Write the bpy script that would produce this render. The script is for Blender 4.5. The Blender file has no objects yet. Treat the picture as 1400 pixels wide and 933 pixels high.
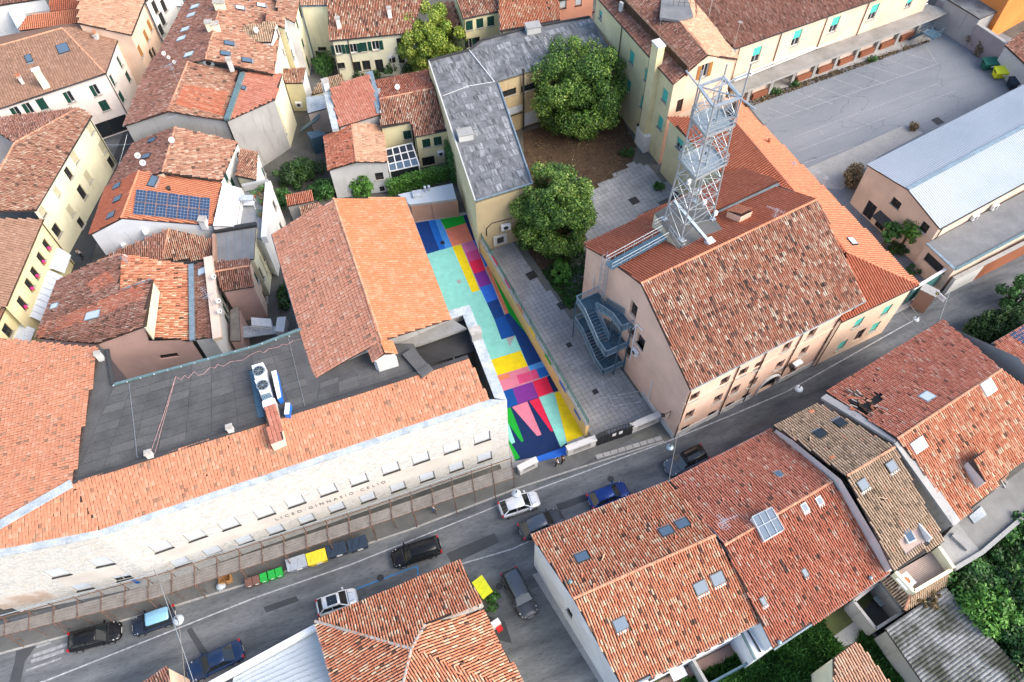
import bpy, bmesh, math, random
import numpy as np
from mathutils import Vector, Matrix
from mathutils.geometry import tessellate_polygon
random.seed(7)
RNG = np.random.default_rng(7)
SC = bpy.context.scene
COL = SC.collection

# ------------------------------------------------------------------ camera
CXY = np.array([700.0, 466.5]); VP = np.array([718.0, 1170.0]); FOC = 1058.0; CAMH = 70.0
_d = np.array([VP[0]-CXY[0], VP[1]-CXY[1], FOC]); _d /= np.linalg.norm(_d)
_z = -_d
_x = np.array([1.0, 0, 0]); _x -= _x.dot(_z)*_z; _x /= np.linalg.norm(_x)
_y = np.cross(_z, _x)
RW = np.array([_x, _y, _z])
right = RW @ np.array([1.0, 0, 0]); up = RW @ np.array([0, -1.0, 0]); back = RW @ np.array([0, 0, -1.0])
cam = bpy.data.cameras.new('camera'); camo = bpy.data.objects.new('camera', cam); COL.objects.link(camo)
cam.sensor_width = 36.0; cam.lens = 36.0*FOC/1400.0; cam.clip_end = 2000.0
camo.matrix_world = Matrix(((right[0], up[0], back[0], 0), (right[1], up[1], back[1], 0), (right[2], up[2], back[2], CAMH), (0, 0, 0, 1)))
SC.camera = camo

# ------------------------------------------------------------------ light
SUN_EL, SUN_AZ = 40.0, -22.0      # degrees; azimuth measured from +x (right of the picture) towards +y
w = bpy.data.worlds.new('World'); SC.world = w; w.use_nodes = True
nt = w.node_tree; nt.nodes.clear()
sky = nt.nodes.new('ShaderNodeTexSky'); sky.sky_type = 'NISHITA'; sky.sun_disc = False
sky.sun_elevation = math.radians(SUN_EL); sky.sun_rotation = math.radians(90.0-SUN_AZ)
sky.air_density = 1.0; sky.dust_density = 2.5; sky.ozone_density = 1.0
bg = nt.nodes.new('ShaderNodeBackground'); bg.inputs['Strength'].default_value = 0.15
wo = nt.nodes.new('ShaderNodeOutputWorld')
nt.links.new(sky.outputs[0], bg.inputs[0]); nt.links.new(bg.outputs[0], wo.inputs[0])
sl = bpy.data.lights.new('sun', 'SUN'); sl.energy = 1.5; sl.angle = math.radians(45.0); sl.color = (1.0, 0.90, 0.78)
so = bpy.data.objects.new('sun', sl); COL.objects.link(so)
_sd = Vector((math.cos(math.radians(SUN_EL))*math.cos(math.radians(SUN_AZ)), math.cos(math.radians(SUN_EL))*math.sin(math.radians(SUN_AZ)), math.sin(math.radians(SUN_EL))))
so.rotation_euler = _sd.to_track_quat('Z', 'Y').to_euler(); so.location = (60, 0, 90)
vs = SC.view_settings; vs.view_transform = 'Standard'; vs.look = 'None'; vs.gamma = 1.0; vs.exposure = 1.27; vs.use_curve_mapping = False

# ------------------------------------------------------------------ photograph -> place
def PX(px, py, z=0.0):
    r = RW @ np.array([px-CXY[0], py-CXY[1], FOC]); t = (z-CAMH)/r[2]
    return Vector((r[0]*t, r[1]*t, z))
def RAY(px, py):
    return Vector((0, 0, CAMH)), Vector(RW @ np.array([px-CXY[0], py-CXY[1], FOC]))
def hit(px, py, p, n):
    o, d = RAY(px, py); return o + d*((Vector(p)-o).dot(n)/d.dot(n))
def q(ox, oy, s):
    return lambda x, y: (ox+x/s, oy+y/s)
rA=q(0,0,4);rB=q(350,0,4);rC=q(700,0,4);rD=q(1050,0,4);rE=q(0,233,4);rF=q(350,233,4);rG=q(700,233,4);rH=q(1050,233,4)
rI=q(0,466,4);rJ=q(350,466,4);rK=q(700,466,4);rL=q(1050,466,4);rM=q(0,700,4);rN=q(350,700,4);rO=q(700,700,4);rP=q(1050,700,4)
c1=q(560,260,4.667);c2=q(640,440,4.667)

# ------------------------------------------------------------------ materials
def lin(c):
    return tuple((v/255.0/12.92 if v/255.0 <= 0.04045 else ((v/255.0+0.055)/1.055)**2.4) for v in c)
MATS = {}
def _base(name, rough, metal=0.0, spec=0.3):
    m = bpy.data.materials.new(name); m.use_nodes = True; t = m.node_tree; t.nodes.clear()
    o = t.nodes.new('ShaderNodeOutputMaterial'); b = t.nodes.new('ShaderNodeBsdfPrincipled')
    b.inputs['Roughness'].default_value = rough; b.inputs['Metallic'].default_value = metal
    b.inputs['Specular IOR Level'].default_value = spec
    t.links.new(b.outputs[0], o.inputs[0]); MATS[name] = m
    return m, t, b
def _noise(t, scale, detail=4.0, vec=None, rough=0.55):
    n = t.nodes.new('ShaderNodeTexNoise'); n.inputs['Scale'].default_value = scale; n.inputs['Detail'].default_value = detail
    n.inputs['Roughness'].default_value = rough
    if vec is not None: t.links.new(vec, n.inputs['Vector'])
    return n
def _pos(t, sc=(1, 1, 1)):
    g = t.nodes.new('ShaderNodeNewGeometry')
    if sc == (1, 1, 1): return g.outputs['Position']
    m = t.nodes.new('ShaderNodeVectorMath'); m.operation = 'MULTIPLY'; m.inputs[1].default_value = sc
    t.links.new(g.outputs['Position'], m.inputs[0]); return m.outputs[0]
def _ramp(t, fac, stops, interp='LINEAR'):
    r = t.nodes.new('ShaderNodeValToRGB'); r.color_ramp.interpolation = interp; e = r.color_ramp.elements
    e[0].position = stops[0][0]; e[0].color = (*stops[0][1], 1); e[1].position = stops[-1][0]; e[1].color = (*stops[-1][1], 1)
    for p, c in stops[1:-1]:
        k = e.new(p); k.color = (*c, 1)
    t.links.new(fac, r.inputs[0]); return r.outputs[0]
def _mix(t, a, b, fac, mode='MIX'):
    m = t.nodes.new('ShaderNodeMix'); m.data_type = 'RGBA'; m.blend_type = mode
    for s, v in ((m.inputs[6], a), (m.inputs[7], b)):
        if isinstance(v, tuple): s.default_value = (*v, 1)
        else: t.links.new(v, s)
    if isinstance(fac, float): m.inputs[0].default_value = fac
    else: t.links.new(fac, m.inputs[0])
    return m.outputs[2]
def _scale01(t, v, lo, hi):
    r = t.nodes.new('ShaderNodeMapRange'); r.inputs[1].default_value = lo; r.inputs[2].default_value = hi
    t.links.new(v, r.inputs[0]); return r.outputs[0]
def _bump(t, b, h, strength, dist=0.02):
    n = t.nodes.new('ShaderNodeBump'); n.inputs['Strength'].default_value = strength; n.inputs['Distance'].default_value = dist
    t.links.new(h, n.inputs['Height']); t.links.new(n.outputs[0], b.inputs['Normal'])
def mplain(name, c, rough=0.6, metal=0.0, spec=0.4, var=0.0):
    m, t, b = _base(name, rough, metal, spec)
    if var:
        n = _noise(t, 3.0, 5, _pos(t)); f = _scale01(t, n.outputs[0], 0.3, 0.7)
        col = _mix(t, tuple(v*(1-var) for v in c), tuple(min(1, v*(1+var*0.6)) for v in c), f)
        t.links.new(col, b.inputs['Base Color'])
    else: b.inputs['Base Color'].default_value = (*c, 1)
    return m
def mwall(name, c, stain=(0.25, 0.22, 0.18), amt=0.35, rough=0.9, bump=0.3):
    """plaster: soft patches, vertical dirt streaks, fine grain"""
    m, t, b = _base(name, rough, 0, 0.06); p = _pos(t)
    n1 = _noise(t, 0.35, 5, p); n2 = _noise(t, 1.0, 5, _pos(t, (1.6, 1.6, 0.22)), 0.65); n3 = _noise(t, 14.0, 4, p)
    f1 = _scale01(t, n1.outputs[0], 0.35, 0.7); c1_ = _mix(t, tuple(v*0.86 for v in c), tuple(min(0.92, v*1.07) for v in c), f1)
    f2 = _scale01(t, n2.outputs[0], 0.56, 0.86); mul = t.nodes.new('ShaderNodeMath'); mul.operation = 'MULTIPLY'; mul.inputs[1].default_value = amt
    t.links.new(f2, mul.inputs[0]); c2_ = _mix(t, c1_, stain, mul.outputs[0])
    c3_ = _mix(t, c2_, tuple(v*0.8 for v in c), _scale01(t, n3.outputs[0], 0.55, 0.95))
    t.links.new(c3_, b.inputs['Base Color']); _bump(t, b, n3.outputs[0], bump)
    return m
def mground(name, c, c2_, scale=0.4, patch=0.5, fine=18.0, rough=0.9, crack=False, spec=0.1, third=None, streak=None):
    m, t, b = _base(name, rough, 0, spec); p = _pos(t)
    if streak:
        mp = t.nodes.new('ShaderNodeMapping'); mp.vector_type = 'TEXTURE'; mp.inputs['Rotation'].default_value = (0, 0, streak[0]); mp.inputs['Scale'].default_value = (1, streak[1], 1); t.links.new(p, mp.inputs[0]); p = mp.outputs[0]
    n1 = _noise(t, scale, 7, p, 0.62); n2 = _noise(t, fine, 3, p); n4 = _noise(t, scale*6, 5, p, 0.6)
    col = _mix(t, c, c2_, _scale01(t, n1.outputs[0], 0.5-patch*0.4, 0.5+patch*0.4))
    if third: col = _mix(t, col, third, _scale01(t, n4.outputs[0], 0.55, 0.75))
    col = _mix(t, col, tuple(v*0.6 for v in c), _scale01(t, n2.outputs[0], 0.5, 0.95))
    if crack:
        v = t.nodes.new('ShaderNodeTexVoronoi'); v.feature = 'DISTANCE_TO_EDGE'; v.inputs['Scale'].default_value = 0.28
        wv = _noise(t, 0.9, 4, p); vm = t.nodes.new('ShaderNodeVectorMath'); vm.operation = 'ADD'
        t.links.new(p, vm.inputs[0]); t.links.new(wv.outputs[1], vm.inputs[1]); t.links.new(vm.outputs[0], v.inputs['Vector'])
        col = _mix(t, tuple(x*0.72 for x in c), col, _scale01(t, v.outputs['Distance'], 0.001, 0.006))
    t.links.new(col, b.inputs['Base Color']); _bump(t, b, n2.outputs[0], 0.4)
    return m
def mtile(name, stops, patch=0.5, pscale=0.25, dirt=None, dirtamt=0.0, rough=0.85, interp='LINEAR'):
    """fired clay: one random shade per tile, larger weathered patches, fine grain"""
    stops = [(q_, (c[0]*0.95, c[1]*0.90, c[2]*0.83)) for q_, c in stops]
    m, t, b = _base(name, rough, 0, 0.05); p = _pos(t)
    a = t.nodes.new('ShaderNodeAttribute'); a.attribute_name = 'rnd'
    n1 = _noise(t, pscale, 5, p, 0.6)
    s1 = t.nodes.new('ShaderNodeMath'); s1.operation = 'MULTIPLY_ADD'; s1.inputs[1].default_value = patch; s1.inputs[2].default_value = -0.5*patch
    t.links.new(n1.outputs[0], s1.inputs[0])
    s2 = t.nodes.new('ShaderNodeMath'); s2.operation = 'ADD'; s2.use_clamp = True
    t.links.new(a.outputs['Fac'], s2.inputs[0]); t.links.new(s1.outputs[0], s2.inputs[1])
    col = _ramp(t, s2.outputs[0], stops, interp)
    n2 = _noise(t, 9.0, 5, p, 0.65); col = _mix(t, col, (0.55, 0.5, 0.48), _scale01(t, n2.outputs[0], 0.52, 0.8), 'MULTIPLY')
    if dirt:
        n3 = _noise(t, 0.8, 6, p, 0.7); f = _scale01(t, n3.outputs[0], 0.5, 0.78)
        mu = t.nodes.new('ShaderNodeMath'); mu.operation = 'MULTIPLY'; mu.inputs[1].default_value = dirtamt; t.links.new(f, mu.inputs[0])
        col = _mix(t, col, dirt, mu.outputs[0])
    t.links.new(col, b.inputs['Base Color']); _bump(t, b, n2.outputs[0], 0.3)
    return m
def mleaf(name, stops):
    m, t, b = _base(name, 0.5, 0, 0.35)
    a = t.nodes.new('ShaderNodeAttribute'); a.attribute_name = 'rnd'
    col = _ramp(t, a.outputs['Fac'], stops); t.links.new(col, b.inputs['Base Color'])
    return m
# albedos
mplain('glass_dark', (0.02, 0.025, 0.03), 0.08, 0, 0.6); mplain('glass_blue', (0.09, 0.14, 0.20), 0.3, 0.0, 0.35); mplain('glass_pale', (0.55, 0.62, 0.66), 0.15, 0, 0.7)
mplain('white_paint', (0.78, 0.78, 0.77), 0.5, var=0.08); mplain('blind', (0.62, 0.67, 0.72), 0.45, var=0.06); mplain('cream_paint', (0.48, 0.45, 0.31), 0.6, var=0.1)
mplain('green_shutter', (0.012, 0.06, 0.045), 0.5, var=0.25); mplain('turquoise', (0.09, 0.56, 0.47), 0.5, var=0.12); mplain('brown_shutter', (0.36, 0.17, 0.05), 0.6, var=0.2)
mplain('dark_wood', (0.06, 0.035, 0.02), 0.6); mplain('stone_sill', (0.42, 0.40, 0.36), 0.8, var=0.2); mplain('dark_void', (0.012, 0.012, 0.014), 0.9)  # dark_void: near-black fill painted in for the unlit inside of openings
mplain('gutter_dark', (0.05, 0.05, 0.05), 0.5, 0.3, var=0.3); mplain('gutter_zinc', (0.30, 0.38, 0.42), 0.45, 0.5, var=0.25); mplain('gutter_green', (0.16, 0.25, 0.26), 0.5, 0.3, var=0.25)
mplain('rust', (0.17, 0.10, 0.07), 0.8, 0.2, var=0.5); mplain('galvanised', (0.43, 0.48, 0.51), 0.42, 0.45, 0.5, var=0.15); mplain('steel_blue', (0.075, 0.14, 0.19), 0.5, 0.3, var=0.25)
mplain('steel_rail', (0.30, 0.42, 0.50), 0.45, 0.4, var=0.2); mplain('iron_dark', (0.03, 0.032, 0.035), 0.5, 0.4); mplain('aluminium', (0.6, 0.62, 0.64), 0.35, 0.7)
mplain('solar_cell', (0.03, 0.06, 0.12), 0.18, 0.1, 0.7); mplain('clay_pot', (0.5, 0.17, 0.08), 0.8, var=0.3); mplain('ac_white', (0.75, 0.76, 0.76), 0.5, var=0.05)
mplain('rubber', (0.02, 0.02, 0.02), 0.9); mplain('mesh_green', (0.05, 0.16, 0.15), 0.8, var=0.4); mplain('plastic_blue', (0.02, 0.15, 0.55), 0.5)
mwall('plaster_cream', (0.80, 0.76, 0.55), amt=0.42); mwall('plaster_yellow', (0.78, 0.70, 0.42), amt=0.42); mwall('plaster_white', (0.82, 0.81, 0.78), amt=0.42); mwall('plaster_whitepink', (0.80, 0.71, 0.66), amt=0.42)
mwall('plaster_pink', (0.80, 0.55, 0.42), amt=0.14, stain=(0.42, 0.28, 0.22)); mwall('plaster_rose', (0.62, 0.42, 0.38), amt=0.25); mwall('plaster_ochre', (0.62, 0.46, 0.22), amt=0.4, stain=(0.2, 0.15, 0.09))
mwall('plaster_tan', (0.50, 0.40, 0.24), amt=0.8, stain=(0.10, 0.09, 0.075)); mwall('plaster_grey', (0.38, 0.375, 0.365), amt=0.9, stain=(0.13, 0.125, 0.12)); mwall('plaster_greywhite', (0.60, 0.60, 0.58), amt=0.5, stain=(0.3, 0.29, 0.27))
mwall('plaster_bluewhite', (0.80, 0.82, 0.85), amt=0.12); mwall('plaster_peach', (0.82, 0.60, 0.45), amt=0.2); mwall('plaster_orange', (0.76, 0.27, 0.08), amt=0.15); mwall('plaster_salmon', (0.76, 0.36, 0.25), amt=0.15); mwall('plaster_beige', (0.70, 0.56, 0.46), amt=0.25)
mwall('brick_pink', (0.42, 0.25, 0.18), amt=0.35); mwall('brick_red', (0.28, 0.11, 0.065), amt=0.4); mwall('wall_mural', (0.72, 0.50, 0.22), amt=0.12); mwall('stone_white', (0.58, 0.575, 0.56), amt=0.9, stain=(0.2, 0.2, 0.19)); mwall('plinth', (0.62, 0.62, 0.60), amt=0.4); mwall('wall_lilac', (0.36, 0.31, 0.32), amt=0.5, stain=(0.16, 0.14, 0.13))
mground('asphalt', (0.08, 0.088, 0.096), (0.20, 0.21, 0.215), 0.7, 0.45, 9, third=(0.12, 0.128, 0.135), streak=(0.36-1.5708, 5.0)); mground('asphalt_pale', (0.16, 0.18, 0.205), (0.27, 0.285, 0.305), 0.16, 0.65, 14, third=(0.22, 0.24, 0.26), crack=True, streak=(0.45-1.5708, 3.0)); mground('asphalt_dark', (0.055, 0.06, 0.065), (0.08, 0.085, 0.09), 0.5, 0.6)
mground('dirt', (0.085, 0.083, 0.075), (0.16, 0.155, 0.14), 0.5, 0.6, third=(0.08, 0.085, 0.05)); mground('leaf_litter', (0.06, 0.042, 0.03), (0.12, 0.08, 0.055), 1.2, 0.6, 9); mground('concrete', (0.30, 0.30, 0.29), (0.42, 0.41, 0.39), 0.5, 0.7, third=(0.24, 0.24, 0.23)); mground('pavement_dark', (0.095, 0.10, 0.10), (0.165, 0.165, 0.16), 0.6, 0.7)
mground('slab', (0.22, 0.23, 0.235), (0.42, 0.425, 0.43), 0.3, 0.55, 12, third=(0.30, 0.305, 0.305)); mground('slab_joint', (0.12, 0.125, 0.11), (0.18, 0.18, 0.16), 1.5, 0.6)
mground('felt_grey', (0.085, 0.09, 0.095), (0.26, 0.27, 0.28), 0.7, 0.55, 14, third=(0.16, 0.165, 0.17)); mground('felt_dark', (0.065, 0.065, 0.066), (0.12, 0.12, 0.12), 0.5, 0.55, 10, third=(0.095, 0.094, 0.094)); mground('felt_mid', (0.16, 0.165, 0.17), (0.25, 0.255, 0.26), 0.6, 0.6); mground('lean_slab', (0.17, 0.165, 0.15), (0.36, 0.355, 0.34), 0.35, 0.7)
mground('coping_metal', (0.30, 0.35, 0.38), (0.56, 0.60, 0.62), 0.9, 0.45, 10, 0.55, third=(0.64, 0.65, 0.64)); mground('sheet_white', (0.42, 0.47, 0.51), (0.52, 0.56, 0.60), 0.12, 0.6, 20, 0.5); mground('asbestos', (0.06, 0.065, 0.05), (0.27, 0.28, 0.28), 0.5, 0.3, 6, third=(0.07, 0.08, 0.05)); mground('plank', (0.15, 0.135, 0.12), (0.27, 0.25, 0.23), 1.5, 0.7, 12); mground('grass_soil', (0.06, 0.075, 0.03), (0.11, 0.12, 0.05), 0.6, 0.6, 6); mground('deck_wood', (0.34, 0.26, 0.22), (0.46, 0.37, 0.33), 1.4, 0.6)
mground('terrace_tile', (0.30, 0.20, 0.17), (0.36, 0.25, 0.22), 1.0, 0.5, 10)
mplain('road_paint', (0.42, 0.43, 0.44), 0.7, var=0.45); mplain('road_paint_faded', (0.30, 0.31, 0.32), 0.8, var=0.4); mplain('road_paint_blue', (0.04, 0.22, 0.48), 0.7, var=0.25)
def mfacade():
    m, t, b = _base('travertine', 0.85, 0, 0.15); p = _pos(t, (1.0, 1.0, 1.5))
    wv = _noise(t, 2.0, 3, p); vm = t.nodes.new('ShaderNodeVectorMath'); vm.operation = 'ADD'; sc = t.nodes.new('ShaderNodeVectorMath'); sc.operation = 'SCALE'; sc.inputs['Scale'].default_value = 0.25
    t.links.new(wv.outputs[1], sc.inputs[0]); t.links.new(p, vm.inputs[0]); t.links.new(sc.outputs[0], vm.inputs[1])
    v = t.nodes.new('ShaderNodeTexVoronoi'); v.inputs['Scale'].default_value = 2.6; t.links.new(vm.outputs[0], v.inputs['Vector'])
    e = t.nodes.new('ShaderNodeTexVoronoi'); e.feature = 'DISTANCE_TO_EDGE'; e.inputs['Scale'].default_value = 2.6; t.links.new(vm.outputs[0], e.inputs['Vector'])
    sp = t.nodes.new('ShaderNodeSeparateColor'); t.links.new(v.outputs['Color'], sp.inputs[0])
    col = _ramp(t, sp.outputs[0], [(0.0, (0.50, 0.49, 0.46)), (0.25, (0.60, 0.59, 0.56)), (0.7, (0.64, 0.63, 0.60)), (1.0, (0.61, 0.57, 0.49))])
    col = _mix(t, (0.40, 0.38, 0.35), col, _scale01(t, e.outputs['Distance'], 0.0, 0.06))
    n = _noise(t, 0.3, 5, _pos(t)); col = _mix(t, col, (0.62, 0.60, 0.54), _scale01(t, n.outputs[0], 0.55, 0.85))
    t.links.new(col, b.inputs['Base Color']); _bump(t, b, e.outputs['Distance'], 0.5, 0.03)
mfacade(); mwall('travertine_smooth', (0.64, 0.59, 0.53), amt=0.2, stain=(0.5, 0.45, 0.38))
# clay tiles
mtile('tile_orange', [(0, (0.30, 0.17, 0.12)), (0.08, (0.36, 0.24, 0.17)), (0.18, (0.54, 0.235, 0.145)), (0.7, (0.60, 0.29, 0.19)), (1, (0.62, 0.36, 0.26))], 0.35, 0.5, (0.26, 0.20, 0.16), 0.3)
mtile('tile_hall', [(0, (0.26, 0.17, 0.13)), (0.1, (0.40, 0.21, 0.155)), (0.3, (0.52, 0.24, 0.165)), (0.7, (0.57, 0.29, 0.21)), (1, (0.60, 0.39, 0.31))], 0.35, 0.5, (0.27, 0.21, 0.18), 0.35)
mtile('tile_hall_new', [(0, (0.56, 0.22, 0.11)), (0.6, (0.60, 0.25, 0.135)), (1, (0.64, 0.34, 0.21))], 0.3, 0.3, (0.58, 0.42, 0.31), 0.4)
mtile('tile_new', [(0, (0.56, 0.225, 0.135)), (0.6, (0.61, 0.255, 0.16)), (1, (0.66, 0.31, 0.18))], 0.35, 0.15)
mtile('tile_newred', [(0, (0.40, 0.135, 0.085)), (0.6, (0.46, 0.16, 0.10)), (1, (0.50, 0.20, 0.135))], 0.4, 0.2, (0.27, 0.13, 0.09), 0.3)
mtile('tile_old', [(0, (0.12, 0.085, 0.07)), (0.12, (0.24, 0.14, 0.11)), (0.35, (0.38, 0.19, 0.14)), (0.6, (0.44, 0.26, 0.19)), (0.85, (0.50, 0.37, 0.29)), (1, (0.58, 0.48, 0.40))], 0.6, 0.5, (0.15, 0.12, 0.10), 0.45)
mtile('tile_pinkroof', [(0, (0.10, 0.075, 0.07)), (0.2, (0.24, 0.14, 0.11)), (0.4, (0.42, 0.185, 0.125)), (0.6, (0.48, 0.27, 0.20)), (0.8, (0.54, 0.41, 0.32)), (1, (0.68, 0.60, 0.50))], 0.5, 0.35, (0.14, 0.105, 0.095), 0.35)
mtile('tile_house', [(0, (0.14, 0.09, 0.07)), (0.08, (0.34, 0.16, 0.11)), (0.2, (0.56, 0.215, 0.13)), (0.55, (0.63, 0.285, 0.18)), (0.75, (0.66, 0.43, 0.30)), (1, (0.74, 0.60, 0.45))], 0.35, 0.6, (0.18, 0.12, 0.09), 0.25)
mtile('tile_red', [(0, (0.13, 0.085, 0.07)), (0.1, (0.34, 0.135, 0.09)), (0.45, (0.50, 0.18, 0.12)), (0.75, (0.55, 0.26, 0.185)), (1, (0.58, 0.42, 0.34))], 0.5, 0.35, (0.17, 0.12, 0.10), 0.4)
mtile('tile_salmon', [(0, (0.20, 0.11, 0.09)), (0.12, (0.46, 0.18, 0.13)), (0.5, (0.60, 0.235, 0.165)), (0.8, (0.64, 0.32, 0.24)), (1, (0.66, 0.48, 0.39))], 0.4, 0.35, (0.22, 0.14, 0.11), 0.35)
mtile('tile_tan', [(0, (0.22, 0.17, 0.13)), (0.2, (0.36, 0.27, 0.19)), (0.5, (0.48, 0.36, 0.26)), (0.85, (0.56, 0.44, 0.33)), (1, (0.56, 0.34, 0.24))], 0.4, 0.4, (0.18, 0.15, 0.12), 0.3)
mtile('tile_dusky', [(0, (0.13, 0.09, 0.08)), (0.2, (0.22, 0.125, 0.10)), (0.5, (0.34, 0.17, 0.135)), (0.8, (0.40, 0.25, 0.21)), (1, (0.46, 0.36, 0.32))], 0.55, 0.3, (0.16, 0.12, 0.11), 0.4)
mtile('tile_brownflat', [(0, (0.27, 0.17, 0.13)), (0.5, (0.34, 0.21, 0.155)), (1, (0.40, 0.26, 0.20))], 0.4, 0.3, (0.19, 0.14, 0.12), 0.3)
mtile('tile_peach', [(0, (0.40, 0.25, 0.18)), (0.4, (0.56, 0.34, 0.24)), (1, (0.64, 0.48, 0.37))], 0.5, 0.4, (0.27, 0.20, 0.16), 0.4)
mtile('tile_rosered', [(0, (0.38, 0.16, 0.12)), (0.5, (0.48, 0.20, 0.15)), (1, (0.54, 0.28, 0.22))], 0.45, 0.4, (0.27, 0.16, 0.13), 0.35)
mplain('deck_clay', (0.06, 0.038, 0.032), 0.95, var=0.5); mplain('deck_red', (0.20, 0.07, 0.045), 0.95, var=0.4); mplain('ridge_clay', (0.56, 0.28, 0.17), 0.85, var=0.35)  # decks darkened: shade of the channels between cover tiles put into their colour
mplain('ridge_new', (0.64, 0.24, 0.13), 0.8, var=0.2); mplain('mortar', (0.42, 0.39, 0.35), 0.9, var=0.3)
mleaf('leaf_magnolia', [(0, (0.012, 0.035, 0.010)), (0.3, (0.04, 0.105, 0.018)), (0.62, (0.11, 0.21, 0.03)), (0.85, (0.19, 0.29, 0.05)), (1, (0.30, 0.36, 0.09))])
mleaf('leaf_yellow', [(0, (0.06, 0.12, 0.012)), (0.5, (0.20, 0.30, 0.03)), (1, (0.46, 0.46, 0.09))])
mleaf('leaf_green', [(0, (0.012, 0.04, 0.012)), (0.5, (0.035, 0.11, 0.022)), (1, (0.09, 0.24, 0.045))])
mleaf('leaf_bright', [(0, (0.03, 0.09, 0.012)), (0.5, (0.07, 0.20, 0.025)), (1, (0.16, 0.36, 0.06))])
mleaf('leaf_dark', [(0, (0.012, 0.03, 0.010)), (0.6, (0.035, 0.085, 0.02)), (1, (0.085, 0.16, 0.035))])
mleaf('leaf_dry', [(0, (0.09, 0.055, 0.025)), (0.5, (0.17, 0.12, 0.06)), (1, (0.30, 0.24, 0.13))])
mplain('bark', (0.09, 0.07, 0.05), 0.9, var=0.4)
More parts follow.
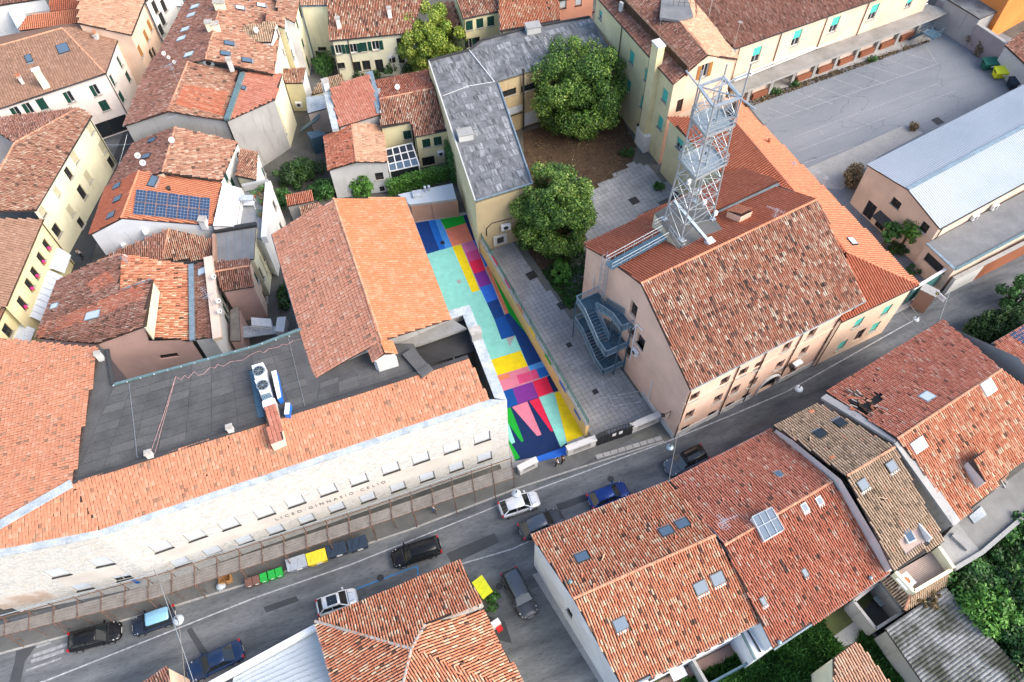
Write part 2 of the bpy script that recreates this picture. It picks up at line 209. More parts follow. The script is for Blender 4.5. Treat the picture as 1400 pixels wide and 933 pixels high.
# ------------------------------------------------------------------ mesh helpers
ORG = {}
def org(o): return ORG.get(o.name, Vector((0, 0, 0))) if o is not None else Vector((0, 0, 0))
def tag(o, label=None, cat=None, group=None, kind=None):
    if label: o['label'] = label
    if cat: o['category'] = cat
    if group: o['group'] = group
    if kind: o['kind'] = kind
    return o
def root(name, label, cat, loc, group=None, rz=0.0):
    o = bpy.data.objects.new(name, None); COL.objects.link(o); o.location = loc; o.rotation_euler[2] = rz; o.empty_display_size = 0.3
    ORG[o.name] = Vector(loc); return tag(o, label, cat, group)
def link(name, me, parent=None, mat4=None):
    """an object for a mesh; mat4 is its placement relative to the parent"""
    o = bpy.data.objects.new(name, me); COL.objects.link(o)
    if parent is not None: o.parent = parent
    if mat4 is not None: o.matrix_local = mat4
    return o
class MB:
    def __init__(s): s.v = []; s.f = []; s.mi = []; s.mats = []
    def mat(s, m):
        if m not in s.mats: s.mats.append(m)
        return s.mats.index(m)
    def poly(s, pts, m):
        k = len(s.v); s.v += [tuple(p) for p in pts]; s.f.append(tuple(range(k, k+len(pts)))); s.mi.append(s.mat(m))
    def hexa(s, P, m):
        """P: 4 bottom points then 4 top points"""
        k = len(s.v); s.v += [tuple(p) for p in P]; i = s.mat(m)
        for f in ((3, 2, 1, 0), (4, 5, 6, 7), (0, 1, 5, 4), (1, 2, 6, 5), (2, 3, 7, 6), (3, 0, 4, 7)): s.f.append(tuple(k+j for j in f)); s.mi.append(i)
    def box(s, c, size, m, rz=0.0):
        hx, hy, hz = size[0]/2, size[1]/2, size[2]/2; ca, sa = math.cos(rz), math.sin(rz); P = []
        for z in (-hz, hz):
            for x, y in ((-hx, -hy), (hx, -hy), (hx, hy), (-hx, hy)): P.append((c[0]+x*ca-y*sa, c[1]+x*sa+y*ca, c[2]+z))
        s.hexa(P, m)
    def abox(s, o, X, Y, Z, m):
        """box from corner o with edge vectors"""
        o = Vector(o); X = Vector(X); Y = Vector(Y); Z = Vector(Z)
        s.hexa([o, o+X, o+X+Y, o+Y, o+Z, o+X+Z, o+X+Y+Z, o+Y+Z], m)
    def prism(s, pts, dz, m, mside=None):
        """pts: top polygon (Vectors); dz: depth downwards"""
        n = len(pts); k = len(s.v); s.v += [tuple(p) for p in pts]+[(p[0], p[1], p[2]-dz) for p in pts]; i = s.mat(m); j = s.mat(mside or m)
        s.f.append(tuple(range(k, k+n))); s.mi.append(i); s.f.append(tuple(range(k+2*n-1, k+n-1, -1))); s.mi.append(j)
        for a in range(n):
            b = (a+1) % n; s.f.append((k+a, k+n+a, k+n+b, k+b)); s.mi.append(j)
    def bar(s, p, q_, w, m, h=None):
        p = Vector(p); q_ = Vector(q_); d = q_-p
        if d.length < 1e-6: return
        d.normalize(); u = Vector((0, 0, 1)) if abs(d.z) < 0.95 else Vector((1, 0, 0)); a = d.cross(u).normalized(); b = a.cross(d).normalized(); h = h or w
        a *= w/2; b *= h/2; s.hexa([p-a-b, p+a-b, p+a+b, p-a+b, q_-a-b, q_+a-b, q_+a+b, q_-a+b], m)
    def tube(s, p, q_, r, m, n=6, r2=None, caps=True):
        p = Vector(p); q_ = Vector(q_); d = (q_-p)
        if d.length < 1e-6: return
        d.normalize(); u = Vector((0, 0, 1)) if abs(d.z) < 0.95 else Vector((1, 0, 0)); a = d.cross(u).normalized(); b = a.cross(d); r2 = r if r2 is None else r2; k = len(s.v); i = s.mat(m)
        for c, rr in ((p, r), (q_, r2)):
            for j in range(n): t = 2*math.pi*j/n; s.v.append(tuple(c+a*math.cos(t)*rr+b*math.sin(t)*rr))
        for j in range(n): s.f.append((k+j, k+(j+1) % n, k+n+(j+1) % n, k+n+j)); s.mi.append(i)
        if caps: s.f.append(tuple(range(k+n-1, k-1, -1))); s.f.append(tuple(range(k+n, k+2*n))); s.mi += [i, i]
    def path(s, pts, r, m, n=5):
        for a, b in zip(pts[:-1], pts[1:]): s.tube(a, b, r, m, n)
    def rings(s, R, m, cap=True):
        """loft through rings of equal length"""
        k = len(s.v); n = len(R[0]); i = s.mat(m)
        for r in R: s.v += [tuple(p) for p in r]
        for a in range(len(R)-1):
            for j in range(n): s.f.append((k+a*n+j, k+a*n+(j+1) % n, k+(a+1)*n+(j+1) % n, k+(a+1)*n+j)); s.mi.append(i)
        if cap: s.f.append(tuple(range(k+n-1, k-1, -1))); b = k+(len(R)-1)*n; s.f.append(tuple(range(b, b+n))); s.mi += [i, i]
    def dome(s, c, r, m, n=10, k=4, sz=1.0, z0=-1.0):
        R = []
        for a in range(k*2+1):
            t = -math.pi/2+math.pi*a/(2*k); zz = math.sin(t)
            if zz < z0: continue
            rr = max(0.01, math.cos(t))*r; R.append([(c[0]+rr*math.cos(2*math.pi*j/n), c[1]+rr*math.sin(2*math.pi*j/n), c[2]+zz*r*sz) for j in range(n)])
        s.rings(R, m)
    def mesh(s, name, o=Vector((0, 0, 0)), smooth=False):
        me = bpy.data.meshes.new(name); me.from_pydata([(v[0]-o[0], v[1]-o[1], v[2]-o[2]) for v in s.v], [], s.f)
        for m in s.mats: me.materials.append(MATS[m])
        me.polygons.foreach_set('material_index', s.mi)
        if smooth: me.polygons.foreach_set('use_smooth', [True]*len(s.f))
        me.update(); return me
    def out(s, name, parent=None, smooth=False, label=None, kind=None, o=None):
        """one object; vertices were given in place coordinates"""
        if not s.f: return None
        g = org(parent) if o is None else Vector(o); ob = link(name, s.mesh(name, g, smooth), parent); ORG[ob.name] = g
        if parent is None: ob.location = g
        if label: ob['label'] = label
        if kind: ob['kind'] = kind
        return ob
def sub(name, parent):
    """for a sub-part: same origin as its part"""
    return ORG.get(parent.name)
def structure(name, mb, label=None):
    o = mb.out(name); o['kind'] = 'structure'
    if label: o['label'] = label
    return o
def npmesh(name, V, F, mat, rnd=None, o=Vector((0, 0, 0)), smooth=False):
    """V (n,3), F (m,4) or (m,3): quick mesh with a random shade per face"""
    me = bpy.data.meshes.new(name); V = np.asarray(V, dtype=np.float32)-np.array(o, dtype=np.float32); F = np.asarray(F, dtype=np.int32); m, k = F.shape
    me.vertices.add(len(V)); me.vertices.foreach_set('co', V.ravel()); me.loops.add(m*k); me.loops.foreach_set('vertex_index', F.ravel())
    me.polygons.add(m); me.polygons.foreach_set('loop_start', np.arange(0, m*k, k, dtype=np.int32))
    if smooth: me.polygons.foreach_set('use_smooth', np.ones(m, dtype=bool))
    if rnd is not None:
        a = me.attributes.new('rnd', 'FLOAT', 'FACE'); a.data.foreach_set('value', np.asarray(rnd, dtype=np.float32))
    me.materials.append(MATS[mat]); me.update(calc_edges=True); return me

# ------------------------------------------------------------------ tiles
def newell(P):
    n = Vector((0, 0, 0))
    for a, b in zip(P, P[1:]+P[:1]): n += Vector(((a.y-b.y)*(a.z+b.z), (a.z-b.z)*(a.x+b.x), (a.x-b.x)*(a.y+b.y)))
    n.normalize(); return n if n.z > 0 else -n
ARC = [(-0.36, 0.0), (-0.25, 0.30), (0.0, 0.42), (0.25, 0.30), (0.36, 0.0)]          # canal tile, share of its width
FLAT = [(-0.48, 0.0), (-0.30, 0.13), (-0.05, 0.02), (0.22, 0.13), (0.48, 0.02)]       # interlocking tile with two low rolls
PORT2 = [(-0.36, 0.0), (-0.26, 0.26), (0.02, 0.34), (0.26, 0.26), (0.36, 0.0)]
PORT = [(-0.5, 0.02), (-0.12, 0.02), (0.06, 0.24), (0.30, 0.24), (0.5, 0.02)]         # interlocking tile, one roll
STY = {  # profile, width, exposed length, lift of the lower end, jitter, material
 'old': (ARC, 0.21, 0.40, 0.035, 0.014, 'tile_old'), 'pinkroof': (ARC, 0.215, 0.42, 0.035, 0.012, 'tile_pinkroof'), 'house': (ARC, 0.215, 0.42, 0.035, 0.012, 'tile_house'),
 'red': (ARC, 0.21, 0.40, 0.035, 0.016, 'tile_red'), 'tan': (ARC, 0.23, 0.40, 0.035, 0.010, 'tile_tan'), 'dusky': (ARC, 0.20, 0.40, 0.035, 0.016, 'tile_dusky'),
 'peach': (ARC, 0.24, 0.42, 0.035, 0.012, 'tile_peach'), 'rosered': (FLAT, 0.30, 0.38, 0.03, 0.006, 'tile_rosered'),
 'school': (FLAT, 0.25, 0.34, 0.03, 0.010, 'tile_orange'), 'hall': (FLAT, 0.31, 0.36, 0.03, 0.010, 'tile_hall'), 'salmon': (ARC, 0.21, 0.40, 0.035, 0.014, 'tile_salmon'), 'hallnew': (FLAT, 0.24, 0.34, 0.018, 0.004, 'tile_hall_new'),
 'new': (PORT2, 0.26, 0.36, 0.02, 0.003, 'tile_new'), 'newred': (PORT2, 0.28, 0.38, 0.02, 0.003, 'tile_newred'), 'brown': (FLAT, 0.30, 0.36, 0.025, 0.005, 'tile_brownflat')}
def frame(P):
    n = newell(P); d = Vector((0, 0, -1)); d = d-n*d.dot(n)
    if d.length < 1e-4: d = Vector((0, -1, 0))
    d.normalize(); return n, d, d.cross(n).normalized()
NT = [0]
def tile_arrays(P, sty, holes=()):
    prof, w, l, lift, jit, mt = STY[sty]; n, d, e = frame(P); o = P[0]
    N, D, E = (np.array(v) for v in (n, d, e)); O = np.array(o)
    Q = np.array([[(p-o).dot(e), (p-o).dot(d)] for p in P]); H = [np.array([[(p-o).dot(e), (p-o).dot(d)] for p in h]) for h in holes]
    u0, v0 = Q.min(0); u1, v1 = Q.max(0)
    nu = max(1, int(round((u1-u0)/w))); us = u0+(np.arange(nu)+0.5)*(u1-u0)/nu; ww = (u1-u0)/nu
    vl = np.arange(v1+0.05, v0+0.25*l, -l)
    U, V = np.meshgrid(us, vl); U = U.ravel(); V = V.ravel(); C = V-l*0.5
    def inside(Q):
        r = np.zeros(len(U), bool)
        for (xa, ya), (xb, yb) in zip(Q, np.roll(Q, -1, 0)):
            if ya == yb: continue
            c = ((ya > C) != (yb > C)) & (U < (xb-xa)*(C-ya)/(yb-ya)+xa); r ^= c
        return r
    k = inside(Q)
    for h in H: k &= ~inside(h)
    U = U[k]; V = V[k]; m = len(U); NT[0] += m
    pr = np.array(prof); npf = len(pr); x = pr[:, 0]*ww; z = pr[:, 1]*ww+0.055
    ja = RNG.normal(0, jit, m); jb = RNG.normal(0, jit, m); jz = RNG.normal(0, jit*0.5, m); vj = RNG.normal(0, jit*0.8, m)
    ph = RNG.random(4)*6.28; sagf = lambda u, v: 0.03*np.sin(u*0.7+ph[0])*np.sin(v*0.6+ph[1])+0.015*np.sin(u*1.9+v*1.1+ph[2]); wob = lambda u, v: (0.035 if jit > 0.008 else 0.008)*np.sin(v*0.8+u*0.35+ph[3])
    slip = (RNG.random(m) < (0.012 if jit > 0.008 else 0.0))*RNG.normal(0, 0.09, m); ja = ja+slip+wob(U, V); jb = jb-slip*0.5+wob(U, V-l); jz = jz+sagf(U, V)+np.abs(slip)*0.3
    lo = O+ (U+ja)[:, None, None]*E + (V+vj)[:, None, None]*D + x[None, :, None]*E + (z[None, :]+lift+jz[:, None])[..., None]*N
    hi = O+ (U+jb)[:, None, None]*E + (np.maximum(V-l*1.12, v0))[:, None, None]*D + (x*0.9)[None, :, None]*E + (z[None, :]*0.9+jz[:, None])[..., None]*N
    VV = np.concatenate([lo, hi], 1).reshape(-1, 3); b = (np.arange(m)*2*npf)[:, None]
    F = np.concatenate([np.stack([b[:, 0]+j, b[:, 0]+j+1, b[:, 0]+npf+j+1, b[:, 0]+npf+j], 1)[:, None] for j in range(npf-1)], 1).reshape(-1, 4)
    return VV, F, np.repeat(np.clip(RNG.normal(0.5, 0.2, m)+(RNG.random(m) < 0.05)*RNG.normal(0, 0.5, m), 0, 1), npf-1)
def tile_object(faces, sty, parent, name='roof_tile'):
    Vs, Fs, Rs, off = [], [], [], 0
    for P, holes in faces:
        V, F, r = tile_arrays(P, sty, holes); Vs.append(V); Fs.append(F+off); Rs.append(r); off += len(V)
    if not off: return
    g = org(parent); me = npmesh(name, np.concatenate(Vs), np.concatenate(Fs), STY[sty][5], np.concatenate(Rs), g)
    o = link(name, me, parent); o['kind'] = 'stuff'; ORG[o.name] = g; return o
def ridge_caps(mb, a, b, m='ridge_clay', r=0.13, up=0.05):
    a = Vector(a)+Vector((0, 0, up)); b = Vector(b)+Vector((0, 0, up)); d = b-a; n = max(1, int(d.length/0.4)); d2 = d.normalized(); s = d2.cross(Vector((0, 0, 1))).normalized(); t = s.cross(d2)
    for i in range(n):
        p = a+d*(i/n); q_ = a+d*((i+1.12)/n); ra = r*random.uniform(1.0, 1.08); rb = r*0.86
        R = []
        for c, rr in ((p, ra), (q_, rb)): R.append([c+s*(math.cos(w_)*rr)+t*(math.sin(w_)*rr*0.8) for w_ in (math.pi, math.pi*0.72, math.pi*0.5, math.pi*0.28, 0)])
        k = len(mb.v); mb.v += [tuple(v) for v in R[0]+R[1]]; im = mb.mat(m)
        for j in range(4): mb.f.append((k+j, k+j+1, k+6+j, k+5+j)); mb.mi.append(im)

# ------------------------------------------------------------------ windows
WC = {}
def wmesh(key, fn):
    if key not in WC:
        mb = MB(); fn(mb); WC[key] = mb.mesh(key[0])
    return WC[key]
def window(parent, M, wd, ht, style, depth=0.18):
    """M: wall frame (x along, y outwards, z up) at the opening's centre, relative to the parent"""
    hw, hh = wd/2, ht/2; fm = {'B': 'dark_wood', 'd': 'dark_wood', 'D': 'dark_wood', 'G': 'white_paint', 'g': 'white_paint', 'W': 'stone_sill', 'w': 'stone_sill'}.get(style, 'white_paint'); yb = -depth+0.03
    def fr(mb):
        t = 0.07
        mb.box((0, yb, hh-t/2), (wd, 0.06, t), fm); mb.box((0, yb, -hh+t/2), (wd, 0.06, t), fm)
        for sx in (-1, 1): mb.box((sx*(hw-t/2), yb, 0), (t, 0.06, ht-2*t), fm)
        if style not in ('W',): mb.box((0, yb, 0), (0.06, 0.055, ht-2*t), fm)
    nm = 'door' if style == 'd' else 'window'
    o = link(nm, wmesh((nm, wd, ht, style, depth), fr), parent, M)
    link('pane', wmesh(('pane', wd, ht, depth), lambda mb: mb.box((0, yb-0.012, 0), (wd-0.12, 0.015, ht-0.12), 'glass_dark')), o)
    if style != 'd': link('sill', wmesh(('sill', wd, ht, depth, style in 'Ww'), lambda mb: mb.box((0, 0.02-depth/2+0.05, -hh-0.035), (wd+0.2, depth+0.16, 0.07), 'stone_sill') if style not in 'Ww' else mb.box((0, 0.0, -hh-0.05), (wd+0.06, 0.12, 0.12), 'gutter_dark')), o)  # blind windows get a dark bar: the sill's shadow line put into colour
    def leaf(mb, cx, y, w2, mt):
        mb.box((cx, y, 0), (w2, 0.035, ht-0.02), mt)
        k = int(ht/0.22)
        for i in range(k): mb.box((cx, y+0.024, -hh+0.14+(ht-0.26)*i/max(1, k-1)), (w2*0.78, 0.014, 0.09), mt)
    sm = {'G': 'green_shutter', 'g': 'green_shutter', 'h': 'green_shutter', 'B': 'brown_shutter', 'b': 'brown_shutter'}.get(style)
    if style in ('G', 'B'):
        for s in (-1, 1): link('shutter', wmesh(('shutter', s, wd, ht, style), lambda mb: leaf(mb, s*hw*0.5, -0.04, hw-0.015, sm)), o)
    elif style in ('g', 'b'):
        for s in (-1, 1): link('shutter', wmesh(('shutter', s, wd, ht, style), lambda mb: leaf(mb, s*(hw+hw*0.5+0.02), 0.04, hw, sm)), o)
    elif style == 'h':
        link('shutter', wmesh(('shutter', 1, wd, ht, style), lambda mb: leaf(mb, hw*0.5, -0.04, hw-0.015, sm)), o)
    elif style in ('T', 't', 'W', 'w', 'M'):
        f = {'T': 0.97, 't': 0.55, 'W': 0.97, 'w': 0.6, 'M': 0.97}[style]; mt = {'T': 'turquoise', 't': 'turquoise', 'W': 'blind', 'w': 'blind', 'M': 'cream_paint'}[style]
        def roll(mb):
            mg = 0.2 if style in 'Ww' else 0.03; h2 = (ht-(0.14 if style in 'Ww' else 0))*f; k = max(3, int(h2/0.16))
            for i in range(k): mb.box((0, -0.055-depth*0.35+(0.008 if i % 2 else 0), hh-(0.07 if style in 'Ww' else 0)-h2*(i+0.5)/k), (wd-mg, 0.03, h2/k*0.96), mt)
        link('roller_blind', wmesh(('roller_blind', wd, ht, style, depth), roll), o)
    return o

# ------------------------------------------------------------------ walls
def wall_panel(mb, A, B, zb, top, holes, m, depth, inward):
    """vertical wall from plan point A to B; top: [(s, z)...] from B back to A; holes: (s, z, w, h, arch)"""
    d = Vector((B.x-A.x, B.y-A.y, 0)); L = d.length; d.normalize(); outer = [(0, zb), (L, zb)]+top
    def p3(s, z, y=0): return Vector((A.x+d.x*s+inward.x*y, A.y+d.y*s+inward.y*y, z))
    loops = [[Vector((s, z, 0)) for s, z in outer]]; flat = list(outer)
    for (s, z, w_, h_, arch) in holes:
        h = [(s-w_/2, z-h_/2), (s+w_/2, z-h_/2)]
        if arch:
            r = w_/2
            for i in range(9): t = math.pi*i/8; h.append((s+r*math.cos(t), z+h_/2-r+r*math.sin(t)))
        else: h += [(s+w_/2, z+h_/2), (s-w_/2, z+h_/2)]
        h = h[::-1]; loops.append([Vector((a, b, 0)) for a, b in h]); flat += h
        for (a, b) in zip(h, h[1:]+h[:1]): mb.poly([p3(*a), p3(*b), p3(*b, depth), p3(*a, depth)], m)
    tri = tessellate_polygon(loops)
    k = len(mb.v); mb.v += [tuple(p3(s, z)) for s, z in flat]; im = mb.mat(m)
    for t in tri: mb.f.append(tuple(k+i for i in t)); mb.mi.append(im)
HOUSE = {}
def house(name, label, cat, P, roofs, walls, wmat, zb=0.0, wins=(), ridges=(), gutters=(), ov=0.28, group=None, thick=0.17, deck='deck_clay', fascia=None, ridgem='ridge_clay', depth=0.18, holes={}, gm='gutter_dark', tiled=True, wmats={}, open_walls=False):
    pts = {}
    for k, (x, y, z) in P.items():
        if z is not None: pts[k] = PX(x, y, z)
    for fc in roofs:
        kn = [pts[c] for c in fc[0] if c in pts]
        for c in fc[0]:
            if c not in pts:
                n = (kn[1]-kn[0]).cross(kn[2]-kn[0]).normalized(); pts[c] = hit(P[c][0], P[c][1], kn[0], n)
    allp = list(pts.values()); cen = sum(allp, Vector((0, 0, 0)))/len(allp); R = root(name, label, cat, (cen.x, cen.y, zb), group)
    # roof deck and tiles
    mb = MB(); by = {}
    FC = {}
    for fc in roofs:
        Q = [pts[c] for c in fc[0]]; dk_ = 'deck_red' if deck == 'deck_clay' and len(fc) > 1 and fc[1] in ('new', 'newred', 'hallnew') else deck
        mb.prism(Q, thick, dk_ if len(fc) > 1 and fc[1] in STY else (fc[1] if len(fc) > 1 else deck), fascia or deck); FC[fc[0]] = Q
        if len(fc) > 1 and fc[1] in STY: by.setdefault(fc[1], []).append((Q, [[hit(hx_[0], hx_[1], Q[0], newell(Q)) if isinstance(hx_, tuple) else hx_ for hx_ in hh] for hh in holes.get(fc[0], ())]))
    rf = mb.out('roof', R)
    for st, L in by.items(): tile_object(L, st, rf)
    if ridges:
        mb = MB()
        for a, b in ridges: ridge_caps(mb, pts[a], pts[b], ridgem)
        mb.out('ridge_tiles', rf)
    # walls
    loop = ''.join(w_[0] for w_ in walls); inner = {}
    dirs = []
    for w_ in walls:
        a, b = pts[w_[0]], pts[w_[-1]]; d = Vector((b.x-a.x, b.y-a.y, 0)).normalized(); n = Vector((-d.y, d.x, 0)); mid = (a+b)/2
        if n.dot(Vector((cen.x-mid.x, cen.y-mid.y, 0))) < 0: n = -n
        dirs.append((d, n))
    def isect(p, d1, n1, d2, n2):
        p1 = p+n1*ov; p2 = p+n2*ov; cr = d1.x*d2.y-d1.y*d2.x
        if abs(cr) < 0.08: return p1
        t = ((p2.x-p1.x)*d2.y-(p2.y-p1.y)*d2.x)/cr; return Vector((p1.x+d1.x*t, p1.y+d1.y*t, p.z))
    ends = []
    for i, w_ in enumerate(walls):
        a, b = pts[w_[0]], pts[w_[-1]]; d, n = dirs[i]
        pi = [j for j, x in enumerate(walls) if x[-1] == w_[0]]; ni = [j for j, x in enumerate(walls) if x[0] == w_[-1]]
        A = isect(a, d, n, *dirs[pi[0]]) if pi else a+n*ov; B = isect(b, d, n, *dirs[ni[0]]) if ni else b+n*ov
        ends.append((A, B))
    for i, w_ in enumerate(walls):
        A, B = ends[i]; d, n = dirs[i]; L = (Vector((B.x, B.y, 0))-Vector((A.x, A.y, 0))).length; zt = 0.05
        top = [(L, B.z-zt)]
        for c in w_[1:-1][::-1]: p = pts[c]; top.append((max(0.05, min(L-0.05, (p-A).dot(d))), p.z-zt))
        top.append((0, A.z-zt)); hs = []; ws = []
        zl = zb
        for wi in wins:
            if wi[0] != i: continue
            for it in wi[1]:
                x, y, wd, ht, stl = it[:5]; h = hit(x, y, A, n); s = (h-A).dot(d)
                s = max(wd/2+0.08, min(L-wd/2-0.08, s)); tz = [t for t in top]; ss = sorted(tz); zmax = 1e9
                for e in (s-wd/2, s+wd/2):
                    for (s0, z0), (s1, z1) in zip(ss[:-1], ss[1:]):
                        if s0 <= e <= s1 and s1 > s0: zmax = min(zmax, z0+(z1-z0)*(e-s0)/(s1-s0))
                z = min(max(h.z, zl+ht/2+0.06), zmax-ht/2-0.1)
                if z-ht/2 < zl+0.03: continue
                if any(abs(s-a[0]) < (wd+a[2])/2+0.02 and abs(z-a[1]) < (ht+a[3])/2+0.02 for a in hs): continue
                hs.append((s, z, wd, ht, stl == 'A')); ws.append((s, z, wd, ht, stl))
        mb = MB(); wall_panel(mb, A, B, zl, top, hs, wmats.get(i, wmat), depth+0.02, n); o = mb.out('wall', R)
        for s, z, wd, ht, stl in ws:
            c = A+d*s; c = Vector((c.x, c.y, z))-org(R); out_ = -n; X = out_.cross(Vector((0, 0, 1)))
            M = Matrix(((X.x, out_.x, 0, c.x), (X.y, out_.y, 0, c.y), (X.z, out_.z, 1, c.z), (0, 0, 0, 1)))
            if stl == 'A':
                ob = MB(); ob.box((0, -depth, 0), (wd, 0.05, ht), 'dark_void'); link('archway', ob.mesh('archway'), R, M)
            else: window(R, M, wd, ht, stl, depth)
    for g_ in gutters:
        a, b = pts[g_[0]], pts[g_[1]]; mb = MB(); m2 = (a+b)/2; n = Vector((m2.x-cen.x, m2.y-cen.y, 0)); d = (b-a).normalized(); n = (n-d*n.dot(d)).normalized()
        mb.tube(a+n*0.07-Vector((0, 0, 0.06)), b+n*0.07-Vector((0, 0, 0.06)), 0.085, gm, 6); mb.out('gutter', R)
        if zb == 0.0 and a.z < 9.6: mb = MB(); p = a.lerp(b, 0.03)-n*(ov-0.12); mb.tube(Vector((p.x, p.y, 0.1)), Vector((p.x, p.y, a.z-0.12)), 0.055, gm, 6); mb.tube(Vector((p.x, p.y, a.z-0.12)), a.lerp(b, 0.03)+n*0.05-Vector((0, 0, 0.08)), 0.055, gm, 6); mb.out('downpipe', R)
    HOUSE[name+str(len(HOUSE))] = R
    R_ = {'root': R, 'pts': pts, 'faces': FC, 'ends': ends, 'dirs': dirs, 'roof': rf}
    return R_
def face_of(H, key): return H['faces'][key]
def on_face(H, key, px, py):
    P = face_of(H, key); n, d, e = frame(P); return hit(px, py, P[0], n), n, d, e
def skylight(H, key, px, py, w_=0.8, l=1.1, glass='glass_blue', fm='gutter_dark', lift=0.2, flash=True):
    p, n, d, e = on_face(H, key, px, py); mb = MB(); R = H['root']; o = p-e*(w_/2)-d*(l/2)
    mb.abox(o, e*w_, d*l, n*lift, fm)
    if flash: mb.abox(o+d*l+e*0.0-n*0.02, e*w_, d*0.22, n*(lift*0.62), 'gutter_zinc')
    s = mb.out('skylight', R); mb = MB(); mb.abox(o+e*0.07+d*0.07+n*(lift+0.004), e*(w_-0.14), d*(l-0.14), n*0.012, glass); mb.out('pane', s, o=ORG[s.name])
    return s
def chimney(H, key, px, py, h=1.0, a=0.6, b=0.6, m='plaster_cream', cap='mortar', pots=0):
    p, n, d, e = on_face(H, key, px, py); R = H['root']; mb = MB(); d2 = Vector((d.x, d.y, 0)).normalized(); e2 = Vector((e.x, e.y, 0)).normalized(); z = Vector((0, 0, 1))
    mb.abox(p-e2*a/2-d2*b/2-z*0.5, e2*a, d2*b, z*(h+0.5), m); mb.abox(p-e2*(a/2+0.08)-d2*(b/2+0.08)+z*h, e2*(a+0.16), d2*(b+0.16), z*0.12, cap)
    for i in range(pots): c = p+e2*(0.3*(i-(pots-1)/2))+z*(h+0.12); mb.tube(c, c+z*0.4, 0.11, 'clay_pot', 8, 0.09)
    return mb.out('chimney', R)
def vent(H, key, px, py, h=0.5, r=0.11, m='clay_pot'):
    p, n, d, e = on_face(H, key, px, py); mb = MB(); z = Vector((0, 0, 1)); mb.tube(p-z*0.1, p+z*h, r, m, 8); mb.dome(p+z*h, r*1.5, m, 8, 3, 0.7); return mb.out('vent', H['root'])
def antenna(R, p, h=2.2, yagi=((0.0, 1.2),), m='aluminium'):
    mb = MB(); z = Vector((0, 0, 1)); p = Vector(p); mb.tube(p-z*0.3, p+z*h, 0.025, m, 5)
    for i, (a, l) in enumerate(yagi):
        d = Vector((math.cos(a), math.sin(a), 0)); s = Vector((-d.y, d.x, 0)); c = p+z*(h-0.15-0.45*i); mb.bar(c-d*l*0.4, c+d*l*0.6, 0.03, m)
        for k in range(7): cc = c-d*l*0.4+d*l*k/6; mb.bar(cc-s*(0.32-0.02*k), cc+s*(0.32-0.02*k), 0.018, m)
    return mb.out('antenna', R)
def dish(R, p, az, r=0.4, m='plaster_greywhite', h=0.7):
    mb = MB(); p = Vector(p); z = Vector((0, 0, 1)); mb.tube(p-z*0.2, p+z*h, 0.03, 'aluminium', 5)
    d = Vector((math.cos(az)*0.85, math.sin(az)*0.85, 0.52)).normalized(); s = d.cross(z).normalized(); t = s.cross(d); c = p+z*h+d*0.12; RR = []
    for k in range(4): rr = r*(k+0.15)/3.15; RR.append([c+d*(0.28*(rr/r)**2*r)+s*math.cos(a)*rr+t*math.sin(a)*rr for a in [2*math.pi*j/14 for j in range(14)]])
    mb.rings(RR, m, cap=False); mb.bar(c-t*r*0.9, c+d*r*1.1, 0.025, 'aluminium'); mb.box(c+d*r*1.1, (0.09, 0.09, 0.09), 'gutter_dark'); return mb.out('satellite_dish', R, smooth=False)
def ac_unit(R, p, az, w_=0.85, h=0.65, dp=0.35):
    mb = MB(); p = Vector(p); mb.box(p, (w_, dp, h), 'ac_white', az); f = Vector((math.sin(az), -math.cos(az), 0)); mb.tube(p+f*dp*0.5, p+f*(dp*0.5+0.02), h*0.38, 'gutter_dark', 12); return mb.out('air_conditioner', R)

# ------------------------------------------------------------------ plants
def leaves(centres, radii, n, size, flat=1.0, fill=0.75):
    """leaf quads spread through clumps; returns verts, faces, shade"""
    C = np.array(centres); r = np.array(radii); idx = RNG.choice(len(C), n, p=(r**2)/np.sum(r**2))
    d = RNG.normal(size=(n, 3)); d /= np.linalg.norm(d, axis=1)[:, None]; rad = r[idx]*(fill+(1-fill)*RNG.random(n))*RNG.uniform(0.8, 1.08, n)
    p = C[idx]+d*rad[:, None]*np.array([1, 1, flat])
    nn = d*0.9+RNG.normal(size=(n, 3))*0.65+np.array([0, 0, 0.45]); nn /= np.linalg.norm(nn, axis=1)[:, None]
    a = np.cross(nn, RNG.normal(size=(n, 3))); a /= np.linalg.norm(a, axis=1)[:, None]+1e-9; b = np.cross(nn, a); s = size*RNG.uniform(0.6, 1.3, n)[:, None]
    V = np.stack([p-a*s*0.5, p+b*s*0.28+nn*s*0.06, p+a*s*0.55, p-b*s*0.28+nn*s*0.06], 1).reshape(-1, 3)
    return V, np.arange(4*n).reshape(-1, 4), p, idx
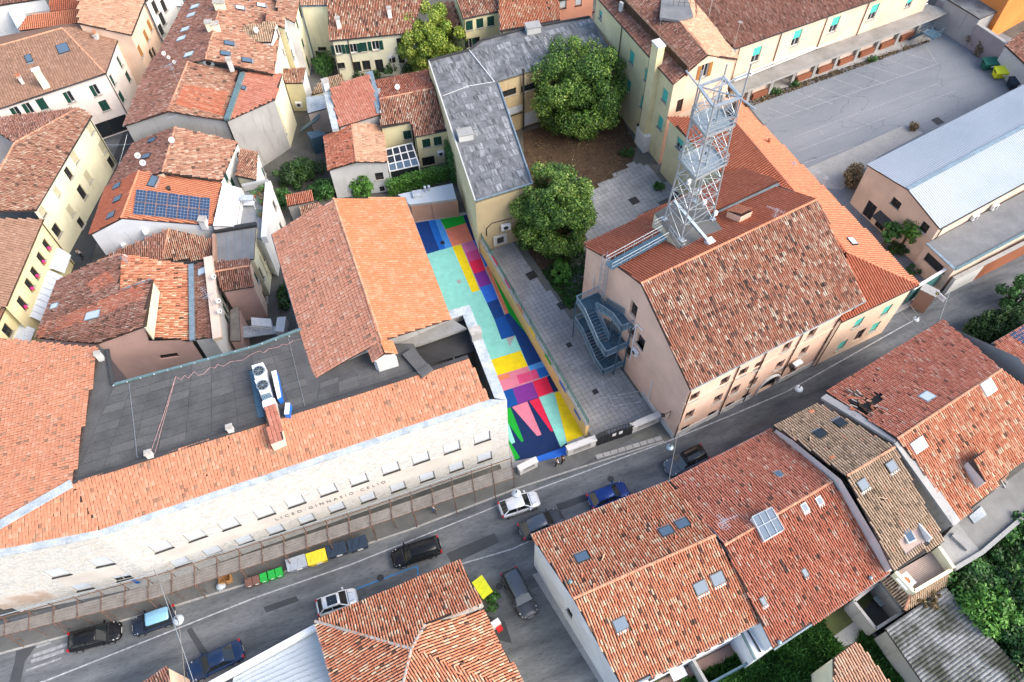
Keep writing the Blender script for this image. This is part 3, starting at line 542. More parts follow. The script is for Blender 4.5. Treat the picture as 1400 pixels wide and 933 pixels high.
def plant(name, label, cat, base, clumps, n, size, mat, trunk=None, group=None, limbs=0, trunk_m='bark', flat=1.0, fill=0.6):
    R = root(name, label, cat, base, group); base = Vector(base)
    C = [c for c, r in clumps]; r = [r_ for c, r_ in clumps]; V, F, p, idx = leaves(C, r, n, size, flat, fill)
    cs = RNG.random(len(C)); shade = np.clip(RNG.normal(0.5, 0.22, n)+(cs[idx]-0.5)*0.35, 0, 1)
    o = link('crown' if trunk else 'foliage', npmesh('crown', V, F, mat, shade, base), R)
    if trunk:
        mb = MB(); h, r0 = trunk; top = base+Vector((0, 0, h)); mb.tube(base-Vector((0, 0, 0.2)), base+Vector((0.1, 0.05, h*0.5)), r0, trunk_m, 8, r0*0.75); mb.tube(base+Vector((0.1, 0.05, h*0.5)), top, r0*0.75, trunk_m, 8, r0*0.5)
        for i in range(limbs):
            c = Vector(C[(i*7) % len(C)]); s = base+Vector((0, 0, h*random.uniform(0.5, 0.95))); m = s.lerp(c, 0.5)+Vector((0, 0, 0.3)); mb.tube(s, m, r0*0.35, trunk_m, 6, r0*0.2); mb.tube(m, c, r0*0.2, trunk_m, 5, r0*0.06)
        mb.out('trunk', R, o=base)
    return R
def crown_clumps(c, rx, ry, rz, n, r, inner=0.25):
    out = []; c = Vector(c)
    for i in range(n):
        t = math.acos(1-2*(i+0.5)/n); f = i*2.39996; k = random.uniform(0.70, 1.02) if random.random() > inner else random.uniform(0.3, 0.7)
        out.append((tuple(c+Vector((math.sin(t)*math.cos(f)*rx*k, math.sin(t)*math.sin(f)*ry*k, math.cos(t)*rz*k))), r*random.uniform(0.6, 1.3)))
    return out
def bush(name, label, px, py, z, rx, ry, rz, n, size, mat, nc=14, cat='shrub', group=None):
    b = PX(px, py, z); return plant(name, label, cat, b, crown_clumps(b+Vector((0, 0, rz*0.85)), rx*0.75, ry*0.75, rz*0.75, nc, min(rx, ry, rz)*0.5), n, size, mat, group=group)
def grass_patch(name, label, poly, n, h, mat, cat=None):
    """blades spread over a ground polygon (pixels at ground level)"""
    P = [PX(x, y, 0) for x, y in poly]; xs = [p.x for p in P]; ys = [p.y for p in P]; pts = []
    while len(pts) < n:
        X = RNG.uniform(min(xs), max(xs), n); Y = RNG.uniform(min(ys), max(ys), n); r = np.zeros(n, bool)
        for a, b in zip(P, P[1:]+P[:1]):
            if a.y == b.y: continue
            r ^= ((a.y > Y) != (b.y > Y)) & (X < (b.x-a.x)*(Y-a.y)/(b.y-a.y)+a.x)
        pts += list(zip(X[r], Y[r]))
    p = np.array(pts[:n]); p = np.c_[p, np.zeros(n)]; cl = 0.5+0.5*np.sin(p[:, 0]*1.3+np.sin(p[:, 1]*0.9)*2)*np.cos(p[:, 1]*1.1)
    a = RNG.uniform(0, 2*math.pi, n); d = np.c_[np.cos(a), np.sin(a), np.zeros(n)]; hh = h*RNG.uniform(0.4, 1.4, n)*(0.45+0.8*cl); wd = 0.07+0.05*RNG.random(n); ln = np.c_[RNG.normal(0, 0.4, n), RNG.normal(0, 0.4, n), np.ones(n)]*hh[:, None]
    V = np.stack([p-d*wd[:, None], p+d*wd[:, None], p+ln+d*wd[:, None]*0.3, p+ln-d*wd[:, None]*0.3], 1).reshape(-1, 3)
    o = link(name, npmesh(name, V, np.arange(4*n).reshape(-1, 4), mat, np.clip(0.25+0.5*cl+RNG.normal(0, 0.15, n), 0, 1))); return tag(o, label, cat, kind='stuff')
def sheet(name, pix, z, m, kind='structure', label=None):
    mb = MB(); mb.poly([PX(x, y, 0)+Vector((0, 0, z)) for x, y in pix], m); o = mb.out(name)
    if kind: o['kind'] = kind
    if label: o['label'] = label
    return o
# ------------------------------------------------------------------ the setting
mb = MB(); mb.poly([(-900, -300, -0.02), (900, -300, -0.02), (900, 1400, -0.02), (-900, 1400, -0.02)], 'dirt'); structure('ground', mb, 'bare grey brown ground between and behind the houses')
sheet('road', [(-260, 1010), (60, 1010), (330, 935), (740, 775), (950, 690), (1130, 560), (1300, 470), (1500, 400), (1500, 305), (1400, 345), (1240, 410), (1080, 520), (905, 585), (800, 600), (560, 690), (300, 770), (0, 850), (-260, 910)], 0.004, 'asphalt', label='dark grey asphalt street running between the school and the tiled houses')
sheet('driveway', [(632, 771), (720, 742), (735, 782), (835, 950), (700, 960), (655, 830)], 0.008, 'asphalt', label='asphalt driveway between two tiled houses')
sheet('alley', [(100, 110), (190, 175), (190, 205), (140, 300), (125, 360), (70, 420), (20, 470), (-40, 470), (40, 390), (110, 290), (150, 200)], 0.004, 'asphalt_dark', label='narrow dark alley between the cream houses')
sheet('alley', [(120, 300), (190, 130), (240, 30), (262, -10), (232, -10), (190, 60), (160, 110)], 0.008, 'asphalt', label='narrow street climbing away beside the pink house')
# pavement with its kerb along the school side
def ribbon(name, left, right, z, h, m, label, kerb=None):
    mb = MB(); L = [PX(x, y, 0) for x, y in left]; Rr = [PX(x, y, 0) for x, y in right]
    for i in range(len(L)-1): mb.prism([L[i]+Vector((0, 0, h)), L[i+1]+Vector((0, 0, h)), Rr[i+1]+Vector((0, 0, h)), Rr[i]+Vector((0, 0, h))], h, m)
    o = structure(name, mb, label)
    if kerb:
        for i in range(len(Rr)-1):
            d = Rr[i+1]-Rr[i]; n = max(1, int(d.length/1.0)); nn = Vector((d.y, -d.x, 0)).normalized()
            for k in range(n):
                a = Rr[i]+d*(k/n)+d.normalized()*0.015; b = Rr[i]+d*((k+1)/n)-d.normalized()*0.015
                if b.y > 40: continue
                mb = MB(); mb.prism([a+Vector((0, 0, h+0.012)), b+Vector((0, 0, h+0.012)), b+nn*0.16+Vector((0, 0, h+0.012)), a+nn*0.16+Vector((0, 0, h+0.012))], h+0.02, kerb); mb.out('kerb_stone', o, o=(0, 0, 0))
    return o
ribbon('pavement', [(-120, 890), (0, 856), (225, 800), (500, 712), (700, 641), (780, 622), (905, 576)], [(-120, 925), (0, 893), (212, 836), (350, 794), (560, 724), (705, 668), (790, 640), (907, 603)], 0, 0.12, 'pavement_dark', 'raised grey pavement in front of the school', 'concrete')
ribbon('pavement', [(1205, 412), (1268, 380)], [(1222, 431), (1285, 398)], 0, 0.12, 'concrete', 'pale concrete pavement by the archway house corner')
def stripe(pix, wd, m, z, label, name='road_marking', dash=None):
    mb = MB(); P = [PX(x, y, 0)+Vector((0, 0, z)) for x, y in pix]
    for a, b in zip(P[:-1], P[1:]):
        d = (b-a).normalized(); n = Vector((-d.y, d.x, 0))*wd/2; mb.poly([a-n, b-n, b+n, a+n], m)
    o = mb.out(name); o['kind'] = 'structure'; o['label'] = label; return o
stripe([(-40, 962), (60, 932), (350, 817), (480, 772), (660, 700), (727, 672), (917, 602), (1000, 568), (1075, 536), (1235, 446), (1258, 434)], 0.12, 'road_paint', 0.010, 'long white edge line along the school side of the street')
stripe([(632, 771), (700, 751), (726, 739)], 0.12, 'road_paint', 0.014, 'white edge line at the mouth of the driveway')
stripe([(470, 812), (570, 774), (572, 786)], 0.12, 'road_paint_blue', 0.010, 'blue parking bay line in front of the hipped house')
for i, (a, b) in enumerate((((45, 897), (92, 881)), ((42, 905), (88, 890)), ((50, 885), (70, 879)), ((36, 917), (84, 900)))):
    stripe([a, b], 0.30 if i < 2 else 0.18, 'road_paint_faded', 0.0105+0.001*i, 'worn crossing bar on the asphalt by the black hatchback')
sheet('tar_patch', [(22, 890), (40, 874), (60, 866), (48, 885), (34, 905), (28, 935), (12, 935), (20, 905)], 0.0075, 'asphalt_dark', label='dark tar patch snaking across the street corner')
sheet('tar_patch', [(255, 862), (262, 858), (276, 880), (290, 900), (280, 905)], 0.0075, 'asphalt_dark', label='dark repaired trench in the asphalt beside the round lamp')
sheet('tar_patch', [(610, 757), (676, 729), (682, 742), (618, 772)], 0.0075, 'asphalt_dark', label='square repaired patch of asphalt by the black estate car')
def manhole(px, py, r, z, label, sq=False):
    mb = MB(); c = PX(px, py, 0)+Vector((0, 0, z))
    if sq: mb.box((c.x, c.y, c.z), (r*2, r*2, 0.02), 'iron_dark', 0.5); mb.box((c.x, c.y, c.z+0.006), (r*1.7, r*1.7, 0.02), 'gutter_dark', 0.5)
    else: mb.tube(c, c+Vector((0, 0, 0.02)), r, 'gutter_dark', 14)
    o = mb.out('manhole_cover', o=c); o['kind'] = 'structure'; o['label'] = label
manhole(682, 802, 0.3, 0.02, 'round iron manhole cover in the driveway'); sheet('kerb_strip', [(728, 786), (736, 783), (838, 935), (826, 945)], 0.012, 'concrete', label='narrow concrete strip along the foot of the white house wall')
for i_, pl_ in enumerate(([(760, 690), (800, 676), (804, 684), (764, 699)], [(1010, 590), (1060, 566), (1066, 572), (1016, 597)], [(360, 830), (405, 815), (409, 822), (364, 838)], [(655, 838), (690, 850), (700, 880), (668, 872)])):
    sheet('tar_patch', pl_, 0.0085 + 0.001*i_ + (0.002 if i_ == 3 else 0), 'asphalt_dark' if i_ != 1 else 'pavement_dark', label=('dark asphalt patch between the blue car and the dark off road car', 'pale worn asphalt patch below the arched doorway', 'dark asphalt patch in front of the grey container', 'large dark patch in the driveway')[i_])
manhole(835, 655, 0.32, 0.012, 'round iron manhole cover in the street near the dark gate'); manhole(520, 790, 0.32, 0.012, 'round iron manhole cover beside the blue bay line')
# parking lot, courts
sheet('parking_lot', [(1010, 128), (1060, 110), (1300, 12), (1420, 70), (1420, 180), (1200, 260), (1290, 400), (1240, 400), (1100, 240)], 0.0065, 'asphalt_pale', label='cracked pale grey asphalt car park')
ribbon('walkway', [(1000, 132), (1280, 28)], [(1008, 142), (1272, 54)], 0, 0.10, 'concrete', 'narrow concrete walk along the covered portico')
for a, b in (((1064, 162), (1281, 88)), ((1281, 88), (1266, 63)), ((1238, 73), (1275, 84)), ((1209, 80), (1256, 97)), ((1187, 90), (1232, 104)), ((1166, 99), (1211, 115)), ((1136, 106), (1183, 123)), ((1111, 117), (1162, 134)), ((1086, 126), (1138, 142)), ((1063, 136), (1111, 152)), ((1050, 148), (1085, 161)), ((1082, 142), (1126, 123)), ((1085, 188), (1281, 115)), ((1281, 115), (1287, 120)), ((1119, 176), (1126, 185)), ((1241, 129), (1250, 136)), ((1090, 207), (1307, 124)), ((1100, 223), (1168, 200))):
    stripe([a, b], 0.10, 'road_paint_faded', 0.0085+random.random()*0.002, 'thin white bay line on the pale car park')
sheet('concrete_strip', [(1100, 232), (1235, 172), (1262, 182), (1200, 215), (1150, 260), (1120, 255)], 0.0085, 'concrete', label='pale concrete ramp beside the metal roofed hall')
manhole(1282, 166, 0.6, 0.012, 'square iron manhole cover in the car park', True)
sheet('yard', [(655, 325), (700, 260), (870, 130), (1000, 215), (800, 340), (792, 400), (920, 605), (865, 600), (800, 600)], 0.009, 'slab_joint', label='mossy bed of the paved yard between mural court and pink building')
sheet('leaf_bed', [(715, 180), (845, 150), (870, 200), (862, 232), (800, 268), (805, 320), (770, 370), (775, 420), (740, 370), (705, 320), (718, 225)], 0.016, 'leaf_litter', kind='stuff', label='brown fallen leaves under the two big trees')
# paving slabs (about seven pixels each: one joined part)
def slabs(name, pix, size, dirn, m, label, gap=0.03, h=0.03, excl=()):
    P = [PX(x, y, 0) for x, y in pix]; d = Vector((dirn.x, dirn.y, 0)).normalized(); n = Vector((-d.y, d.x, 0))
    def inp(p, Q):
        r = False
        for a, b in zip(Q, Q[1:]+Q[:1]):
            if a.y != b.y and ((a.y > p.y) != (b.y > p.y)) and p.x < (b.x-a.x)*(p.y-a.y)/(b.y-a.y)+a.x: r = not r
        return r
    E = [[PX(x, y, 0) for x, y in e] for e in excl]; us = [p.dot(d) for p in P]; vs_ = [p.dot(n) for p in P]; mb = MB(); u = min(us); s = size
    while u < max(us):
        v = min(vs_)
        while v < max(vs_):
            c = d*(u+s/2)+n*(v+s/2)
            if inp(c, P) and not any(inp(c, e) for e in E):
                z = h+random.uniform(-0.006, 0.008); g = gap/2; o = d*(u+g)+n*(v+g); X = d*(s-gap); Y = n*(s-gap); t = random.uniform(-0.006, 0.006)
                k = len(mb.v); mb.v += [tuple(o+Vector((0, 0, z+t))), tuple(o+X+Vector((0, 0, z))), tuple(o+X+Y+Vector((0, 0, z-t))), tuple(o+Y+Vector((0, 0, z))), tuple(o), tuple(o+X), tuple(o+X+Y), tuple(o+Y)]; im = mb.mat(m if random.random() < 0.9 else 'slab2')
                for f in ((0, 1, 2, 3), (4, 5, 1, 0), (5, 6, 2, 1), (6, 7, 3, 2), (7, 4, 0, 3)): mb.f.append(tuple(k+i for i in f)); mb.mi.append(im)
            v += s
        u += s
    o = mb.out(name); tag(o, label, None, None, 'stuff'); return o
mground('slab2', (0.23, 0.24, 0.25), (0.36, 0.37, 0.38), 0.5, 0.6, 12, third=(0.2, 0.21, 0.2))
GD = PX(797, 335, 10.4)-PX(943.5, 533, 10.4)
slabs('paving_slab', [(668, 335), (700, 330), (740, 385), (775, 430), (800, 445), (905, 574), (868, 585), (806, 597)], 0.52, GD, 'slab', 'grey square paving slabs of the yard beside the pink building')
slabs('paving_slab', [(798, 285), (805, 262), (860, 225), (878, 222), (925, 262), (830, 330), (800, 340)], 0.62, GD, 'slab', 'grey square paving slabs between the leaf bed and the pink building')
for i, (x, y) in enumerate(((778, 472), (814, 536), (867, 275), (727, 377))): manhole(x, y, 0.28 if i < 2 else 0.55, 0.04, ('small square drain lid near the steel stair', 'small square drain lid near the chalk lines', 'large square drain lid in the far paved yard', 'rusty square lid beside the leaf bed')[i], True)
manhole(769, 418, 0.5, 0.04, 'large square drain lid near the fence', True)
for pl in ([(825, 545), (870, 536), (878, 537)], [(831, 538.5), (838, 556), (876, 550)], [(833, 546), (868, 542)], [(822, 521), (843, 518)], [(822, 521), (826, 528)]):
    stripe(pl, 0.10, 'road_paint', 0.052, 'thin white chalk line on the slabs beside the pink gable')
# mural court
court = sheet('courtyard', [(540, 300), (640, 290), (668, 330), (815, 612), (772, 628), (735, 640), (690, 652), (560, 330)], 0.006, 'concrete', label='school court painted with a bright geometric mural')
COLS = {'mint': (150, 226, 210), 'navy': (12, 62, 130), 'navy2': (8, 42, 92), 'blue': (28, 108, 200), 'sky': (78, 158, 232), 'green': (20, 172, 50), 'salmon': (240, 135, 105), 'yellow': (252, 222, 18), 'mauve': (205, 112, 158), 'pink': (204, 75, 135), 'red': (236, 36, 78), 'purple': (132, 50, 150), 'royal': (44, 112, 218), 'lpink': (228, 132, 155), 'orange': (240, 140, 90), 'hot': (226, 78, 128), 'deep': (6, 80, 160)}
for k, c in COLS.items():
    l = lin(c); m, t, b = _base('paint_'+k, 0.7, 0, 0.25); n = _noise(t, 1.2, 6, _pos(t), 0.7); n2 = _noise(t, 30, 2, _pos(t)); mx = max(l); l = tuple(min(0.80, v*0.80) for v in l)
    cc = _mix(t, tuple(v*0.84+0.004 for v in l), l, _scale01(t, n.outputs[0], 0.35, 0.6)); n3 = _noise(t, 0.5, 7, _pos(t, (1, 2.2, 1)), 0.75); cc = _mix(t, cc, tuple(v*0.7+0.03 for v in l), _scale01(t, n3.outputs[0], 0.55, 0.8)); cc = _mix(t, cc, tuple(v*0.75 for v in l), _scale01(t, n2.outputs[0], 0.55, 0.9)); t.links.new(cc, b.inputs['Base Color'])
MUR = [('mint', 1, [c1(60, 395), c1(300, 350), c1(420, 640), c1(470, 640), c1(640, 1000), c2(300, 90), c2(390, 300), c2(150, 360), c2(-60, 150), c1(200, 750)]),
 ('navy', 2, [c1(0, 215), c1(118, 197), c1(190, 385), c1(60, 425)]), ('blue', 2, [c1(118, 197), c1(163, 190), c1(230, 375), c1(190, 385)]), ('sky', 2, [c1(163, 190), c1(196, 187), c1(272, 362), c1(230, 375)]),
 ('green', 2, [c1(196, 187), c1(340, 163), c1(358, 212), c1(230, 252)]), ('navy2', 2, [c1(340, 163), c1(368, 158), c1(425, 318), c1(405, 322)]), ('salmon', 2, [c1(230, 252), c1(358, 212), c1(405, 322), c1(272, 362)]),
 ('blue', 2, [c1(405, 322), c1(425, 318), c1(455, 400), c1(437, 385)]), ('yellow', 2, [c1(272, 362), c1(328, 348), c1(447, 640), c1(398, 655)]), ('mauve', 2, [c1(328, 348), c1(405, 322), c1(435, 378), c1(355, 402)]), ('pink', 2, [c1(355, 402), c1(435, 378), c1(457, 435), c1(378, 460)]),
 ('red', 2, [c1(378, 460), c1(457, 435), c1(485, 512), c1(410, 535)]), ('purple', 2, [c1(410, 535), c1(485, 512), c1(525, 598), c1(447, 622)]), ('royal', 2, [c1(447, 622), c1(525, 598), c1(565, 695), c1(492, 720)]), ('navy', 2, [c1(492, 720), c1(565, 695), c1(607, 800), c1(540, 825)]),
 ('deep', 2, [c1(540, 825), c1(607, 800), c2(300, 88), c2(213, 115)]), ('blue', 2, [c1(448, 405), c1(497, 395), c1(530, 475), c1(483, 490)]), ('salmon', 2, [c1(483, 490), c1(505, 487), c1(633, 785), c1(612, 792)]), ('green', 2, [c1(505, 487), c1(530, 476), c2(366, 0), c2(445, 165), c1(633, 785)]),
 ('navy', 2, [c1(607, 800), c1(612, 792), c1(633, 785), c2(445, 165), c2(495, 245), c2(382, 284), c2(300, 88)]), ('yellow', 2, [c2(130, 250), c2(335, 185), c2(382, 284), c2(170, 350)]),
 ('lpink', 2, [c2(170, 350), c2(382, 284), c2(410, 382), c2(210, 447)]), ('orange', 3, [c2(190, 350), c2(260, 330), c2(265, 355), c2(190, 382)]), ('hot', 3, [c2(308, 343), c2(394, 318), c2(409, 375), c2(328, 398)]), ('hot', 2, [c2(395, 313), c2(433, 303), c2(457, 360), c2(410, 376)]),
 ('sky', 2, [c2(382, 284), c2(488, 248), c2(504, 282), c2(398, 312)]), ('blue', 2, [c2(433, 303), c2(504, 282), c2(534, 335), c2(457, 362)]), ('red', 2, [c2(410, 382), c2(500, 352), c2(545, 448), c2(450, 482)]), ('navy2', 2, [c2(500, 352), c2(534, 337), c2(592, 440), c2(545, 450)]),
 ('purple', 2, [c2(283, 425), c2(410, 384), c2(450, 482), c2(320, 527)]), ('deep', 2, [c2(210, 448), c2(283, 425), c2(320, 527), c2(220, 562)]), ('navy2', 2, [c2(220, 562), c2(320, 527), c2(450, 482), c2(592, 800), c2(630, 772), c2(632, 796), c2(440, 862), c2(300, 890)]),
 ('lpink', 3, [c2(280, 545), c2(378, 510), c2(468, 722), c2(440, 730)]), ('red', 3, [c2(390, 508), c2(452, 486), c2(543, 698), c2(530, 702)]), ('green', 3, [c2(235, 560), c2(270, 547), c2(355, 762), c2(340, 768), c2(250, 640)]), ('mint', 3, [c2(240, 650), c2(258, 650), c2(300, 770), c2(270, 785)]),
 ('green', 3, [c2(250, 755), c2(262, 757), c2(332, 870), c2(300, 885)]), ('mint', 3, [c2(455, 485), c2(550, 455), c2(630, 772), c2(590, 802)]), ('yellow', 3, [c2(551, 455), c2(592, 440), c2(762, 715), c2(632, 770)]), ('royal', 3, [c2(440, 862), c2(640, 792), c2(640, 860), c2(440, 930)])]
for k, lv, pp in MUR:
    mb = MB(); mb.poly([PX(x, y, 0)+Vector((0, 0, 0.007+0.004*lv)) for x, y in pp], 'paint_'+k); mb.out('paint_patch', court, o=(0, 0, 0))
mb = MB(); c = PX(*c1(210, 337), 0); mb.box((c.x, c.y, 0.02), (0.5, 0.5, 0.012), 'iron_dark', 0.3); mb.out('drain_grate', court, o=(0, 0, 0))
mb = MB(); c = PX(*c1(317, 585), 0); mb.box((c.x, c.y, 0.013), (0.5, 0.5, 0.012), 'concrete', 0.3); mb.out('drain_grate', court, o=(0, 0, 0))

# ------------------------------------------------------------------ the school
S = house('school', 'long pale stone school with orange tiles and a flat dark roof', 'school', {
 'A': (-90, 780, 12.2), 'B': (135, 734, 12.2), 'C': (693, 547, 12.2), 'D': (642, 417, 12.2), 'E': (612, 425, 12.2), 'F': (-90, 768, 12.25), 'G': (135.5, 725, 12.25), 'H': (669, 546, 12.25), 'K': (640, 488.5, 13.5), 'I': (98, 661, None),
 'L': (135, 476, 13.75), 'M': (99, 662, 13.6), 'N': (-90, 768, 12.3), 'O': (-130, 450, None)},
 [('GHKI', 'school'), ('FGI', 'school'), ('LMNO', 'school')], ['AB', 'BC', 'CD', 'DE'], 'travertine', ov=0.0, thick=0.2, gutters=(), depth=0.12, wins=[
  (1, [(659, 598.5, 1.6, 1.75, 'W'), (617.5, 612, 1.6, 1.75, 'W'), (575, 626.5, 1.6, 1.75, 'W'), (533.7, 640.5, 1.6, 1.75, 'W'), (490, 656, 1.6, 1.75, 'W'), (447.5, 670, 1.6, 1.75, 'W'), (403, 686, 1.6, 1.75, 'W'), (361, 701, 1.6, 1.75, 'W'), (312.5, 717, 1.6, 1.75, 'W'), (266, 732.5, 1.6, 1.75, 'W'), (219.5, 748, 1.6, 1.75, 'W'),
       (662.5, 625, 1.5, 1.6, 'W'), (623.7, 638.5, 1.5, 1.6, 'W'), (583.7, 652, 1.5, 1.6, 'W'), (543.7, 666, 1.5, 1.6, 'W'), (502.5, 680.5, 1.5, 1.6, 'W'), (460, 694, 1.5, 1.6, 'W'), (418.7, 710, 1.5, 1.6, 'W'), (376, 724.5, 1.5, 1.6, 'W'), (333.7, 738.7, 1.5, 1.6, 'W'), (290, 753.7, 1.5, 1.6, 'W'), (246, 768.7, 1.5, 1.6, 'W')]),
  (0, [(138, 769, 1.6, 1.75, 'W'), (77.5, 783.7, 1.6, 1.75, 'W'), (166, 789.5, 1.5, 1.6, 'w'), (111, 803, 1.5, 1.6, 'W')])], wmats={2: 'plaster_greywhite', 3: 'plaster_greywhite'})
SR = S['root']
def zpoly(pix, z): return [PX(x, y, z) for x, y in pix]
mb = MB(); mb.prism(zpoly([(98, 661), (585, 507), (565, 470), (500, 470), (425, 450), (405, 449), (349, 473.5), (154, 526.5), (147, 478), (135, 476)], 13.3), 0.3, 'felt_dark'); fl = mb.out('flat_roof', SR)
# felt sheets laid in rows on the flat roof
def strips(pix, z, na, nb, m, name, parent, gap=0.05, th=0.012):
    a, b, c, d = zpoly(pix, z)
    for i in range(na):
        for j in range(nb):
            def pt(u, v): return (a.lerp(b, u)).lerp(d.lerp(c, u), v)
            mb = MB(); e = random.uniform(0, 0.004); P = [pt(i/na+0.0012, j/nb+0.004), pt((i+1)/na-0.0012, j/nb+0.004), pt((i+1)/na-0.0012, (j+1)/nb-0.004), pt(i/na+0.0012, (j+1)/nb-0.004)]
            mb.prism([p+Vector((0, 0, th+e)) for p in P], th+0.01, random.choice(m)); mb.out(name, parent)
mground('felt_dark2', (0.085, 0.085, 0.085), (0.135, 0.134, 0.132), 0.6, 0.6, 10); mground('felt_dark3', (0.045, 0.045, 0.047), (0.07, 0.07, 0.072), 0.5, 0.6, 16)
strips([(104, 650), (430, 547), (392, 460), (155, 530)], 13.32, 9, 9, ['felt_dark', 'felt_dark', 'felt_dark', 'felt_dark2'], 'felt_sheet', fl)
strips([(434, 546), (575, 500), (560, 482), (438, 524)], 13.32, 5, 3, ['felt_dark', 'felt_dark2'], 'felt_sheet', fl)
mb = MB(); e = zpoly([(98, 661), (585, 507), (640, 488.5)], 13.5)
mb.bar(e[0], e[1], 0.35, 'felt_dark3', 0.25); mb.bar(e[1], e[2], 0.35, 'felt_dark3', 0.25); mb.out('roof_kerb', SR)
mb = MB(); e = zpoly([(155, 526), (349, 473.5), (412, 450)], 13.42)
for a, b in zip(e[:-1], e[1:]): mb.bar(a, b, 0.2, 'gutter_green', 0.16)
mb.bar(PX(147, 478, 13.42), PX(154.5, 526, 13.42), 0.3, 'felt_dark3', 0.2); mb.out('roof_edging', SR)
mb = MB(); mb.poly(zpoly([(580, 500), (650, 480), (676, 545), (690, 545), (645, 425), (600, 430), (520, 470)], 11.3), 'felt_dark3'); mb.out('terrace_floor', SR)
mb = MB(); mb.prism(zpoly([(521, 466), (617, 436), (638, 449), (574, 471.5), (541, 481)], 12.7), 0.25, 'lean_slab'); mb.out('lean_roof', SR)
for pl in ([(-90, 780), (135, 734), (135.5, 725), (-90, 768)], [(135, 734), (693, 547), (669, 546), (135.5, 725)], [(693, 547), (642, 417), (632.5, 430.5), (676, 544)], [(642, 417), (612, 425), (616.5, 436), (632.5, 430.5)]):
    mb = MB(); mb.prism([p+Vector((0, 0, 0.0)) for p in zpoly(pl, 12.34)], 0.13, 'coping_metal'); mb.out('coping', SR)
mb = MB(); mb.prism(zpoly([(689, 545.5), (640.5, 420), (633.5, 430), (677.5, 543)], 12.2), 1.3, 'plaster_grey'); mb.prism(zpoly([(640.5, 420), (613, 427), (616, 435), (633.5, 430)], 12.2), 1.3, 'plaster_grey'); mb.out('parapet', SR)
mb = MB(); a, b = PX(10, 713, 13.0), PX(98, 661, 13.72)
mb.bar(PX(-88, 768, 12.42), PX(98, 661, 13.74), 0.75, 'coping_metal', 0.08); mb.out('hip_flashing', SR)
# black duct, hatch, air conditioning on the flat roof
mb = MB(); d0, d1_ = PX(557, 480, 13.7), PX(584, 510, 13.7); ax = (d1_-d0); n = Vector((-ax.y, ax.x, 0)).normalized()*0.62
mb.prism([d0-n*0.9, d1_-n*0.9, d1_+n*0.9, d0+n*0.9], 2.2, 'felt_dark2', 'felt_dark3'); ax2 = d1_-ax*0.22; mb.prism([ax2-n*0.98+Vector((0, 0, 0.08)), d1_-n*0.98+ax*0.02+Vector((0, 0, 0.08)), d1_+n*0.98+ax*0.02+Vector((0, 0, 0.08)), ax2+n*0.98+Vector((0, 0, 0.08))], 0.4, 'felt_dark2'); mb.out('roof_duct', SR)
hq = q(320, 460, 7.977)
def boxpx(mb, pix, z0, z1, m, mt=None): mb.prism(zpoly(pix, z1), z1-z0, mt or m, m)
mb = MB(); boxpx(mb, [hq(165, 380), hq(215, 370), hq(330, 880), hq(260, 890)], 13.3, 13.36, 'steel_blue'); mb.out('rubber_mat', SR)
for nm, pp, z in (('air_handler', [hq(190, 320), hq(315, 283), hq(345, 440), hq(230, 470)], 14.8), ('air_handler', [hq(222, 480), hq(350, 440), hq(390, 590), hq(285, 625)], 14.8)):
    mb = MB(); boxpx(mb, pp, 13.4, z, 'ac_white'); c = sum(zpoly(pp, z+0.012), Vector())/4; mb.tube(c, c+Vector((0, 0, 0.03)), 0.52, 'gutter_zinc', 16); mb.tube(c+Vector((0, 0, 0.03)), c+Vector((0, 0, 0.04)), 0.42, 'gutter_dark', 16)
    for t in range(4): d = Vector((math.cos(t*0.785), math.sin(t*0.785), 0))*0.5; mb.bar(c-d+Vector((0, 0, 0.05)), c+d+Vector((0, 0, 0.05)), 0.03, 'gutter_zinc')
    mb.out(nm, SR)
mb = MB(); boxpx(mb, [hq(285, 628), hq(385, 600), hq(415, 660), hq(315, 700)], 13.5, 14.5, 'ac_white', 'gutter_dark')
a, b, c, d = zpoly([hq(285, 628), hq(385, 600), hq(415, 660), hq(315, 700)], 14.53)
for i in range(6): t = i/5; mb.bar(a.lerp(b, t), d.lerp(c, t), 0.05, 'steel_rail'); mb.bar(a.lerp(d, t), b.lerp(c, t), 0.05, 'steel_rail')
mb.out('vent_grille', SR)
mb = MB(); boxpx(mb, [hq(405, 385), hq(460, 368), hq(515, 660), hq(475, 685)], 13.4, 14.3, 'plastic_blue', 'white_paint'); mb.out('duct_cover', SR)
mb = MB(); boxpx(mb, [hq(560, 725), hq(612, 725), hq(600, 850), hq(545, 850)], 13.4, 14.2, 'plastic_blue', 'white_paint'); mb.out('duct_cover', SR)
mb = MB(); boxpx(mb, [hq(305, 710), hq(440, 672), hq(450, 735), hq(315, 775)], 13.4, 14.4, 'ac_white'); mb.out('duct_box', SR)
# tiled hatch on the street slope
hx = [rJ(45, 365), rJ(108, 345), rJ(152, 540), rJ(80, 568)]
Hh = zpoly(hx, 14.4); Hh[2] = PX(*hx[2], 13.95); Hh[3] = PX(*hx[3], 13.95)
mb = MB(); mb.prism(Hh, 1.4, 'deck_clay', 'plaster_beige'); hat = mb.out('roof_hatch', SR); tile_object([([Hh[3], Hh[2], Hh[1], Hh[0]], ())], 'rosered', hat)
for x, y in ((138, 490), (207, 625), (317, 590), (503, 477.5)):
    p = PX(x, y, 13.5); mb = MB(); mb.box((p.x, p.y, 13.8), (0.45, 0.4, 1.0), 'plaster_greywhite', 0.3); mb.box((p.x, p.y, 14.33), (0.55, 0.5, 0.08), 'mortar', 0.3); mb.out('chimney', SR)
p = PX(651, 462, 12.3); mb = MB(); mb.box((p.x, p.y, 12.6), (0.9, 0.7, 1.6), 'plaster_grey', 0.3); mb.box((p.x, p.y, 13.45), (1.05, 0.85, 0.12), 'mortar', 0.3); mb.out('chimney', SR)
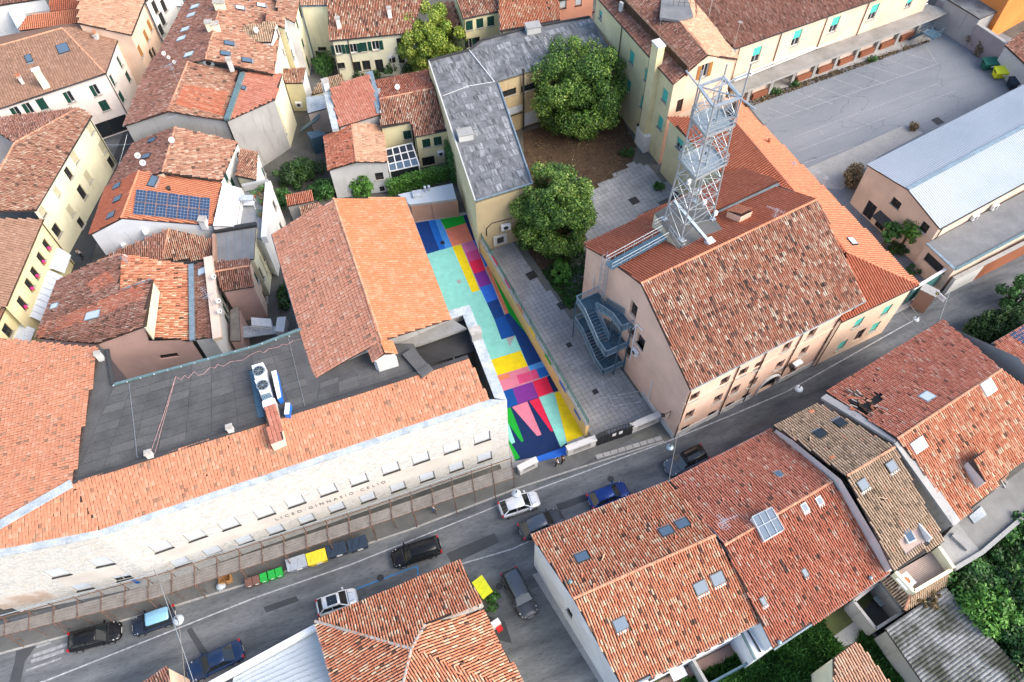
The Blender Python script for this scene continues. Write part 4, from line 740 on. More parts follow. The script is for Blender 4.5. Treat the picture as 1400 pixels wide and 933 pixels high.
# lightning wires and the loose red and white tape
w2 = None; mb = MB(); w1 = [rI(705, 235), rI(720, 360), rI(735, 490), rI(750, 640)]; mb.path(zpoly(w1, 13.42), 0.012, 'aluminium', 4); mb.out('lightning_wire', SR); mb = MB()
w1 = [hq(590, 15), hq(655, 270), hq(715, 530), hq(745, 640), hq(780, 800)]; mb.path(zpoly(w1, 13.42), 0.012, 'aluminium', 4)
mb.out('lightning_wire', SR)
for t in range(14): mb = MB(); mb.box(PX(155+t*18.5, 527.5-t*5.2, 13.52), (0.1, 0.1, 0.08), 'coping_metal'); mb.out('wire_clip', SR)
mplain('tape_redwhite', (0.62, 0.36, 0.33), 0.6, var=0.5)
mb = MB(); pts = [rI(820, 620), rI(890, 420), rI(960, 195), rI(990, 215), rI(1010, 190), rI(1030, 205), rI(1060, 170), rI(1085, 190), rI(1115, 180), rI(1150, 145), rI(1175, 150), rI(1190, 130), rI(1220, 140), rI(1260, 115), rI(1300, 110), rI(1330, 105), rI(1365, 80), hq(270, 160), hq(325, 180), hq(370, 140), hq(420, 130), hq(480, 120), hq(530, 85), hq(580, 90), hq(640, 50), hq(715, 35)]
mb.path(zpoly(pts, 13.38), 0.016, 'tape_redwhite', 4); mb.path(zpoly([rI(960, 200), rI(845, 620)], 13.4), 0.015, 'tape_redwhite', 4); mb.out('barrier_tape', SR)
# smooth band, inscription, fresco
def facade_pt(i, px, py):
    A, B = S['ends'][i]; d, n = S['dirs'][i]; h = hit(px, py, A, n); return (h-A).dot(d), h.z
def band(i, p0, p1, zc, h, m, name, proud=0.02, seams=0):
    A, B = S['ends'][i]; d, n = S['dirs'][i]; s0 = facade_pt(i, *p0)[0]; s1 = facade_pt(i, *p1)[0]; mb = MB(); o = Vector((A.x, A.y, zc-h/2))+d*s0-n*proud; mb.abox(o, d*(s1-s0), n*proud*0.9, Vector((0, 0, h)), m); return mb.out(name, SR)
zr1 = facade_pt(1, 490, 656)[1]; zr2 = facade_pt(1, 502.5, 680.5)[1]; zc = (zr1+zr2)/2+0.02; bh = zr1-zr2-1.75-0.3
band(1, (218, 760), (672, 612), zc, bh, 'travertine_smooth', 'stone_band'); band(0, (80, 795), (162, 778), zc, bh, 'travertine_smooth', 'stone_band')
mground('fresco', (0.62, 0.57, 0.51), (0.50, 0.38, 0.30), 0.9, 0.25, 10); mground('stone_edge', (0.5, 0.48, 0.44), (0.6, 0.58, 0.54), 1.0, 0.5)
band(0, (-20, 822), (60, 806), zr2+0.1, 2.6, 'fresco', 'fresco_panel')
def text_on(i, txt, p0, p1, z, size, m, parent, name):
    A, B = S['ends'][i]; d, n = S['dirs'][i]; s0 = facade_pt(i, *p0)[0]; s1 = facade_pt(i, *p1)[0]
    cu = bpy.data.curves.new(name, 'FONT'); cu.body = txt; cu.size = size; cu.extrude = 0.012; cu.align_x = 'CENTER'; cu.align_y = 'CENTER'; cu.space_character = 1.9; cu.materials.append(MATS[m])
    o = bpy.data.objects.new(name, cu); COL.objects.link(o); o.parent = parent; out_ = -n; X = Vector((0, 0, 1)).cross(out_); c = Vector((A.x, A.y, z))+d*((s0+s1)/2)+out_*0.035-org(parent)
    o.matrix_local = Matrix(((X.x, 0, out_.x, c.x), (X.y, 0, out_.y, c.y), (X.z, 1, out_.z, c.z), (0, 0, 0, 1)))
    bpy.context.view_layer.update(); wdt = o.dimensions.x
    if wdt > 0: cu.space_character *= 1.0; o.scale = (min(2.2, (s1-s0)/wdt), 1, 1)
    bpy.context.view_layer.update(); me = bpy.data.meshes.new_from_object(o.evaluated_get(bpy.context.evaluated_depsgraph_get())); o2 = link(name, me, parent, o.matrix_local.copy()); bpy.data.objects.remove(o); o2.name = name
    return o2
mplain('letter_bronze', (0.10, 0.09, 0.08), 0.6)
text_on(1, 'LICEO\u00b7GINNASIO\u00b7CELIO.', (378, 712), (532, 657), zc-0.1, 0.7, 'letter_bronze', SR, 'lettering')
mb = MB(); A, B = S['ends'][0]; d, n = S['dirs'][0]; s, z = facade_pt(0, 180, 792); o = Vector((A.x, A.y, z))+d*s-n*0.1; mb.abox(o, d*0.35, -n*0.06, Vector((0.05, 0, -0.9)), 'plastic_blue'); mb.out('blue_cloth', SR)

# the hall behind it
HL = house('hall', 'large gabled hall with mottled pink tiles left and plain orange tiles right', 'hall', {'a': (372.5, 320.5, 13.2), 'b': (430, 517, 13.2), 'r': (456, 272, 15.7), 's': (521.5, 466, None), 'c': (552.5, 270.5, 13.2), 'd': (615, 436.5, None)},
 [('absr', 'hall'), ('rsdc', 'hallnew')], ['ab', 'bsd', 'dc', 'cra'], 'plaster_grey', ridges=['rs'], gutters=['ab', 'cd'], gm='steel_blue', ov=0.2, zb=0)
mb = MB(); boxpx(mb, [rJ(640, 105), rJ(755, 72), rJ(768, 85), rJ(660, 118)], 12.6, 14.9, 'plaster_greywhite'); tr = mb.out('turret', HL['root'])
Pt = [PX(*rJ(640, 112), 14.9), PX(*rJ(700, 72), 15.6), PX(*rJ(672, 0), 15.6), PX(*rJ(608, 32), 14.9)]; Pu = [PX(*rJ(768, 70), 14.9), PX(*rJ(738, 5), 14.9), PX(*rJ(680, 0), 15.6), PX(*rJ(700, 72), 15.6)]
mb = MB(); mb.prism(Pt, 0.15, 'deck_clay'); mb.prism(Pu, 0.15, 'deck_clay'); mb.prism([PX(*rJ(640, 108), 14.88), PX(*rJ(700, 74), 15.5), PX(*rJ(768, 72), 14.88), PX(*rJ(700, 90), 14.88)], 0.05, 'plaster_greywhite'); t2 = mb.out('turret_roof', HL['root']); tile_object([([Pt[0], Pt[1], Pt[2], Pt[3]], ())], 'hall', t2); tile_object([(Pu, ())], 'hallnew', t2)
# ------------------------------------------------------------------ the pink building with the mast
def zon(px, py, A, B, C):
    n = (B-A).cross(C-A); h = hit(px, py, A, n); return h.z
_r, _s0, _a, _b, _c = PX(876, 388, 15.05), (1117.5, 273), PX(943.5, 533, 10.4), PX(1183, 411, 10.4), PX(797, 335, 10.4)
_s = hit(1117.5, 273, _a, (_b-_a).cross(_r-_a)); zs = _s.z
zm = zon(837.5, 359, _r, _s, _c); zn = zon(1062, 256, _r, _s, _c)
w0 = [(949.5, 542.6), (991, 521), (1016, 509), (1037, 500), (1076, 474), (1110, 456), (1152.8, 434)]
w1 = [(942.6, 567), (981.5, 545), (1005, 533), (1029, 523), (1066, 499), (1099, 480), (1135, 462.7)]
w2 = [(936, 587), (972.7, 567), (996.5, 555), (1019, 543), (1084, 506), (1122.7, 487)]
PK = house('pink_building', 'pink plaster building with a steel mast on its roof', 'building', {
 'a': (943.5, 533, 10.4), 'b': (1183, 411, 10.4), 'r': (876, 388, 15.05), 's': (1117.5, 273, None), 'm': (837.5, 359, zm), 'n': (1062, 256, zn), 'M': (834, 355.5, zm+0.45), 'N': (1066, 248, zn+0.45), 'c': (797, 335, 10.6), 'd': (1016, 229, None)},
 [('absr', 'pinkroof'), ('rsnm', 'newred'), ('MNdc', 'newred')], ['ab', 'bsd', 'dc', 'cra'], 'plaster_pink', ridges=['rs'], gutters=['ab'], gm='gutter_zinc', ov=0.3, depth=0.32, ridgem='ridge_new', wins=[
  (0, [(x, y, 1.05, 1.45, 'D') for x, y in w0]+[(x, y, 1.05, 1.45, 'D') for x, y in w1]+[(x, y, 1.05, 1.3, 'D') for x, y in w2]+[(1050, 526, 2.5, 3.0, 'A')]),
  (3, [(866, 424, 1.1, 2.1, 'd'), (863, 451, 1.0, 2.0, 'd'), (859, 481, 1.0, 2.0, 'd'), (876, 467, 1.2, 1.7, 'D')])])
KR = PK['root']
def on_wall(H, i, px, py, out=0.0):
    A, B = H['ends'][i]; d, n = H['dirs'][i]; return hit(px, py, A, n)-n*out
# trim on the street front: string course, plinth, downpipes, white arch
A, B = PK['ends'][0]; d, n = PK['dirs'][0]; Lk = (B-A).length
def course(H, i, z, h, t, m, name, s0=0.0, s1=None):
    A, B = H['ends'][i]; d, n = H['dirs'][i]; L = ((B-A).to_2d()).length; s1 = L if s1 is None else s1; mb = MB(); mb.abox(Vector((A.x, A.y, z))+d*s0-n*(t+0.002), d*(s1-s0), n*t, Vector((0, 0, h)), m); return mb.out(name, H['root'])
course(PK, 0, 0, 0.9, 0.06, 'plinth', 'plinth', 0, 9.6); course(PK, 0, 0, 0.9, 0.06, 'plinth', 'plinth', 12.6); course(PK, 0, 7.0, 0.12, 0.08, 'plaster_peach', 'string_course')
course(PK, 3, 0, 0.8, 0.06, 'plinth', 'plinth', 12.5)
def downpipe(H, i, s, m='dark_wood', ztop=None):
    A, B = H['ends'][i]; d, n = H['dirs'][i]; p = A+d*s-n*0.09; mb = MB(); mb.tube(Vector((p.x, p.y, 0.1)), Vector((p.x, p.y, (ztop or A.z-0.1))), 0.06, m, 6); mb.out('downpipe', H['root'])
for s in (0.15, 5.6, 8.7, 13.0, 19.3): downpipe(PK, 0, s)
c = on_wall(PK, 0, 1050, 526, 0.03); R0 = 1.35; mb = MB(); zc2 = c.z; prev = None
for k in range(13):
    t = math.pi*k/12; p = Vector((c.x, c.y, zc2+0.25))+d*(R0*math.cos(t))+Vector((0, 0, R0*math.sin(t)))
    if prev: mb.bar(prev, p, 0.26, 'plaster_white', 0.12)
    prev = p
for s in (-1, 1): mb.bar(Vector((c.x, c.y, zc2+0.25))+d*(R0*s), Vector((c.x, c.y, 0.1))+d*(R0*s), 0.26, 'plaster_white', 0.12)
mb.out('arch_surround', KR)
# gable fittings: white pipes, lamp, camera
def wallpipe(H, i, pp, r, m, name, out=0.08):
    mb = MB(); mb.path([on_wall(H, i, x, y, out) for x, y in pp], r, m, 5); mb.out(name, H['root'])
wallpipe(PK, 3, [(866, 450), (871, 443), (880, 452)], 0.06, 'white_paint', 'drain_pipe'); wallpipe(PK, 3, [(871, 443), (862, 492)], 0.07, 'white_paint', 'drain_pipe'); wallpipe(PK, 3, [(893, 521), (887, 546), (896, 560)], 0.05, 'white_paint', 'drain_pipe'); wallpipe(PK, 3, [(813, 376), (811, 403)], 0.05, 'white_paint', 'drain_pipe')
ac = on_wall(PK, 3, 871, 480, 0.25); ac_unit(KR, ac, math.atan2(GD.y, GD.x)+math.pi)
p = on_wall(PK, 3, 918.5, 562, 0.1); mb = MB(); mb.bar(p, p-PK['dirs'][3][1]*0.8, 0.05, 'iron_dark'); mb.box(p-PK['dirs'][3][1]*0.9, (0.35, 0.35, 0.12), 'iron_dark'); mb.bar(p, p-Vector((0, 0, 1.6)), 0.035, 'iron_dark'); mb.out('wall_lamp', KR)
p = on_wall(PK, 3, 797, 380, 0.1); mb = MB(); q_ = p-PK['dirs'][3][1]*0.9; mb.bar(p, q_, 0.06, 'iron_dark'); mb.box(q_, (0.35, 0.3, 0.2), 'iron_dark', 0.6); mb.box(p+Vector((0, 0, 0.1)), (0.3, 0.3, 0.2), 'iron_dark', 0.4); mb.out('floodlight', KR)
for x, y, z in ((1084, 490, 0),): 
    p = on_wall(PK, 0, 1086, 492, 0.5); mb = MB(); mb.box(p, (1.0, 0.5, 0.3), 'white_paint', math.atan2(d.y, d.x)); mb.box(p-d*0.8, (0.35, 0.35, 0.35), 'iron_dark', 0.4); mb.out('wall_lamp', KR)
# roof step gutter and small dormer
mb = MB(); a_, b_ = PX(836, 357, zm+0.12), PX(1064, 252, zn+0.12); mb.bar(a_, b_, 0.30, 'gutter_zinc', 0.22); mb.out('valley_gutter', KR)
p, n_, d_, e_ = on_face(PK, 'rsnm', 1016, 301); mb = MB(); o = p-e_*0.7-d_*0.2
mb.prism([o+Vector((0, 0, 0.9)), o+e_*1.4+Vector((0, 0, 0.9)), o+e_*1.4+d_*1.9+Vector((0, 0, 0.9)), o+d_*1.9+Vector((0, 0, 0.9))], 0.9, 'deck_clay', 'plaster_pink'); dm = mb.out('dormer', KR)
Qd = [o+d_*1.9+Vector((0, 0, 0.93)), o+e_*1.4+d_*1.9+Vector((0, 0, 0.93)), o+e_*1.4+Vector((0, 0, 1.2)), o+Vector((0, 0, 1.2))]; tile_object([(Qd, ())], 'new', dm)
antenna(KR, PX(1053, 312, 14.4), 2.6, ((2.6, 1.6), (1.2, 1.1))); antenna(KR, PX(1077, 246, 13.0), 2.4, ((0.3, 0.5),)); 
# mast platform
zp = 14.2
mb = MB(); pf = zpoly([(895, 292), (930, 343.5), (987.5, 314), (950, 262)], zp); mb.prism(pf, 2.6, 'pavement_dark', 'plaster_cream'); mb.prism([p+Vector((0, 0, 0.03)) for p in pf], 0.12, 'pavement_dark'); mb.out('mast_platform', KR)

# lattice mast: a thing of its own standing on the platform
zt = 29.2
Bq = [PX(908, 300, zp), PX(931, 328, zp), PX(974, 300, zp), PX(950, 275, zp)]; Tq = [PX(958.5, 119, zt), PX(976.7, 144, zt), PX(1010, 133, zt), PX(989, 108, zt)]
MT = root('lattice_mast', 'galvanised steel lattice mast with platforms on the red tiled roof', 'radio mast', sum(Bq, Vector())/4)
def lev(i, t): return Bq[i].lerp(Tq[i], t)
for i in range(4):
    mb = MB(); mb.tube(Bq[i], Tq[i], 0.085, 'galvanised', 8); lg = mb.out('leg', MT); mb = MB(); mb.box(Bq[i]+Vector((0, 0, 0.06)), (0.5, 0.5, 0.12), 'galvanised', 0.6); mb.out('foot_plate', lg)
NL = 8
for k in range(NL):
    t0, t1 = k/NL, (k+1)/NL; tm = (t0+t1)/2
    for i in range(4):
        j = (i+1) % 4; m_ = lev(i, tm).lerp(lev(j, tm), 0.5)
        mb = MB(); mb.bar(lev(i, t1), lev(j, t1), 0.085 if k % 3 == 2 else 0.06, 'galvanised'); mb.out('cross_bar', MT)
        mb = MB(); mb.bar(lev(i, t0), lev(j, t1), 0.038, 'galvanised'); mb.out('brace', MT); mb = MB(); mb.bar(lev(j, t0), lev(i, t1), 0.038, 'galvanised'); mb.out('brace', MT)
for t in (0.50, 0.80):
    P = [lev(i, t) for i in range(4)]; c = sum(P, Vector())/4; P = [c+(p-c)*1.12 for p in P]; mb = MB(); mb.prism(P, 0.12, 'galvanised'); pl = mb.out('platform', MT)
    for a, b in zip(P, P[1:]+P[:1]):
        mb = MB(); mb.bar(a+Vector((0, 0, 0.55)), b+Vector((0, 0, 0.55)), 0.05, 'galvanised'); mb.bar(a+Vector((0, 0, 1.1)), b+Vector((0, 0, 1.1)), 0.06, 'galvanised'); mb.bar(a, a+Vector((0, 0, 1.1)), 0.05, 'galvanised'); mb.bar(a+Vector((0, 0, 0.1)), b+Vector((0, 0, 0.1)), 0.03, 'galvanised', 0.16); mb.out('railing', pl)
    for i in range(5): a, b = P[0].lerp(P[1], (i+0.5)/5), P[3].lerp(P[2], (i+0.5)/5); mb = MB(); mb.bar(a+Vector((0, 0, 0.02)), b+Vector((0, 0, 0.02)), 0.03, 'gutter_zinc'); mb.out('floor_joint', pl)
# top frame, poles and antenna arms
c = sum(Tq, Vector())/4; P = [c+(p-c)*1.15 for p in Tq]
for a, b in zip(P, P[1:]+P[:1]): mb = MB(); mb.bar(a, b, 0.16, 'galvanised'); mb.out('top_beam', MT)
for a, b in ((0, 2), (1, 3)): mb = MB(); mb.bar(P[a], P[b], 0.1, 'galvanised'); mb.out('top_beam', MT)
for a, b in (((938, 97), (976.7, 146)), ((975, 122), (1024, 100)), ((1010, 133), (1033, 150)), ((989, 108), (1011, 133))):
    mb = MB(); mb.bar(PX(*a, zt), PX(*b, zt), 0.11, 'galvanised'); mb.out('antenna_arm', MT)
for i, (h0, h1) in enumerate(((-6.5, 1.5), (-2, 0.8), (-2.0, 3.2), (-1.5, 1.2))): mb = MB(); mb.tube(P[i]+Vector((0, 0, h0)), P[i]+Vector((0, 0, h1)), 0.07, 'galvanised', 6); mb.out('antenna_pole', MT)
bc = sum(Bq, Vector())/4; mb = MB(); mb.tube(bc+Vector((0.3, -0.5, 0)), c+Vector((0.2, -0.3, 0)), 0.09, 'galvanised', 6); mb.out('cable_pole', MT)
lad = MB(); l0, l1_ = bc+Vector((-0.5, 0.3, 0)), c+Vector((-0.35, 0.2, 0)); off = Vector((0.4, 0.25, 0))
lad.bar(l0, l1_, 0.05, 'galvanised'); lad.bar(l0+off, l1_+off, 0.05, 'galvanised')
for k in range(46): t = k/46; lad.bar(l0.lerp(l1_, t), l0.lerp(l1_, t)+off, 0.03, 'galvanised')
lad.out('ladder', MT)
for k in range(6): mb = MB(); cc = bc.lerp(c, 0.55+0.06*k)+Vector((0.15*(-1)**k, 0.1, 0)); mb.tube(cc, cc+Vector((0, 0, 0.28)), 0.06, 'iron_dark', 6); mb.out('cable_clamp', MT)
for x, y, z in ((942, 249, 18.2), (956, 262, 17.0), (963, 277, 15.2), (978, 292, 15.0)): mb = MB(); mb.box(PX(x, y, z), (0.4, 0.25, 0.5), 'ac_white', 0.5); mb.out('equipment_box', MT)
mb = MB(); mb.bar(PX(921, 275, 16.9), PX(968, 330, 14.9), 0.3, 'gutter_zinc', 0.25); mb.box(PX(970.5, 331, 14.75), (0.75, 0.7, 0.5), 'ac_white', 0.5); mb.out('cable_duct', MT)
# guard rail on the platform, catwalk and cage ladder
CW = root('roof_catwalk', 'galvanised catwalk with railings leading over the red tiles to the mast', 'catwalk', PX(868, 325, 13.6))
def rail(mb, a, b, h=1.0, n=6, m='galvanised', r=0.03, mids=(0.5,)):
    a = Vector(a); b = Vector(b); z = Vector((0, 0, 1)); mb.tube(a+z*h, b+z*h, r, m, 5)
    for k in mids: mb.tube(a+z*h*k, b+z*h*k, r*0.8, m, 5)
    for i in range(n+1): p = a.lerp(b, i/n); mb.tube(p, p+z*h, r, m, 5)
g0, g1 = PX(832, 365, 13.4), PX(908, 323, 14.1); gd = (g1-g0).normalized(); gs = Vector((-gd.y, gd.x, 0)).normalized()
mb = MB(); mb.bar(g0, g1, 0.95, 'steel_blue', 0.08); mb.out('walkway', CW)
for s in (-1, 1): mb = MB(); rail(mb, g0+gs*0.5*s, g1+gs*0.5*s); mb.out('railing', CW)
for pa, pb in (((914, 318), (930, 341)), ((930, 341), (936, 338)), ((893, 312), (904, 306))): mb = MB(); rail(mb, PX(*pa, zp), PX(*pb, zp), 1.0, 3); mb.out('railing', CW)
n3 = PK['dirs'][3][1]; wl = on_wall(PK, 3, 829, 400, 0.0); lp = Vector((wl.x, wl.y, 0))-n3*0.35; g3 = PK['dirs'][3][0]; mb = MB()
for s in (-0.28, 0.28): mb.bar(lp+g3*s+Vector((0, 0, 6.3)), lp+g3*s+Vector((0, 0, 13.9)), 0.05, 'galvanised')
for k in range(26): z = 6.4+0.29*k; mb.bar(lp+g3*-0.28+Vector((0, 0, z)), lp+g3*0.28+Vector((0, 0, z)), 0.03, 'galvanised')
mb.out('ladder', CW); mb = MB()
for k in range(8):
    z = 8.3+0.75*k; pr = None
    for j in range(9): t = math.pi*j/8; p = lp+g3*(0.42*math.cos(t))-n3*(0.1+0.55*math.sin(t))+Vector((0, 0, z)); (mb.bar(pr, p, 0.035, 'galvanised') if pr else None); pr = p
for j in (1, 3, 5, 7): t = math.pi*j/8; p = lp+g3*(0.42*math.cos(t))-n3*(0.1+0.55*math.sin(t)); mb.bar(p+Vector((0, 0, 8.3)), p+Vector((0, 0, 13.6)), 0.03, 'galvanised')
mb.out('ladder_cage', CW)

# steel fire stair on the gable
gA = PX(943.5, 533, 10.4); gA.z = 0; gS = Vector((GD.x, GD.y, 0)).normalized(); gN = -n3.normalized()
if gN.dot(Vector((-1, -0.5, 0))) < 0: gN = -gN
FS = root('fire_stair', 'blue grey steel fire escape stair zigzagging up the pink gable', 'staircase', gA+gS*12.5+gN*1.3)
def gp(s, t, z): return gA+gS*s+gN*(t-0.27)+Vector((0, 0, z))
SA, SB, SC2, SD = 9.4, 11.0, 14.0, 15.6; TW = 1.35; TO = 2.75
def landing(s0, s1, t0, t1, z):
    mb = MB(); mb.prism([gp(s0, t0, z), gp(s1, t0, z), gp(s1, t1, z), gp(s0, t1, z)], 0.12, 'steel_blue'); return mb.out('landing', FS)
def panel_rail(a, b, h=1.05):
    z = Vector((0, 0, 1)); mb = MB(); mb.bar(a+z*h, b+z*h, 0.075, 'steel_rail'); mb.bar(a+z*0.05, b+z*0.05, 0.06, 'steel_rail', 0.12); n = max(2, int((b-a).length/0.9))
    for i in range(n+1): p = a.lerp(b, i/n); mb.bar(p-z*0.1, p+z*h, 0.05, 'steel_rail')
    m = max(4, int((b-a).length/0.11))
    for i in range(1, m): p = a.lerp(b, i/m); mb.bar(p+z*0.08, p+z*(h-0.03), 0.03, 'steel_rail')
    mb.out('railing', FS)
def flight(s0, s1, t0, t1, z0, z1):
    n = 10; mb0 = gp(s0, t0, z0)
    for i in range(n):
        u = (i+0.5)/n; s = s0+(s1-s0)*u; z = z0+(z1-z0)*u; w_ = abs(s1-s0)/n*0.95; mb = MB(); mb.prism([gp(s-w_/2, t0+0.06, z), gp(s+w_/2, t0+0.06, z), gp(s+w_/2, t1-0.06, z), gp(s-w_/2, t1-0.06, z)], 0.05, 'steel_blue')
        e = s+(w_/2 if z1 < z0 else -w_/2)*(1 if s1 > s0 else -1); mb.bar(gp(e, t0+0.06, z+0.01), gp(e, t1-0.06, z+0.01), 0.03, 'steel_rail'); mb.out('step', FS)
    for t in (t0+0.03, t1-0.03): mb = MB(); mb.bar(gp(s0, t, z0-0.05), gp(s1, t, z1-0.05), 0.05, 'steel_rail', 0.24); mb.out('stringer', FS)
    for t in (t0+0.03, t1-0.03): panel_rail(gp(s0, t, z0), gp(s1, t, z1), 1.0)
for z, full in ((8.0, False), (4.5, True), (1.0, True)):
    landing(SA, SB, 0.05, TO if full else TW, z); t1 = TO if full else TW
    panel_rail(gp(SA, 0.05, z), gp(SA, t1, z)); panel_rail(gp(SA, t1, z), gp(SB, t1, z))
for z in (6.25, 2.75):
    landing(SC2, SD, 0.05, TO, z); panel_rail(gp(SD, 0.05, z), gp(SD, TO, z)); panel_rail(gp(SD, TO, z), gp(SC2, TO, z))
    flight(SB, SC2, 0.05, TW-0.05, z+1.75, z); flight(SC2, SB, TW+0.05, TO, z, z-1.75)
flight(SB, SB+1.8, 0.05, TW-0.05, 1.0, 0.1)
for s, t in ((SA, 0.2), (SA, TW), (SD, 0.2), (SD, TO), (SB, TW), (SC2, TW)): mb = MB(); mb.bar(gp(s, t, 0), gp(s, t, 7.9 if s < 12 else 6.2), 0.12, 'steel_blue'); mb.out('post', FS)

# ------------------------------------------------------------------ annex, yellow building, long pink wing
AN = house('annex', 'low wing with a bright orange hipped roof behind the pink building', 'building', {'a': (912, 160, 8.6), 'b': (1000, 250, None), 'r': (1002, 163, 11.0), 's': (1157.5, 345, 10.9), 'e': (1256, 389.5, 8.6), 'f': (1008, 136.5, None), 'g': (1150, 440, 8.6), 'h': (1100, 360, None)},
 [('rsef', 'new'), ('seg', 'newred'), ('rabhs', 'newred')], ['ge', 'ef', 'fra', 'ab'], 'plaster_peach', ridges=['rs', 'se'], ov=0.25, ridgem='ridge_new', gutters=['ef', 'ge'], wins=[(0, [(1174, 441, 1.1, 1.5, 'T'), (1212, 424, 1.1, 1.6, 'T'), (1151, 472, 1.1, 1.6, 'T'), (1175, 458, 1.1, 2.0, 'd'), (1196, 447, 1.1, 1.6, 'T')]), (3, [(929, 197, 1.2, 1.6, 't')])], wmats={3: 'plaster_yellow'})
skylight(AN, 'rsef', 1164, 331, 1.0, 0.9, 'glass_pale'); vent(AN, 'rsef', 1051, 196, 0.5, 0.16); antenna(AN['root'], PX(1108, 258, 10.6), 2.6, ((2.2, 0.6),)); antenna(AN['root'], PX(1121, 263, 10.2), 2.2, ((1.2, 0.5),))
YB = house('yellow_building', 'tall yellow plaster building with turquoise shutters and a chimney stack', 'building', {'a': (812, -9, 12.6), 'b': (921, 115, 12.6), 'r': (967.5, 76, 14.6), 's': (890, -18, None), 'e': (1009, 81, 12.8), 'f': (930, -20, None)},
 [('abrs', 'dusky'), ('rsfe', 'peach')], ['ab', 'bre', 'ef', 'fsa'], 'plaster_yellow', ov=0.25, gutters=['ab'], wins=[(0, [(821, 21, 0.8, 1.2, 't'), (863.7, 78.5, 1.1, 1.7, 'T'), (884.5, 104, 1.1, 1.7, 'T'), (909, 131, 1.1, 1.7, 'T'), (859, 117, 1.1, 1.7, 'T'), (878.7, 141, 1.1, 1.8, 'T'), (902.7, 168, 1.1, 1.8, 'T'), (872, 178, 1.0, 1.9, 'd')]), (1, [(963, 97, 1.0, 1.9, 'b'), (929, 145, 0.9, 1.9, 'd')])], wmats={1: 'plaster_peach'}, ridges=['rs'])
# chimney stack standing against the yellow wall
mb = MB(); p = on_wall(YB, 0, 880, 190, 0.02); dd, nn = YB['dirs'][0]; o = on_wall(YB, 0, 897, 98, 0.0); o = Vector((o.x, o.y, 0))-dd*0.65-nn*0.75
mb.abox(o, dd*1.35, nn*0.9, Vector((0, 0, 15.2)), 'plaster_yellow'); mb.abox(o-dd*0.08-nn*0.08+Vector((0, 0, 15.2)), dd*1.51, nn*1.06, Vector((0, 0, 0.18)), 'plaster_greywhite'); mb.out('chimney_stack', YB['root'])
mb = MB(); mb.abox(o-dd*0.4-nn*0.06, dd*2.3, nn*0.9, Vector((0, 0, 2.6)), 'plaster_white'); mb.out('stack_base', YB['root'])
downpipe(YB, 0, 6.8); downpipe(YB, 0, 13.6)
wl = [PX(843, -6, 13.9), PX(940, 97, 13.75)]; mb = MB(); mb.bar(wl[0], wl[1], 0.12, 'dark_wood', 1.1); mb.bar(wl[0]+Vector((0, 0, 0.62)), wl[1]+Vector((0, 0, 0.62)), 0.3, 'rust', 0.1)
for k in range(9): p = wl[0].lerp(wl[1], k/8); mb.bar(p-Vector((0, 0, 0.7)), p+Vector((0, 0, 0.6)), 0.2, 'rust')
mb.out('snow_barrier', YB['root'])
for x, y in ((849, 13), (882, 38)): p = PX(x, y, 13.3); mb = MB(); mb.box((p.x, p.y, 13.6), (0.3, 0.5, 1.3), 'plaster_greywhite', 0.7); mb.out('roof_stanchion', YB['root'])
LW = house('pink_wing', 'long pale pink wing with turquoise roller shutters facing the car park', 'building', {'a': (1004, 67, 8.3), 'b': (1290, -33, 8.3), 'r': (925, -14, 12.0), 's': (1160, -95, None)},
 [('absr', 'dusky')], ['ab', 'bs', 'ra'], 'plaster_peach', ov=0.25, gutters=['ab'], wins=[(0, [(1034, 75, 1.35, 2.4, 't'), (1089, 52, 1.35, 2.4, 't'), (1141, 34, 1.35, 2.4, 't'), (1194, 17, 1.35, 2.4, 't'), (1243, 4, 1.1, 1.5, 't')])])
for s in (7.5, 15.0, 22): downpipe(LW, 0, s)
mb = MB(); mb.bar(PX(932, -5, 11.8), PX(990, 66, 9.2), 1.0, 'felt_mid', 0.9); mb.bar(PX(990, 66, 9.2), PX(1003, 76, 8.8), 0.8, 'felt_mid', 0.9); mb.out('roof_parapet', LW['root'])
mb = MB(); rail(mb, PX(920, 8, 15.2), PX(950, 10, 15.2), 1.0, 4, 'rust'); rail(mb, PX(950, 10, 15.2), PX(951, 25, 15.0), 1.0, 2, 'rust'); mb.out('roof_railing', LW['root'])
mb = MB(); mb.prism(zpoly([(905, -8), (938, -10), (948, 22), (928, 28), (902, 24)], 15.0), 0.3, 'felt_mid'); mb.out('roof_terrace', LW['root'])
antenna(LW['root'], PX(968, 28, 10.6), 3.0, ((0.3, 0.6),)); antenna(LW['root'], PX(1004, 62, 8.8), 3.4, ((1.0, 0.4),)); antenna(LW['root'], PX(901, 44, 13.6), 4.0, ((1.0, 0.2),), 'galvanised')
PO = root('portico', 'long flat concrete canopy with a low brick wall beside the car park', 'portico', PX(1160, 80, 0))
mb = MB(); mb.prism(zpoly([(1000, 113), (1050, 94), (1267, 6), (1302, 14), (1272, 27), (1050, 113), (1004, 131)], 3.0), 0.3, 'lean_slab', 'concrete'); mb.out('roof_slab', PO)
mb = MB(); mb.tube(PX(1004, 107, 3.6), PX(1268, 1, 3.6), 0.14, 'white_paint', 6); mb.tube(PX(1004, 111, 3.3), PX(1268, 5, 3.3), 0.1, 'white_paint', 6); mb.out('pipe', PO)
f0, f1 = PX(1004, 129.5, 3.0), PX(1270, 26.5, 3.0); f0.z = f1.z = 0; fd = (f1-f0); fl_ = fd.length; fd.normalize(); fn = Vector((-fd.y, fd.x, 0))
